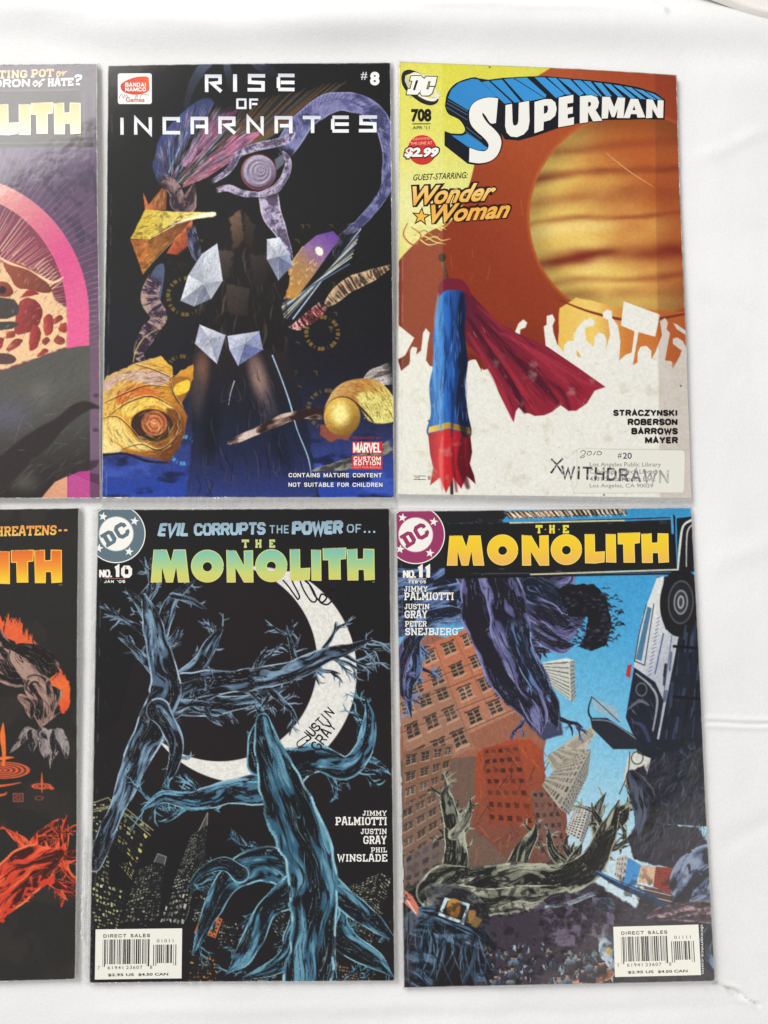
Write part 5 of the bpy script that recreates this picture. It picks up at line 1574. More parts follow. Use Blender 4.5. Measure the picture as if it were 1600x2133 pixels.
def bough(pts, w, st, n=6, side=None, t0=.25, fade=False):
    pts = np.asarray(pts, float)
    q = spline(pts)
    L_ = np.linalg.norm(np.diff(q, axis=0), axis=1).sum()
    for i in range(n):
        t = t0 + (1 - t0) * (i + rng.random() * .8) / n
        k = min(int(t * (len(q) - 1)), len(q) - 2)
        d = q[k + 1] - q[k]
        wl_ = np.interp(t, np.linspace(0, 1, len(w)), w)
        sg = side or rng.choice((-1, 1))
        twig(q[k][0], q[k][1], math.atan2(d[1], d[0]) + sg * rng.uniform(.35, 1.0), L_ * rng.uniform(.16, .30) * (1.15 - .5 * t), max(wl_ * .38, 4), st, 2)
    cv.limb(pts, np.array(w, float), seed=rng.randrange(900), fs=56, ft=4.2, thr=.53, fade=fade, **st)


# the far tree leans out over the roofs from the left
for pts, w, n in [([(300, 1250), (320, 1215), (300, 1180)], [30, 22, 6], 4), ([(330, 1330), (300, 1270), (262, 1225)], [34, 22, 6], 4), ([(335, 1320), (360, 1250), (410, 1205)], [36, 26, 6], 5), ([(360, 1240), (400, 1252), (432, 1270)], [16, 12, 5], 2),
                  ([(350, 1430), (410, 1390), (440, 1340), (470, 1300)], [44, 34, 24, 6], 6), ([(370, 1465), (450, 1470), (540, 1455), (600, 1430)], [50, 40, 26, 8], 6),
                  ([(350, 1440), (430, 1425), (520, 1415), (600, 1400), (670, 1370), (730, 1350), (778, 1330)], [64, 58, 50, 42, 34, 22, 6], 12),
                  ([(196, 1800), (250, 1670), (286, 1580), (322, 1500), (345, 1440), (335, 1370), (318, 1300), (300, 1240)], [30, 40, 54, 68, 70, 54, 40, 26], 7), ([(330, 1480), (365, 1540), (360, 1600), (338, 1640)], [46, 36, 22, 5], 4)]:
    bough(pts, w, G, n)
# the near tree: broad trunk, boughs and spreading roots
for pts, w, n in [([(560, 1640), (480, 1650), (400, 1668), (340, 1660), (292, 1690)], [64, 54, 40, 26, 6], 8), ([(540, 1590), (536, 1540), (548, 1500), (530, 1470)], [54, 40, 22, 6], 5), ([(600, 1600), (660, 1580), (720, 1600), (758, 1560), (770, 1500), (760, 1450)], [80, 66, 50, 40, 26, 6], 9)]:
    bough(pts, w, T, n)
N4 = dict(dark=(20, 22, 26), mid=(48, 88, 110), hi=(108, 158, 178), rim=(146, 194, 206))
for pts, w in [([(650, 1840), (560, 1800), (480, 1830), (440, 1900), (400, 1990)], [80, 74, 56, 40, 8]), ([(620, 1850), (560, 1890), (530, 1950), (500, 2000), (470, 2030)], [70, 54, 46, 34, 8]), ([(660, 1830), (690, 1900), (720, 1960), (780, 2000), (822, 2036)], [84, 66, 54, 40, 12]),
               ([(650, 1850), (620, 1930), (600, 1990), (560, 2020), (500, 2040)], [60, 50, 40, 30, 6]), ([(670, 1830), (740, 1890), (790, 1930), (826, 1960)], [56, 44, 30, 10]), ([(500, 1820), (470, 1800), (430, 1810), (390, 1850)], [36, 30, 22, 5]), ([(690, 1900), (680, 1970), (700, 2040)], [40, 34, 12])]:
    bough(pts, w, N4, 4)
for pts, w in [([(640, 2044), (652, 1940), (655, 1850), (640, 1780), (615, 1710), (590, 1650), (572, 1600), (556, 1550), (548, 1500)], [96, 96, 110, 108, 100, 90, 76, 54, 30])]:
    cv.limb(np.array(pts, float), np.array(w, float), seed=rng.randrange(900), fs=90, ft=5.2, thr=.535, fade=False, tip=False, **N4)
    cv.etch(cv_outline(pts, w), 260, [(108, 158, 178), (150, 196, 208), (16, 18, 22), (60, 100, 120)], lambda x, y: 1.75 - (2040 - y) * .0012, 44, 1.8, .7, .16, .12, 9)
# scuffs
for i in range(40):
    x, y = rng.uniform(190, 240), rng.uniform(1240, 2040)
    cv.line([(x, y), (x + rng.uniform(-2, 3), y + rng.uniform(2, 9))], [.3, 1, .3], (92, 90, 88), .7, a=.6)
cv.all((92, 74, 108), .8, lambda x, y: sst(8, 3, x - (204 - (y - 1061) * .0183)) * sst(.5, .62, noise(x / 3, y / 5, 9)) * sst(1880, 1940, y))
cv.grain(.10, 3.5, 4)
bullet(c, 242, 1112, (92, 112, 122), [(214.5, 1076), (280, 1085.5), (269, 1149), (206, 1142)])
p = c.part('title')
gt = gradm((0, 1146), (0, 1210), [(0, (122, 188, 172)), (.45, (160, 200, 140)), (.75, (200, 206, 112)), (1, (206, 200, 104))])
ge = (214, 212, 128)
for ch, x0, x1, y0, y1 in [('M', 365, 551, 248, 406), ('O', 562, 719, 249, 406), ('N', 735, 865, 250, 406), ('O', 877, 1031, 246, 404), ('L', 1046, 1143, 246, 398), ('I', 1150, 1198, 248, 398), ('T', 1207, 1320, 239, 392), ('H', 1325, 1459, 244, 396)]:
    p.block(ch, Zb(5, x0, y0, x1, y1), gt, edge=ge, ew=1.6)
for ch, x0 in (('T', 812), ('H', 876), ('E', 944)):
    p.slab(ch, Zb(5, x0, 199, x0 + (26 if ch == 'E' else 30), 236), (196, 204, 132), .26)
p.text('TM', Zb(5, 1447, 402, 1460, 410), (150, 150, 130))
p.done()
p = c.part('tagline')
lb = gradm((0, 1090), (0, 1116), [(0, (140, 166, 180)), (1, (164, 196, 214))])
p.sans('EVIL', Z(5, [(412, 120), (557, 114), (545, 179), (398, 179)]), lb, .25, .1)
p.sans('CORRUPTS', Z(5, [(577, 120), (925, 114), (922, 172), (577, 177)]), lb, .25, .12)
p.sans('THE', Zb(5, 945, 127, 1040, 167), lb, .15, .28)
p.sans('POWER', Z(5, [(1060, 112), (1303, 108), (1300, 167), (1058, 172)]), lb, .30, .12)
p.sans('OF', Zb(5, 1324, 122, 1396, 164), lb, .16, .2)
for x in (1412, 1434, 1458):
    p.ell(*Z(5, [(x, 160)])[0], 2.2, 2.2, (164, 196, 214))
p.done()
p = c.part('issue_number')
p.sans('NO.', Zb('M', 38, 685, 165, 762), WHITE, .26, .14)
p.sans('10', Zb('M', 195, 648, 368, 760), WHITE, .32, .2)
p.line(Z('M', [(85, 775), (310, 775)]), .9, (190, 120, 110))
p.sans("JAN '05", Zb('M', 88, 793, 306, 820), WHITE, .26, .3)
p.done()
p = c.part('credits')
for body, q in (('JIMMY', (1402, 350, 1519, 374)), ('PALMIOTTI', (1268, 381, 1520, 420)), ('JUSTIN', (1393, 438, 1519, 464)), ('GRAY', (1405, 473, 1518, 512)), ('PHIL', (1442, 529, 1520, 553)), ('WINSLADE', (1277, 562, 1521, 598))):
    p.slab(body, Zb(6, *q), WHITE, .17, .14)
p.done()
p = c.part('signature')
for q, w in (([(928, 380), (945, 400), (960, 412)], 2), ([(1010, 395), (1040, 430), (1075, 480), (1085, 490), (1090, 470), (1060, 410), (1055, 385), (1075, 390)], 2), ([(1090, 380), (1110, 440), (1150, 500), (1175, 490), (1150, 430), (1120, 400), (1135, 410), (1165, 470)], 2),
             ([(1165, 470), (1200, 505), (1225, 480), (1200, 465), (1190, 500), (1230, 515), (1260, 470), (1245, 400), (1262, 350), (1275, 380), (1255, 450)], 2.2)):
    p.line(Z(5, q), w * 1.6, (34, 27, 46), smooth=True)
p.done()
p = c.part('signature')


def pen(word, ox, oy, h, adv, ang):
    a_ = math.radians(ang)
    R_ = np.array([[math.cos(a_), math.sin(a_)], [-math.sin(a_), math.cos(a_)]])
    for i, ch in enumerate(word):
        for st in SANS[ch]:
            q = np.array(st, float) * [h * .62, h] + [i * adv, -h / 2]
            q = q + np.array([[rng.uniform(-.7, .7), rng.uniform(-.7, .7)] for _ in q])
            p.line(q @ R_ + [ox, oy], [2.4, 4.0, 2.8, 3.8, 2.2][:max(2, min(5, len(q) + 1))], (30, 25, 38), smooth=len(q) > 2)


pen('JUSTIN', 634, 1540, 21, 14.0, -47)
pen('GRAY', 655, 1560, 23, 17.0, -55)
p.line([(644, 1530), (620, 1546), (624, 1556), (646, 1540)], 2.2, (34, 28, 44), smooth=True)
p.done()
barcode(c, Z('P', [(142, 42), (1452, 26), (1440, 788), (128, 804)]), '01011', 3, '8')
c.build((16, 5, 6, 4), 0.0008)
crinkle(c, [(193, 1560), (190, 1700), (187, 1800), (184, 1900), (181, 2040)], 3)
crinkle(c, [(176, 1740), (173, 1850), (171, 1960)], 9)

# ================================================================== comic: tilted street, yellow title
c = Comic('sleeved comic with yellow title, tilted brick street and blue sky on its cover',
          [(825, 1065), (1441, 1057), (1489, 2043), (841.5, 2058)], INK_BAG, 0.0004, 5.2)
cv = c.cv
rng = random.Random(33)
cv.all(gradm((1300, 1100), (1150, 1800), [(0, (52, 146, 198)), (.3, (72, 160, 206)), (.6, (120, 188, 218)), (1, (196, 216, 224))]))
F = lambda k, q, *a, **kw: cv.facade(Z(k, q), *a, **kw)
# brick block, lower left to upper right
cv.poly(Z(8, [(60, -40), (430, 0), (640, 300), (900, 620), (1200, 800), (1240, 700), (1500, 760), (1700, 600), (1700, 1300), (60, 1300)]), (52, 46, 56), 3, rough=4)
cv.poly(Z(8, [(60, -40), (430, -40), (640, 300), (700, 760), (60, 800)]), (110, 86, 74), 3)
cv.poly(Z(7, [(60, 700), (220, 640), (300, 660), (640, 560), (740, 700), (745, 880), (800, 1000), (760, 1200), (60, 1250)]), (150, 96, 74), 1)
F(7, [(60, 760), (520, 560), (700, 980), (200, 1210)], 5, 4, gradf(Z(7, [(300, 650)])[0], (186, 110, 78), Z(7, [(300, 1200)])[0], (160, 118, 98)), (62, 54, 52), mu=.20, mv=.26, seed=2, wob=.05, frame=(176, 140, 112))
F(7, [(60, 960), (300, 870), (430, 1180), (130, 1330)], 3, 3, (156, 114, 92), (70, 60, 56), mu=.18, mv=.24, seed=3, wob=.05, frame=(166, 134, 110))
for a, b_ in [((120, 900), (620, 700)), ((150, 960), (640, 760)), ((60, 1120), (600, 900)), ((190, 1190), (640, 990)), ((230, 660), (420, 1180)), ((330, 640), (560, 1120)), ((420, 610), (650, 1080)), ((520, 570), (720, 960))]:
    cv.line(Z(7, [a, b_]), 1.4, (72, 46, 38), .8, smooth=False, a=.8)
    cv.line(Z(7, [np.array(a) + [4, 8], np.array(b_) + [4, 8]]), 1.2, (208, 144, 110), .8, smooth=False, a=.5)
F(7, [(640, 600), (690, 600), (745, 870), (690, 900)], 2, 7, (190, 86, 50), (48, 30, 28), mu=.25, mv=.25, seed=5)
F(8, [(90, 60), (330, 20), (290, 300), (90, 420)], 4, 5, (128, 94, 74), (58, 52, 52), mu=.18, mv=.26, seed=6, wob=.07, frame=(150, 126, 106))
F(8, [(80, 330), (300, 220), (320, 520), (90, 700)], 4, 5, (122, 96, 80), (60, 54, 54), mu=.16, mv=.28, seed=7, wob=.07, frame=(150, 126, 106))
F(8, [(100, 560), (330, 430), (330, 720), (100, 780)], 5, 5, (108, 92, 84), (72, 66, 68), mu=.18, mv=.25, seed=8, wob=.07)
cv.poly(Z(8, [(440, 60), (600, 0), (700, 0), (760, 60), (770, 220), (860, 240), (880, 560), (640, 620), (420, 420), (430, 250)]), gradf(Z(8, [(600, 0)])[0], (166, 72, 42), Z(8, [(700, 560)])[0], (112, 74, 62)), 1, rough=1.5)
F(8, [(470, 40), (640, 20), (720, 420), (500, 400)], 5, 7, (142, 66, 44), (88, 44, 34), mu=.22, mv=.3, seed=9, wob=.07)
F(8, [(700, 240), (820, 240), (875, 540), (740, 560)], 4, 6, (118, 84, 74), (70, 50, 48), mu=.24, mv=.3, seed=10, wob=.07)
for i in range(120):
    x, y = rng.uniform(440, 860), rng.uniform(20, 560)
    cv.line(Z(8, [(x, y), (x + rng.uniform(-50, 50), y + rng.uniform(10, 70))]), rng.uniform(.8, 2), rng.choice([(62, 34, 30), (196, 104, 70), (86, 50, 42), (52, 36, 34)]), .7, a=.65, smooth=False)
# pale towers
F(7, [(750, 780), (885, 760), (890, 960), (770, 870)], 1, 9, (196, 198, 186), (120, 124, 120), mu=.02, mv=.36, seed=11)
F(7, [(885, 760), (908, 768), (912, 940), (890, 975)], 1, 10, (150, 156, 150), (92, 98, 98), mu=.02, mv=.36, seed=12)
cv.poly(Z(7, [(750, 778), (868, 756), (905, 766), (888, 772)]), (214, 216, 208))
for k, q, nu, nv, w_, g_ in [(7, [(985, 1090), (1010, 1075), (1000, 1130), (900, 1190)], 3, 5, (190, 180, 160), (110, 104, 96)),
                             (8, [(770, 80), (880, 10), (990, 0), (840, 230)], 7, 16, (176, 168, 150), (112, 108, 100)), (8, [(750, 215), (840, 110), (985, 40), (835, 330)], 9, 14, (172, 164, 148), (104, 100, 94)),
                             (8, [(985, 40), (970, 170), (880, 360), (835, 330)], 5, 16, (150, 146, 136), (90, 90, 88)), (8, [(905, 330), (978, 318), (930, 480), (862, 440)], 5, 12, (196, 194, 184), (60, 60, 62)),
                             (8, [(978, 318), (988, 380), (945, 500), (930, 480)], 2, 10, (150, 150, 146), (80, 80, 82))]:
    F(k, q, nu, nv, w_, g_, mu=.22, mv=.24, seed=nu, wob=.07)
cv.poly(Z(7, [(860, 1160), (980, 1085), (1008, 1062), (1012, 1090), (985, 1130), (960, 1189), (860, 1189)]), (186, 176, 158), rough=1)
for i in range(26):
    t = i / 25
    cv.line(Z(7, [(870 + 110 * t, 1170 - 80 * t), (905 + 90 * t, 1189 - 60 * t)]), 1, (116, 108, 98), .7, a=.8)
# vehicle on its side with a wheel, at the right edge
cv.poly(Z(7, [(1300, 370), (1480, 360), (1600, 700), (1600, 1189), (1260, 1189), (1300, 900)]), (34, 38, 50), 1)
cv.poly(Z(7, [(1335, 365), (1300, 375), (1230, 560), (1195, 740), (1190, 800), (1290, 870), (1330, 960), (1290, 1189), (1340, 1189), (1380, 800), (1405, 640), (1340, 620), (1315, 520)]), gradf(Z(7, [(1240, 600)])[0], (214, 216, 214), Z(7, [(1390, 700)])[0], (176, 180, 190)), 1)
cv.poly(Z(7, [(1255, 510), (1275, 520), (1225, 770), (1198, 760)]), (72, 116, 148), 1)
cv.line(Z(7, [(1250, 500), (1215, 640), (1192, 770), (1240, 790), (1285, 500)]), 2, (40, 46, 66), .8, smooth=False)
cv.line(Z(7, [(1330, 640), (1290, 830)]), 3, (84, 96, 140), 1, smooth=False)
cv.line(Z(7, [(1370, 650), (1335, 900), (1310, 1080)]), 2, (90, 100, 130), 1)
cv.line(Z(7, [(1400, 650), (1375, 800), (1340, 1189)]), [2, 2.4, 2], (206, 206, 200), .8)
for i in range(16):
    y = 560 + i * 18
    cv.line(Z(7, [(1315 - i * 3, y), (1300 - i * 3, y + 10)]), 1.3, (80, 88, 120), .7, smooth=False)
cv.poly(Z(7, [(1160, 790), (1180, 785), (1170, 850), (1150, 840)]), (180, 50, 44), 1)
cv.ell(*Z(7, [(1410, 490)])[0], 42, 72, (26, 26, 28), rot=.05)
for rx, ry, colr in [(27, 46, (74, 78, 84)), (24, 42, (34, 34, 38)), (15, 26, (134, 140, 144)), (12, 22, (52, 54, 58)), (7, 14, (160, 164, 164)), (4, 10, (60, 60, 62))]:
    cv.ell(*Z(7, [(1413, 490)])[0], rx, ry, colr, rot=.05)
for q, colr in [([(1400, 660), (1480, 640), (1600, 1189), (1300, 1189)], (30, 33, 46))]:
    cv.poly(Z(7, q), colr, 1)
for i in range(46):
    x, y = rng.uniform(1330, 1500), rng.uniform(660, 1180)
    w_, h_ = rng.uniform(18, 60), rng.uniform(30, 110)
    cv.line(Z(7, [(x, y), (x + 8, y - h_)]), rng.uniform(2, 7), rng.choice([(42, 50, 74), (24, 26, 36), (60, 74, 98), (20, 20, 26)]), 1, a=.7, smooth=False)
for y in (700, 940, 1180):
    cv.line(Z(7, [(1380, y), (1560, y + 14)]), 6, (18, 18, 22), 1.2, smooth=False)
cv.poly(Z(8, [(1190, 0), (1600, 0), (1600, 420), (1300, 400), (1240, 200)]), (28, 32, 42), 1)
for i in range(60):
    x, y = rng.uniform(1280, 1540), rng.uniform(0, 400)
    cv.line(Z(8, [(x, y), (x + rng.uniform(-4, 40), y + rng.uniform(6, 60))]), rng.uniform(1, 5), rng.choice([(50, 60, 78), (18, 18, 24), (72, 90, 106), (36, 56, 66)]), 1, a=.6, smooth=False)
cv.poly(Z(8, [(1160, 80), (1190, 60), (1270, 90), (1250, 170), (1170, 190), (1130, 240)]), (206, 206, 196), 1)
cv.ring(*Z(8, [(1205, 88)])[0], 12, 13, 2.4, (70, 70, 60))
cv.line(Z(8, [(1170, 60), (1160, 160), (1120, 260)]), 2, (40, 40, 60))
# open van door and dark cab
cv.poly(Z(7, [(985, 940), (1000, 1000), (1130, 1060), (1100, 990)]), (150, 176, 190), 1)
cv.line(Z(7, [(988, 940), (978, 1030), (1090, 1120), (1240, 1189)]), [2, 4, 5, 8], (34, 36, 46), 1)
cv.line(Z(7, [(988, 940), (1040, 985), (1120, 1060)]), 1.6, (40, 42, 52), 1)
cv.poly(Z(7, [(980, 1040), (1060, 1040), (1200, 1130), (1270, 1189), (1090, 1189), (990, 1090)]), (36, 38, 48), 1)
cv.line(Z(7, [(990, 1050), (1080, 1060), (1200, 1140)]), 2.6, (120, 130, 140), 1)
cv.poly(Z(7, [(1190, 800), (1290, 870), (1330, 960), (1290, 1189), (1230, 1189), (1180, 1110), (1150, 1040)]), (30, 33, 46), 1.4)
cv.line(Z(7, [(1200, 830), (1270, 890), (1300, 960), (1280, 1100)]), [3, 5, 5, 3], (150, 156, 164), 1)
cv.line(Z(7, [(1160, 1000), (1215, 960), (1260, 980)]), [2, 8, 3], (96, 100, 110), 1.2)
cv.line(Z(7, [(1180, 1060), (1230, 1080), (1262, 1150)]), [3, 9, 6], (52, 62, 92), 1.4)
cv.ring(*Z(7, [(1225, 905)])[0], 11, 13, 3, (92, 96, 104))
cv.etch(Z(7, [(1190, 800), (1290, 870), (1330, 960), (1290, 1185), (1235, 1185), (1160, 1050)]), 70, [(70, 78, 104), (16, 18, 26), (120, 126, 140)], 1.1, 18, 1.8, .7, .4, .2, 27)
# violet cloth masses falling from above
V = dict(dark=(28, 27, 36), mid=(86, 86, 128), hi=(124, 124, 166))
VB = dict(dark=(28, 30, 42), mid=(86, 106, 150), hi=(120, 146, 186))
cv.poly(Z(7, [(60, 330), (300, 330), (400, 380), (860, 372), (850, 430), (900, 500), (960, 560), (900, 660), (820, 720), (720, 680), (680, 560), (640, 600), (660, 760), (760, 880), (830, 980), (850, 1120), (760, 1150), (690, 1080), (560, 900), (430, 690), (385, 560), (300, 590), (60, 660)]), (62, 64, 92), 2, rough=3, rs=12)
cv.poly(Z(7, [(60, 400), (300, 380), (380, 470), (370, 590), (60, 620)]), (84, 104, 146), 8, rough=5)
V = dict(dark=(28, 27, 38), mid=(84, 84, 126), hi=(124, 124, 168), rim=(132, 134, 180))
VB = dict(dark=(26, 30, 44), mid=(84, 106, 150), hi=(122, 150, 190), rim=(130, 160, 200))
for k, pts, w, n, st in [(7, [(60, 420), (200, 420), (300, 380), (400, 370)], [70, 76, 80, 70], 0, VB), (7, [(60, 520), (200, 500), (300, 470), (390, 440)], [50, 60, 60, 50], 0, VB), (7, [(60, 610), (200, 570), (300, 550), (390, 530)], [40, 44, 40, 30], 2, VB), (7, [(230, 560), (140, 660), (150, 800), (110, 900), (130, 1040)], [34, 36, 30, 24, 5], 5, VB),
                          (7, [(140, 640), (90, 760), (80, 880), (100, 960)], [30, 30, 22, 5], 4, V), (7, [(420, 350), (560, 400), (700, 390), (860, 370)], [70, 84, 80, 50], 0, V), (7, [(700, 420), (800, 470), (880, 500), (960, 560)], [60, 58, 46, 20], 2, VB),
                          (7, [(680, 500), (780, 560), (860, 620), (940, 600)], [50, 54, 46, 18], 2, V), (7, [(700, 600), (780, 660), (850, 700), (910, 690)], [40, 40, 34, 12], 2, V),
                          (7, [(430, 380), (450, 540), (520, 700), (580, 860), (660, 980), (700, 1080)], [64, 76, 74, 62, 46, 10], 3, V), (7, [(560, 380), (590, 540), (620, 700), (700, 860), (780, 980), (830, 1100)], [76, 80, 76, 70, 54, 10], 3, V),
                          (7, [(640, 560), (650, 700), (730, 860), (790, 960)], [44, 50, 44, 16], 1, VB), (7, [(680, 900), (730, 1020), (750, 1130)], [54, 44, 8], 2, V)]:
    q_ = Z(k, pts)
    if n:
        bough(q_, w, st, n, fade=pts[0][1] > 460)
    else:
        cv.limb(q_, w, seed=rng.randrange(900), fs=60, ft=3.4, thr=.47, fade=False, tip=False, **st)
    cv.etch(cv_outline(q_, w), 46, [st['hi'], st['dark'], (20, 20, 28), st['mid']], math.atan2(q_[-1][1] - q_[0][1], q_[-1][0] - q_[0][0]), 34, 2, .6, .3, .15, 23)
cv.poly(Z(7, [(395, 470), (450, 500), (470, 600), (560, 760), (600, 880), (530, 830), (430, 690), (390, 580)]), (30, 28, 36), 3, rough=3, rs=14)
cv.poly(Z(7, [(820, 430), (880, 405), (1000, 405), (1060, 460), (1085, 600), (1060, 690), (990, 725), (930, 700), (960, 640), (970, 560), (880, 560), (850, 480)]), (24, 23, 28), rough=2.5, rs=8)
for i in range(220):
    a_, r_ = rng.uniform(0, 6.28), rng.uniform(20, 66)
    x, y = 1236 + r_ * 1.0 * math.cos(a_), 1288 + r_ * 1.05 * math.sin(a_)
    cv.line([(x - 5, y + rng.uniform(-3, 3)), (x + rng.uniform(-2, 2), y - 3), (x + 5, y + rng.uniform(-3, 3))], [.6, 3.4, .5], rng.choice([(24, 23, 28), (30, 29, 36), (20, 19, 24), (48, 46, 62), (66, 66, 92)]), .8, a=.9)
# loose pale cloth and branches in front of the bricks
# grey fallen tree across the middle of the street
R = dict(dark=(30, 30, 28), mid=(118, 120, 104), hi=(172, 174, 154), rim=(190, 192, 172))
for pts, w, n in [([(1235, 1790), (1262, 1730), (1300, 1700), (1308, 1660)], [40, 34, 24, 6], 5), ([(1250, 1760), (1240, 1700), (1262, 1650)], [30, 20, 5], 3), ([(1190, 1815), (1150, 1770), (1142, 1720)], [30, 20, 5], 4), ([(1060, 1835), (1085, 1780), (1110, 1740), (1116, 1712)], [46, 38, 26, 6], 4),
                  ([(930, 1860), (950, 1790), (944, 1720), (930, 1660), (938, 1632)], [60, 50, 42, 30, 6], 7), ([(945, 1740), (975, 1700), (980, 1660)], [24, 16, 5], 3),
                  ([(880, 1900), (960, 1868), (1060, 1850), (1160, 1838), (1230, 1800), (1262, 1740), (1290, 1668)], [110, 112, 96, 78, 62, 48, 26], 8),
                  ([(930, 1870), (1000, 1890), (1060, 1915), (1110, 1930)], [70, 64, 44, 10], 4), ([(900, 1860), (930, 1830), (1000, 1820)], [60, 54, 30], 2), ([(1000, 1880), (1100, 1870), (1180, 1850)], [60, 52, 20], 2)]:
    bough(pts, w, R, n)
    cv.etch(cv_outline(pts, w), 60, [(172, 174, 154), (40, 40, 36), (26, 26, 24), (140, 142, 124)], math.atan2(pts[-1][1] - pts[0][1], pts[-1][0] - pts[0][0]), 30, 1.6, .6, .35, .15, 19)
# dark folds, foot of the picture
cv.poly(Z(8, [(380, 860), (700, 820), (760, 780), (900, 760), (1000, 760), (1060, 860), (1090, 960), (1100, 1200), (380, 1200)]), (58, 50, 60), 3, rough=4)
cv.limb(Z(8, [(700, 900), (850, 860), (1000, 860), (1040, 960)]), [60, 110, 120, 60], (44, 38, 48), (82, 74, 90), (108, 98, 116), fs=16, ft=6, seed=271)
cv.limb(Z(8, [(760, 800), (880, 780), (980, 740), (1030, 730)]), [6, 8, 9, 5], (90, 100, 110), (140, 152, 160), (170, 180, 188), seed=272)
cv.limb(Z(8, [(1000, 800), (1060, 790), (1100, 820)]), [20, 40, 26], (34, 40, 50), (74, 90, 104), (116, 130, 140), seed=273)
N = dict(dark=(18, 22, 30), mid=(56, 78, 100), hi=(104, 130, 152))
for pts, w, sd in [([(90, 880), (200, 860), (340, 900), (480, 960)], [60, 120, 140, 120], 281), ([(90, 980), (200, 1000), (380, 1060), (520, 1140)], [80, 150, 160, 130], 282), ([(100, 1090), (220, 1130), (360, 1180)], [70, 120, 110], 283), ([(160, 820), (300, 850), (420, 900), (530, 1000)], [30, 60, 60, 40], 284)]:
    cv.limb(Z(8, pts), np.array(w) * .5, fs=50, ft=4.5, thr=.5, seed=sd, **N)
cv.poly(Z(8, [(280, 960), (460, 1010), (420, 1180), (230, 1180), (240, 1060)]), (24, 22, 24), 5)
cv.limb(Z(8, [(200, 800), (250, 760), (380, 770), (500, 880)]), [40, 60, 60, 40], (34, 34, 38), (72, 74, 76), (116, 116, 110), seed=285)
cv.poly(Z(8, [(290, 755), (410, 785), (380, 885), (258, 840)]), (196, 220, 226), 1)
cv.poly(Z(8, [(302, 772), (395, 795), (370, 866), (276, 832)]), (36, 30, 26), 1)
cv.poly(Z(8, [(312, 765), (362, 775), (352, 850), (300, 825)]), gradf(Z(8, [(312, 765)])[0], (196, 146, 70), Z(8, [(350, 850)])[0], (110, 70, 30)), 2, smooth=True)
cv.poly(Z(8, [(405, 815), (440, 815), (430, 880), (390, 875)]), (150, 112, 60), 1.6)
cv.poly(Z(8, [(430, 840), (470, 860), (440, 900), (415, 890)]), (126, 96, 52), 1.6)
cv.poly(Z(8, [(95, 720), (130, 740), (165, 800), (160, 845), (95, 780)]), (206, 120, 100), 1)
cv.line(Z(8, [(95, 745), (150, 830)]), 3, (226, 206, 200), 1)
cv.poly(Z(8, [(80, 860), (140, 830), (170, 870), (100, 960)]), (80, 88, 100), 2)
for i in range(60):
    t = rng.random()
    a0 = np.array([100 + 380 * t, 850 + 110 * t + rng.uniform(-20, 60)])
    a1 = a0 + [rng.uniform(-60, 70), rng.uniform(120, 260)]
    if a1[1] > 1180:
        a1[1] = 1180
    cv.line(Z(8, [a0, (a0 + a1) / 2 + [rng.uniform(-30, 30), 0], a1]), [.6, rng.uniform(2, 6), .6], rng.choice([(76, 104, 130), (104, 134, 158), (18, 22, 30), (14, 18, 26), (54, 76, 100)]), 1, a=.75)
for i in range(130):
    x, y = rng.uniform(540, 1080), rng.uniform(790, 1080)
    cv.line(Z(8, [(x, y), (x + rng.uniform(-16, 22), y + rng.uniform(8, 34))]), [.5, rng.uniform(1, 2.6), .5], rng.choice([(96, 84, 108), (34, 28, 38), (28, 24, 32), (116, 100, 124)]), .8, a=.6)
for i in range(70):
    x, y = rng.uniform(1100, 1560), rng.uniform(640, 900)
    cv.line(Z(8, [(x, y), (x + rng.uniform(10, 60), y + rng.uniform(-14, 24))]), [.5, rng.uniform(1, 4), .5], rng.choice([(150, 160, 180), (24, 24, 32), (110, 120, 146), (160, 134, 140)]), .9, a=.5)
# low crowd of cloaked shapes and small lights
for i in range(70):
    x, y = rng.uniform(480, 1100), rng.uniform(960, 1160)
    cv.limb(Z(8, [(x, y), (x + rng.uniform(-20, 20), y + rng.uniform(20, 60))]), [5, rng.uniform(8, 18)], (26, 26, 34), rng.choice([(96, 116, 132), (60, 62, 84), (150, 120, 100), (44, 46, 56), (120, 150, 168)]), (180, 188, 186), seed=300 + i, fs=8)
cv.limb(Z(8, [(870, 1180), (960, 1150), (1080, 1110), (1100, 1090)]), [20, 24, 22, 14], (130, 84, 64), (196, 138, 110), (216, 170, 140), seed=381)
cv.limb(Z(8, [(1060, 900), (1080, 1000), (1090, 1100)]), [40, 50, 40], (60, 66, 80), (130, 146, 160), (190, 200, 206), seed=382)
cv.ell(*Z(8, [(1068, 1005)])[0], 6, 8, (186, 160, 80))
for i in range(40):
    x, y = rng.uniform(100, 1090), rng.uniform(1090, 1180)
    cv.line(Z(8, [(x, y), (x + rng.uniform(-20, 30), y + rng.uniform(-16, 20))]), [1, 2, .5], rng.choice([(190, 200, 206), (110, 130, 150), (30, 28, 36)]), .7, a=.6)
cv.poly(Z(8, [(1180, 150), (1240, 120), (1310, 400), (1500, 420), (1600, 600), (1600, 1100), (1300, 900), (1400, 760), (1410, 620), (1300, 600), (1190, 570), (1160, 470), (1200, 400)]), (34, 34, 44), 2, rough=4)
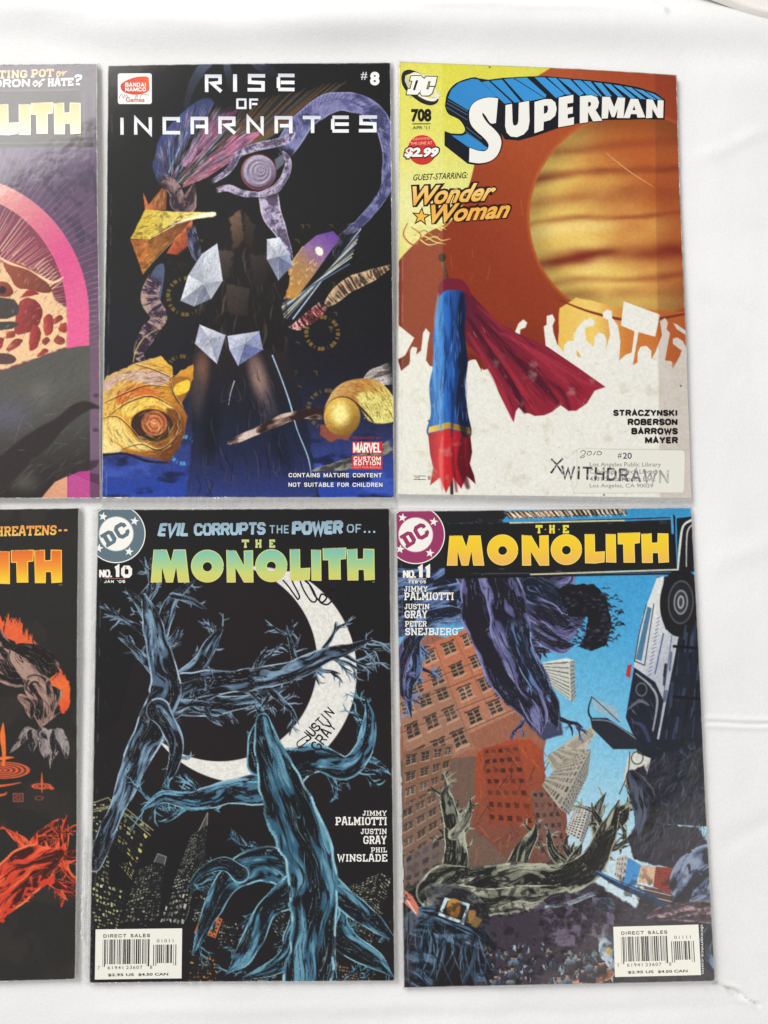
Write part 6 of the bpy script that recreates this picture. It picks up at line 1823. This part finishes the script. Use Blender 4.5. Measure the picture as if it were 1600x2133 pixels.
# small onlookers along the foot of the picture
for i in range(34):
    x, y = rng.uniform(500, 1085), rng.uniform(1000, 1150)
    if abs(x - 720) < 70 and y < 1090:
        continue
    k_ = .75 + .5 * (y - 1000) / 150
    shirt = rng.choice([(120, 146, 166), (100, 122, 146), (150, 166, 172), (66, 62, 84), (96, 66, 58), (40, 42, 54)])
    q = Z(8, [(x, y)])[0]
    cv.poly([(q[0] - 7 * k_, q[1] + 22 * k_), (q[0] - 8 * k_, q[1] + 7 * k_), (q[0] - 3 * k_, q[1] + 3 * k_), (q[0] + 3 * k_, q[1] + 3 * k_), (q[0] + 8 * k_, q[1] + 7 * k_), (q[0] + 7 * k_, q[1] + 22 * k_)], gradf(q, np.array(shirt) * 1.1, q + [6, 14], np.array(shirt) * .45), .8, rough=1)
    cv.line([q + [-6 * k_, 8 * k_], q + [-9 * k_, 16 * k_]], [4, 2], np.array(shirt) * .8, .7)
    cv.ell(q[0], q[1] - 1, 3.4 * k_, 4.4 * k_, gradf(q, (188, 142, 116), q + [4, 2], (96, 64, 52)))
    cv.ell(q[0] - .5, q[1] - 4 * k_, 4.2 * k_, 2.2 * k_, (24, 26, 36))
    for _ in range(3):
        cv.line([q + [rng.uniform(-5, 5), 8 * k_], q + [rng.uniform(-6, 6), 20 * k_]], [.6, 1.6, .5], rng.choice([(24, 26, 34), np.array(shirt) * .5]), .6, a=.8)
# low red and sand blocks and blue cloth at the right
F(8, [(1110, 560), (1160, 550), (1150, 690), (1095, 650)], 4, 4, (190, 186, 176), (110, 110, 110), mu=.25, mv=.25)
cv.poly(Z(8, [(1160, 560), (1225, 600), (1190, 720), (1140, 690)]), (70, 140, 196), 1)
cv.poly(Z(8, [(1225, 600), (1295, 605), (1280, 690), (1210, 680)]), (206, 168, 136), 1)
for i in range(5):
    cv.line(Z(8, [(1200, 690 + i * 14), (1390, 735 + i * 14)]), 2, (200, 176, 150) if i % 2 else (96, 62, 52), .8, smooth=False)
cv.poly(Z(8, [(1295, 605), (1410, 615), (1380, 745), (1280, 700)]), (140, 48, 38), 1)
for i in range(9):
    cv.line(Z(8, [(1292 - i * 1.5, 615 + i * 12), (1408 - i * 3, 626 + i * 13)]), .9, (92, 30, 26), .6, smooth=False)
cv.etch(Z(8, [(1180, 160), (1300, 60), (1520, 20), (1570, 560), (1480, 620), (1300, 590), (1190, 560)]), 520, [(58, 66, 86), (18, 18, 24), (92, 100, 120), (70, 62, 80), (112, 96, 112), (24, 28, 38)], -1.1, 26, 2.4, .7, .5, .3, 29)
for pts, w, sd, st in [([(1180, 170), (1230, 260), (1240, 380), (1220, 480)], [50, 110, 110, 60], 391, dict(dark=(18, 18, 22), mid=(44, 48, 62), hi=(84, 92, 110))),
                       ([(1560, 560), (1470, 620), (1420, 720), (1380, 780)], [120, 150, 140, 80], 395, dict(dark=(26, 30, 42), mid=(86, 100, 128), hi=(142, 156, 178))), ([(1590, 700), (1520, 760), (1440, 800)], [120, 110, 80], 396, dict(dark=(26, 30, 42), mid=(78, 92, 120), hi=(130, 146, 170))),
                       ([(1580, 830), (1460, 820), (1320, 830), (1250, 850)], [90, 86, 64, 40], 397, dict(dark=(66, 52, 62), mid=(140, 114, 122), hi=(178, 150, 152))), ([(1560, 900), (1520, 1000), (1560, 1100)], [50, 60, 60], 400, dict(dark=(22, 26, 36), mid=(60, 76, 104), hi=(120, 144, 170)))]:
    cv.limb(Z(8, pts), np.array(w) * .47, fs=50, ft=3.2, thr=.47, seed=sd, fade=False, **st)
cv.line(Z(8, [(1010, 630), (1120, 690), (1240, 740), (1330, 790)]), [6, 14, 16, 10], (30, 60, 92), 1.2)
cv.line(Z(8, [(1012, 626), (1120, 680), (1240, 730)]), [2, 3, 2], (84, 140, 180), 1)
# frame of the title: black band with pale rules
cv.poly(Z(7, [(40, 40), (560, 40), (590, 70), (560, 110), (300, 118), (300, 330), (60, 330)]), (30, 30, 32), 1.2, rough=2)
cv.poly(Z(7, [(285, 118), (1380, 84), (1385, 345), (290, 372)]), (27, 26, 26), 1)
F(7, [(560, 60), (1150, 40), (1160, 70), (600, 92)], 26, 1, (44, 38, 34), (206, 180, 150), mu=.24, mv=.1, seed=8)
for i in range(26):
    cv.line(Z(7, [(575 + i * 23, 58 - i * .5), (600 + i * 23, 92 - i * .6)]), 2, rng.choice([(196, 150, 120), (214, 200, 176), (60, 46, 42)]), .8, smooth=False)
cv.poly(Z(7, [(1150, 45), (1480, 36), (1480, 80), (1165, 78)]), (54, 142, 192), 1)
cv.line(Z(7, [(600, 112), (1150, 100)]), 3, (220, 212, 176), .8, smooth=False)
cv.line(Z(7, [(1150, 100), (1395, 92)]), 3, (66, 150, 200), .8, smooth=False)
cv.line(Z(7, [(1380, 82), (1382, 170), (1390, 340)]), [7, 6, 5], (20, 20, 22), .8, smooth=False)
cv.line(Z(7, [(1372, 80), (1376, 160)]), 5, (72, 156, 204), .8, smooth=False)
cv.line(Z(7, [(700, 358), (1060, 346)]), 3, (214, 206, 172), .8, smooth=False)
cv.line(Z(7, [(1060, 346), (1420, 334)]), 3, (214, 214, 200), .8, smooth=False)
cv.line(Z(7, [(300, 374), (1440, 352)]), 4, (22, 22, 24), .8, smooth=False)
cv.line(Z(7, [(480, 354), (700, 352)]), 2, (86, 90, 110), .8, smooth=False, a=.8)
cv.poly(Z(7, [(1395, 90), (1480, 80), (1490, 345), (1400, 345)]), (26, 26, 30), 1)
cv.line(Z(7, [(1462, 100), (1425, 130), (1410, 220), (1400, 335)]), [5, 4, 5, 3], (216, 216, 206), .8)
cv.line(Z(7, [(1475, 118), (1445, 160), (1440, 320)]), [3, 3, 2], (196, 196, 190), .8)
for i in range(40):
    x, y = rng.uniform(300, 1380), rng.choice([rng.uniform(96, 116), rng.uniform(330, 360)])
    cv.line(Z(7, [(x, y), (x + rng.uniform(4, 30), y)]), rng.uniform(.8, 2), rng.choice([(96, 100, 116), (56, 56, 62), (150, 150, 140)]), .7, a=.5, smooth=False)
cv.all((20, 19, 22), .55, lambda x, y: sst(.58, .7, fbm(x / 12, y / 12, 3, 17)) * sst(1780, 1860, y))
cv.grain(.10, 3.5, 4)
bullet(c, 866, 1114, (150, 54, 98), [(838.5, 1078.5), (903.5, 1087), (833.5, 1144), (895.6, 1152)])
p = c.part('title')
gt = gradm((0, 1113), (0, 1176), [(0, (240, 206, 38)), (.5, (238, 196, 52)), (1, (232, 178, 92))])
ge = (244, 220, 110)
for ch, x0, x1, y0, y1 in [('M', 301, 476, 174, 314), ('O', 493, 638, 169, 313), ('N', 658, 786, 171, 314), ('O', 797, 943, 167, 311), ('L', 959, 1052, 167, 304), ('I', 1058, 1106, 166, 300), ('T', 1116, 1220, 159, 300), ('H', 1228, 1356, 163, 301)]:
    p.block(ch, Zb(7, x0, y0, x1, y1), gt, edge=ge, ew=1.4)
for ch, x0 in (('T', 726), ('H', 788), ('E', 853)):
    p.slab(ch, Zb(7, x0, 124, x0 + 27, 160), (232, 214, 70), .26)
for x in (770, 835):
    p.ell(*Z(7, [(x, 143)])[0], 1.2, 1.2, (200, 190, 80))
p.done()
p = c.part('issue_number')
p.sans('NO.', Zb('N', 115, 790, 262, 878), WHITE, .26, .14)
p.sans('11', Zb('N', 290, 745, 440, 875), WHITE, .34, .24)
p.line(Z('N', [(172, 893), (390, 890)]), 1, WHITE)
p.sans("FEB'05", Zb('N', 182, 910, 386, 942), WHITE, .26, .3)
p.done()
p = c.part('credits')
for body, q in (('JIMMY', (128, 978, 405, 1042)), ('PALMIOTTI', (126, 1052, 716, 1142)), ('JUSTIN', (132, 1188, 424, 1252)), ('GRAY', (132, 1268, 400, 1358)), ('PETER', (136, 1392, 392, 1458)), ('SNEJBJERG', (138, 1474, 765, 1560))):
    p.slab(body, Zb('N', *q), WHITE, .17, .14)
p.line(Z('N', [(760, 1484), (830, 1472)]), 2.4, WHITE)
p.done()
barcode(c, Z('Q', [(80, 140), (914, 118), (940, 612), (98, 632)]), '01111', 3, '8')
p = c.part('web_address')
p.text('dccomics.com', Z('Q', [(965, 118), (972, 600), (948, 602), (936, 120)]), (206, 206, 200), bold=.02)
p.done()
c.build((5, 4, 4, 4), 0.0006)
crinkle(c, [(833, 1500), (835, 1640), (837, 1760), (839, 1880)], 14)

# ================================================================== comic: glowing arch, left of the top row
c = Comic('sleeved comic with pink arch, purple rays, red boulders and cream title on a dark band',
          [(-394, 137), (203, 133), (210, 1038), (-404, 1040)], INK_BAG, 0.0004, 1.1)
cv = c.cv
rng = random.Random(41)
cv.all(gradm((0, 330), (0, 1040), [(0, (98, 80, 106)), (.3, (94, 70, 94)), (.6, (112, 86, 104)), (.85, (116, 92, 112)), (1, (96, 62, 90))]))
cv.all((66, 56, 76), .7, lambda x, y: sst(.5, .66, fbm(x / 22, y / 30, 4, 5)) * sst(640, 500, y))
ccx = -96.0


def arch(rx, ry, cy, y1):
    th = np.linspace(math.pi, 2 * math.pi, 60)
    return np.concatenate([np.stack([ccx + rx * np.cos(th), cy + ry * np.sin(th)], 1), [(ccx + rx, y1), (ccx - rx, y1)]])


# scattered stone pattern in the wall
for i in range(60):
    x, y = rng.uniform(-390, 200), rng.uniform(330, 540)
    cv.line([(x, y), (x + rng.uniform(-14, 14), y + rng.uniform(-8, 8)), (x + rng.uniform(-20, 20), y + rng.uniform(4, 24))], [.6, 2, .6], rng.choice([(126, 104, 130), (64, 54, 70), (136, 96, 128)]), 1, a=.5)
pink = gradm((-60, 380), (185, 640), [(0, (226, 176, 150)), (.35, (214, 130, 140)), (.65, (214, 86, 136)), (1, (226, 92, 142))])
cv.poly(arch(281, 290, 655, 1050), pink, 1.2)
cv.poly(arch(234, 246, 650, 1050), gradm((-60, 420), (140, 640), [(0, (110, 66, 88)), (.5, (136, 66, 84)), (1, (110, 56, 64))]), 1.2)
for i in range(110):
    a = math.radians(-178 + 176 * (i + rng.uniform(-.4, .4)) / 109)
    r0, r1 = rng.uniform(90, 170), rng.uniform(200, 240)
    ca, sa = math.cos(a), math.sin(a)
    cv.line([(ccx + r0 * ca * 1.0, 640 + r0 * sa), (ccx + r1 * ca, 640 + r1 * 1.04 * sa)], [2.6, .9], rng.choice([(226, 176, 150), (206, 140, 134), (236, 200, 170)]), .8, a=.85, smooth=False)
for i in range(80):
    a = math.radians(-176 + 180 * i / 79)
    r0, r1 = 290 + rng.uniform(-16, 10), 330 + rng.uniform(0, 90)
    ca, sa = math.cos(a), math.sin(a)
    cv.line([(ccx + r0 * ca, 650 + r0 * sa), (ccx + r1 * ca, 650 + r1 * sa)], [1.4, .6], (166, 130, 160), .7, a=.6, smooth=False)
for i in range(14):
    y = 580 + i * 11
    cv.line([(120 + rng.uniform(0, 20), y + 24), (205, y - 4)], .9, (196, 150, 170), .7, a=.5, smooth=False)
# glowing cave of red boulders inside the arch
cv.poly(Z('B', [(-900, 0), (100, -60), (200, -40), (420, 100), (470, 270), (565, 330), (568, 660), (300, 760), (0, 860), (-900, 860)]), (234, 196, 150), 3, rough=3)
rock = lambda pts, col=(150, 62, 56): cv.poly(Z('B', pts), gradf(Z('B', pts)[0], np.array(col, float) * 1.12, Z('B', pts)[len(pts) // 2], np.array(col, float) * .8), 1, smooth=True, rough=1.6, rs=9)
for pts in ([(30, -50), (120, -60), (260, 0), (380, 90), (450, 180), (380, 205), (260, 180), (150, 160), (80, 60)], [(150, 330), (190, 260), (250, 245), (330, 290), (360, 380), (310, 500), (190, 555), (120, 530)], [(255, 530), (310, 480), (345, 540), (320, 660), (250, 690)],
            [(370, 430), (410, 385), (450, 420), (440, 540), (380, 560)], [(450, 430), (520, 390), (530, 430), (460, 470)], [(495, 500), (560, 450), (565, 530), (520, 535)], [(355, 610), (395, 580), (425, 610), (380, 650)], [(455, 610), (490, 570), (550, 600), (540, 640), (480, 640)],
            [(50, 680), (120, 600), (190, 605), (150, 660), (80, 700)], [(0, 110), (80, 130), (110, 210), (40, 240), (-20, 210)], [(310, 740), (370, 680), (410, 700), (340, 745)], [(170, 240), (250, 180), (330, 215), (200, 240)], [(-60, 640), (-20, 590), (30, 600), (0, 680)], [(60, 540), (120, 530), (120, 575), (50, 590)]):
    rock(pts, (150 + rng.randrange(-14, 20), 62 + rng.randrange(-8, 14), 56))
for i in range(40):
    x, y = rng.uniform(-600, 560), rng.uniform(-40, 700)
    cv.line(Z('B', [(x, y), (x + rng.uniform(-10, 20), y + rng.uniform(10, 50))]), [.5, 1.6, .4], (104, 40, 38), .8, a=.6)
cv.poly(Z('B', [(-200, 270), (0, 242), (120, 260), (165, 320), (150, 390), (60, 425), (-200, 430)]), (70, 66, 62), 1)
cv.poly(Z('B', [(-200, 470), (0, 450), (110, 446), (165, 470), (100, 510), (-200, 550)]), (70, 66, 64), 1)
cv.poly(Z('B', [(-100, 730), (60, 720), (135, 765), (80, 810), (-100, 800)]), (92, 66, 66), 1, smooth=True)
cv.ell(*Z('B', [(20, 180)])[0], 8, 8, (52, 40, 42), feather=2)
cave = Z('B', [(-600, 100), (100, -50), (200, -30), (420, 110), (470, 280), (560, 340), (560, 640), (300, 740), (0, 840), (-600, 840)])
cv.etch(cave, 420, [(104, 40, 40), (186, 92, 78), (120, 50, 46), (240, 206, 166), (214, 150, 120), (84, 32, 34)], -.9, 13, 1.8, .6, .6, .3, 15)
for i in range(9):
    x, y = 300 + i * 18, -20 + i * 24
    cv.line(Z('B', [(x, y), (x + 90, y - 70)]), [2, 1], (240, 206, 170), .8, smooth=False)
cv.line(Z('B', [(-60, -130), (80, -50), (250, 10), (420, 110), (500, 100), (540, 70)]), [2, 6, 2, 6, 5, 2], (240, 200, 160), 1.4)
# the big dark hill with a black path
hill = gradm((0, 700), (60, 1040), [(0, (84, 82, 76)), (.35, (88, 86, 80)), (.6, (72, 70, 66)), (.85, (46, 43, 40)), (1, (38, 34, 33))])
cv.poly(np.concatenate([spline(Z('B', [(-1660, 760), (-800, 900), (-200, 890), (0, 868), (150, 830), (300, 765), (450, 710), (600, 670), (765, 650)])), Z('B', [(768, 1700), (740, 1735), (640, 1760), (500, 1830), (400, 1900), (340, 1975), (-1660, 1975)])]), hill, 1)
cv.all((104, 100, 128), .5, lambda x, y: np.exp(-(((x - 20) / 46) ** 2 + ((y - 862) / 34) ** 2)))  # soft pale patches: glare of the sleeve film painted into the hill colours
cv.all((132, 130, 124), .35, lambda x, y: np.exp(-(((x - 85) / 24) ** 2 + ((y - 822) / 26) ** 2)))
cv.all((112, 108, 102), .5, lambda x, y: np.exp(-(((x - 52) / 26) ** 2 + ((y - 1004) / 20) ** 2)))
cv.etch(Z('B', [(-600, 900), (0, 890), (300, 790), (600, 690), (760, 670), (760, 1900), (-600, 1960)]), 420, [(66, 63, 60), (102, 99, 93), (78, 72, 76), (92, 90, 104)], -.7, 40, 3.5, .35, .4, .2, 16)
cv.poly(Z('B', [(860, 1190), (770, 1200), (640, 1280), (540, 1370), (430, 1500), (330, 1590), (260, 1640), (120, 1800), (0, 1860), (-200, 1880), (-200, 1700), (0, 1600), (140, 1480), (300, 1370), (480, 1270), (600, 1170), (700, 1130), (780, 1140)]), (48, 41, 40), 3, smooth=True)
cv.poly(Z('B', [(690, 1740), (650, 1700), (760, 1640), (850, 1630), (830, 1680), (780, 1720)]), (50, 42, 44), 2, a=.8)
for y in (1080, 1375):
    cv.ell(*Z('B', [(815, y)])[0], 6, 4, (74, 58, 74), feather=2)
cv.poly(Z('B', [(345, 1972), (400, 1900), (470, 1820), (575, 1770), (575, 1975)]), gradm(Z('B', [(400, 1950)])[0], Z('B', [(560, 1800)])[0], [(0, (206, 150, 120)), (1, (222, 158, 124))]), 1)
cv.poly(Z('B', [(575, 1775), (680, 1730), (768, 1725), (768, 1965), (575, 1970)]), (176, 62, 130), 1)
cv.poly(Z('B', [(768, 1740), (860, 1760), (860, 1970), (768, 1965)]), (84, 50, 76), 1)
for i in range(12):
    y = 1750 + i * 18
    cv.line(Z('B', [(590, y), (860, y + 110)]), 1.1, (226, 140, 190), .7, a=.6, smooth=False)
for a, b_ in [((150, 1360), (205, 1240)), ((230, 1310), (285, 1365)), ((370, 1250), (480, 1235)), ((470, 1485), (580, 1500)), ((680, 1440), (740, 1450)), ((150, 1545), (230, 1550)), ((540, 1180), (600, 1160)), ((120, 1480), (160, 1350))]:
    cv.line(Z('B', [a, b_]), [.5, 1.6, .4], (148, 144, 140), .8, a=.75, smooth=False)
# title band
cv.poly(Z('A', [(-1700, 130), (880, 130), (885, 400), (845, 890), (-1700, 910)]), (84, 76, 86), 1)
cv.all((100, 84, 104), .5, lambda x, y: sst(.5, .7, fbm(x / 26, y / 9, 3, 8)) * sst(190, 150, y))
cv.poly(Z('A', [(-1700, 400), (715, 385), (735, 850), (-1700, 870)]), (66, 64, 62), 1.5)
cv.poly(Z('A', [(-1700, 870), (835, 845), (835, 885), (-1700, 905)]), (60, 56, 56), 1)
for pts, colr in [([(-1700, 390), (500, 375), (700, 370)], (120, 112, 110)), ([(-1700, 868), (740, 845)], (120, 112, 116)), ([(745, 400), (760, 840)], (110, 106, 122)), ([(790, 380), (800, 840)], (70, 62, 74)), ([(835, 400), (840, 880)], (112, 100, 124))]:
    cv.line(Z('A', pts), 2, colr, 1.4, a=.7, smooth=False)
for i in range(30):
    a = rng.uniform(-380, 200)
    cv.line([(a, 320 + rng.uniform(-6, 20)), (a - rng.uniform(4, 16), 350 + rng.uniform(0, 50))], [.5, 1.2, .5], (156, 128, 154), .7, a=.55, smooth=False)
cv.grain(.07, 3.5, 4)
p = c.part('title')
gt = gradm((0, 217), (0, 281), [(0, (226, 182, 112)), (.5, (226, 196, 144)), (1, (242, 224, 200))])
ge = (246, 230, 200)
for ch, x0, x1, y0, y1 in [('M', -1155, -870, 505, 785), ('O', -845, -570, 500, 785), ('N', -545, -310, 505, 785), ('O', -285, -25, 500, 782), ('L', -15, 166, 506, 776), ('I', 171, 274, 506, 776), ('T', 282, 473, 490, 765), ('H', 485, 720, 494, 770)]:
    p.block(ch, Zb('A', x0, y0, x1, y1), gt, edge=ge, ew=2)
p.text('TM', Zb('A', 694, 780, 724, 796), (180, 170, 150))
p.done()
p = c.part('tagline')
tan = gradm((0, 145), (0, 163), [(0, (222, 180, 130)), (1, (240, 214, 174))])
p.slab('MELTING', Z('A', [(-230, 204), (243, 196), (243, 264), (-230, 272)]), tan, .24, .16)
p.slab('POT', Z('A', [(278, 192), (478, 187), (475, 255), (276, 260)]), tan, .24, .16)
p.line(Z('A', [(500, 240), (515, 212), (535, 215), (530, 245), (508, 252), (512, 222), (545, 226), (560, 208), (562, 245), (580, 210), (598, 214)]), 2.4, tan, smooth=True)
p.sans('CAULDRON', Z('A', [(-380, 288), (268, 276), (266, 344), (-380, 356)]), WHITE, .25, .16)
p.line(Z('A', [(292, 330), (305, 300), (330, 296), (335, 325), (310, 340), (300, 310), (345, 310), (380, 280), (400, 282), (362, 300), (350, 348), (378, 312)]), 2.4, WHITE, smooth=True)
p.slab('HATE', Z('A', [(428, 274), (652, 268), (650, 336), (428, 342)]), WHITE, .24, .16)
p.line(Z('A', [(668, 262), (690, 244), (722, 250), (722, 272), (690, 286), (688, 306)]), 4.6, WHITE)
p.box(*Zb('A', 676, 316, 714, 334), WHITE)
p.done()
c.build((4, 4, 5, 6), 0.0006)

# ================================================================== comic: fire and black, left of the bottom row
c = Comic('sleeved black comic with orange title, flames and small glowing ripples',
          [(-442, 1066), (165, 1058), (158, 2040), (-478, 2056)], INK_BAG, 0.0003, 3.1)
cv = c.cv
rng = random.Random(51)
cv.all((38, 36, 33))
cv.all((54, 47, 44), .5, lambda x, y: sst(.52, .75, fbm(x / 60, y / 60, 3, 3)))
flame = gradm((0, 1270), (0, 1540), [(0, (226, 96, 50)), (.5, (214, 92, 56)), (1, (226, 84, 44))])
B_ = dict(dark=(30, 27, 25), mid=(140, 110, 100), hi=(172, 140, 126))


def fl(k, pts, n, h, w, col):
    q = spline(Z(k, pts))
    for i in range(n):
        t = rng.random()
        a = q[int(t * (len(q) - 1))]
        hh = h * rng.uniform(.35, 1)
        x, y = a + [rng.uniform(-4, 4), rng.uniform(0, 8)]
        cv.line([(x, y), (x + rng.uniform(-6, 4), y - hh * .4), (x + rng.uniform(-3, 5), y - hh * .75), (x + rng.uniform(-5, 6), y - hh)], [w * rng.uniform(.6, 1.2), w * .7, w * .3, .4], col, .9)


fl('C', [(-900, 700), (-400, 900), (0, 1120), (130, 1170), (220, 1280), (330, 1360), (450, 1500), (540, 1640), (560, 1760)], 190, 46, 11, flame)
for pts, w, sd in [([(-1500, 900), (-900, 940), (-400, 1060), (0, 1270), (150, 1330)], [100, 96, 90, 70, 56], 501), ([(-200, 1250), (0, 1400), (180, 1500), (290, 1600)], [60, 64, 60, 40], 502), ([(190, 1340), (290, 1400), (400, 1500), (460, 1640)], [56, 70, 66, 60], 503),
                   ([(300, 1600), (380, 1700), (380, 1800), (350, 1940)], [46, 62, 60, 56], 504), ([(470, 1600), (490, 1720), (460, 1860)], [34, 36, 30], 505), ([(180, 1690), (250, 1760), (270, 1870)], [14, 26, 22], 506)]:
    cv.limb(Z('C', pts), w, seed=sd, fs=50, ft=3.4, thr=.46, fade=False, **B_)
for q_ in ([(-60, 300), (40, 320), (120, 350), (130, 420), (60, 400), (0, 350), (-60, 330)], [(-30, 1345), (10, 1370), (60, 1410), (70, 1440), (20, 1410)], [(50, 1370), (110, 1400), (126, 1440), (120, 1500), (80, 1500), (70, 1430)]):
    cv.etch(q_, 120, [(172, 140, 126), (40, 34, 32), (120, 96, 88), (26, 24, 22)], .9, 22, 2, .7, .4, .2, 43)
for k, pts, w, sd in [('D', [(210, -60), (150, 20), (75, 100)], [20, 15, 5], 511), ('D', [(240, -40), (245, 40), (240, 110)], [22, 20, 6], 512), ('D', [(320, -40), (335, 70), (335, 150)], [26, 22, 8], 513), ('D', [(390, -40), (400, 70), (380, 150), (375, 220)], [24, 22, 8, 2], 514), ('D', [(450, -50), (490, 60), (495, 160)], [22, 16, 4], 515)]:
    cv.limb(Z(k, pts), w, seed=sd, fs=26, ft=2.4, thr=.44, fade=False, dark=(34, 32, 32), mid=(128, 118, 116), hi=(160, 150, 146))
fl('C', [(480, 1560), (550, 1600), (570, 1700), (540, 1800)], 60, 30, 8, gradm((0, 1380), (0, 1480), [(0, (190, 70, 50)), (.5, (232, 110, 50)), (1, (222, 80, 44))]))
# ripples lit by a falling spark
gl = (216, 92, 54)
sx, sy = Z('D', [(20, 225)])[0]
for r in (6, 16, 26, 36, 46):
    cv.ring(sx, sy + 2, r * 1.15, r * .36, 2.4, gl)
for y, x1 in ((350, 155), (420, 50)):
    cv.line(Z('D', [(-300, y + 20), (0, y), (x1, y - 25)]), [3, 5, 1.5], gl, 1)
cv.line(Z('D', [(25, -120), (20, -20), (30, 100), (25, 190)]), [2, 12, 8, 6], (232, 112, 48), 1)
cv.line(Z('D', [(-40, 150), (40, 140), (105, 135)]), [5, 7, 1], (232, 112, 48), 1)
sx, sy = Z('D', [(310, 352)])[0]
cv.ring(sx, sy, 18, 5.5, 2, gl)
cv.ring(sx, sy, 10, 3, 1.6, gl)
cv.line(Z('D', [(312, 250), (312, 330), (312, 400)]), [1, 5, 1.5], gl, .9)
cv.ell(*Z('D', [(385, 368)])[0], 5, 3, gl, feather=1.5)
cv.ring(*Z('D', [(290, 442)])[0], 8, 4, 2, (120, 62, 46))
x0, y0, x1, y1 = Zb('D', 95, 404, 175, 470)
cv.poly([(x0, y0), (x1, y0), (x1, y1), (x0, y1)], (150, 82, 72))
cv.poly([(x0 + 2, y0 + 2), (x1 - 2, y0 + 2), (x1 - 2, y1 - 2), (x0 + 2, y1 - 2)], (84, 44, 40))
cv.ring((x0 + x1) / 2, (y0 + y1) / 2, 5, 4, 1.6, (140, 76, 66))
# red hot branch below
O_ = dict(dark=(64, 22, 18), mid=(206, 64, 40), hi=(236, 100, 60), rim=(240, 120, 72))
for pts, w, n in [([(205, 860), (170, 780), (100, 720), (20, 655)], [30, 24, 14, 4], 3), ([(330, 880), (370, 770), (385, 690), (388, 610)], [40, 30, 18, 4], 3), ([(400, 900), (455, 800), (480, 680), (498, 565)], [40, 30, 18, 4], 3), ([(420, 900), (470, 950), (480, 1010), (440, 1060)], [36, 26, 16, 4], 2),
                  ([(260, 960), (310, 900), (330, 810), (310, 740)], [40, 34, 22, 4], 2), ([(-1200, 1500), (-500, 1320), (0, 1130), (140, 1030), (260, 950), (360, 900), (440, 860), (490, 780)], [110, 100, 96, 90, 84, 66, 44, 10], 6)]:
    bough(Z('D', pts), w, O_, n)
    cv.etch(cv_outline(Z('D', pts), w), 80, [(236, 100, 60), (60, 20, 16), (150, 44, 30), (30, 18, 16)], math.atan2(pts[-1][1] - pts[0][1], pts[-1][0] - pts[0][0]), 26, 2.2, .7, .3, .15, 41)
fl('D', [(0, 1380), (80, 1260), (200, 1160), (300, 1080), (400, 1040)], 26, 1, 8, (200, 60, 36))
for a, b_ in [((230, 1040), (240, 1110)), ((300, 1030), (280, 1090)), ((400, 1020), (360, 1140)), ((200, 1120), (155, 1215)), ((80, 1220), (62, 1270)), ((20, 1290), (0, 1350)), ((370, 1040), (338, 1090))]:
    cv.line(Z('D', [a, b_]), [7, 4, .5], (206, 66, 44), 1, a=.9)
cv.grain(.10, 3.5, 4)
p = c.part('title')
gt = gradm((0, 1146), (0, 1215), [(0, (222, 100, 38)), (.45, (230, 140, 48)), (.8, (236, 186, 44)), (1, (240, 206, 56))])
ge = (246, 190, 80)
for ch, x0, x1, y0, y1 in [('M', -1340, -1055, 450, 735), ('O', -1030, -755, 448, 735), ('N', -735, -500, 450, 730), ('O', -475, -210, 446, 730), ('L', -200, -25, 446, 725), ('I', -18, 82, 446, 720), ('T', 96, 286, 434, 708), ('H', 297, 530, 434, 712)]:
    p.block(ch, Zb('C', x0, y0, x1, y1), gt, edge=ge, ew=2)
p.text('TM', Zb('C', 506, 724, 534, 738), (150, 140, 130))
p.done()
p = c.part('tagline')
og = gradm((0, 1095), (0, 1116), [(0, (228, 146, 66)), (1, (240, 190, 96))])
p.slab('THREATENS', Z('C', [(-100, 236), (488, 222), (480, 304), (-100, 316)]), og, .2, .14)
p.box(*Zb('C', 500, 258, 528, 274), og)
p.box(*Zb('C', 548, 256, 577, 272), og)
p.done()
c.build((4, 4, 6, 4), 0.0006)
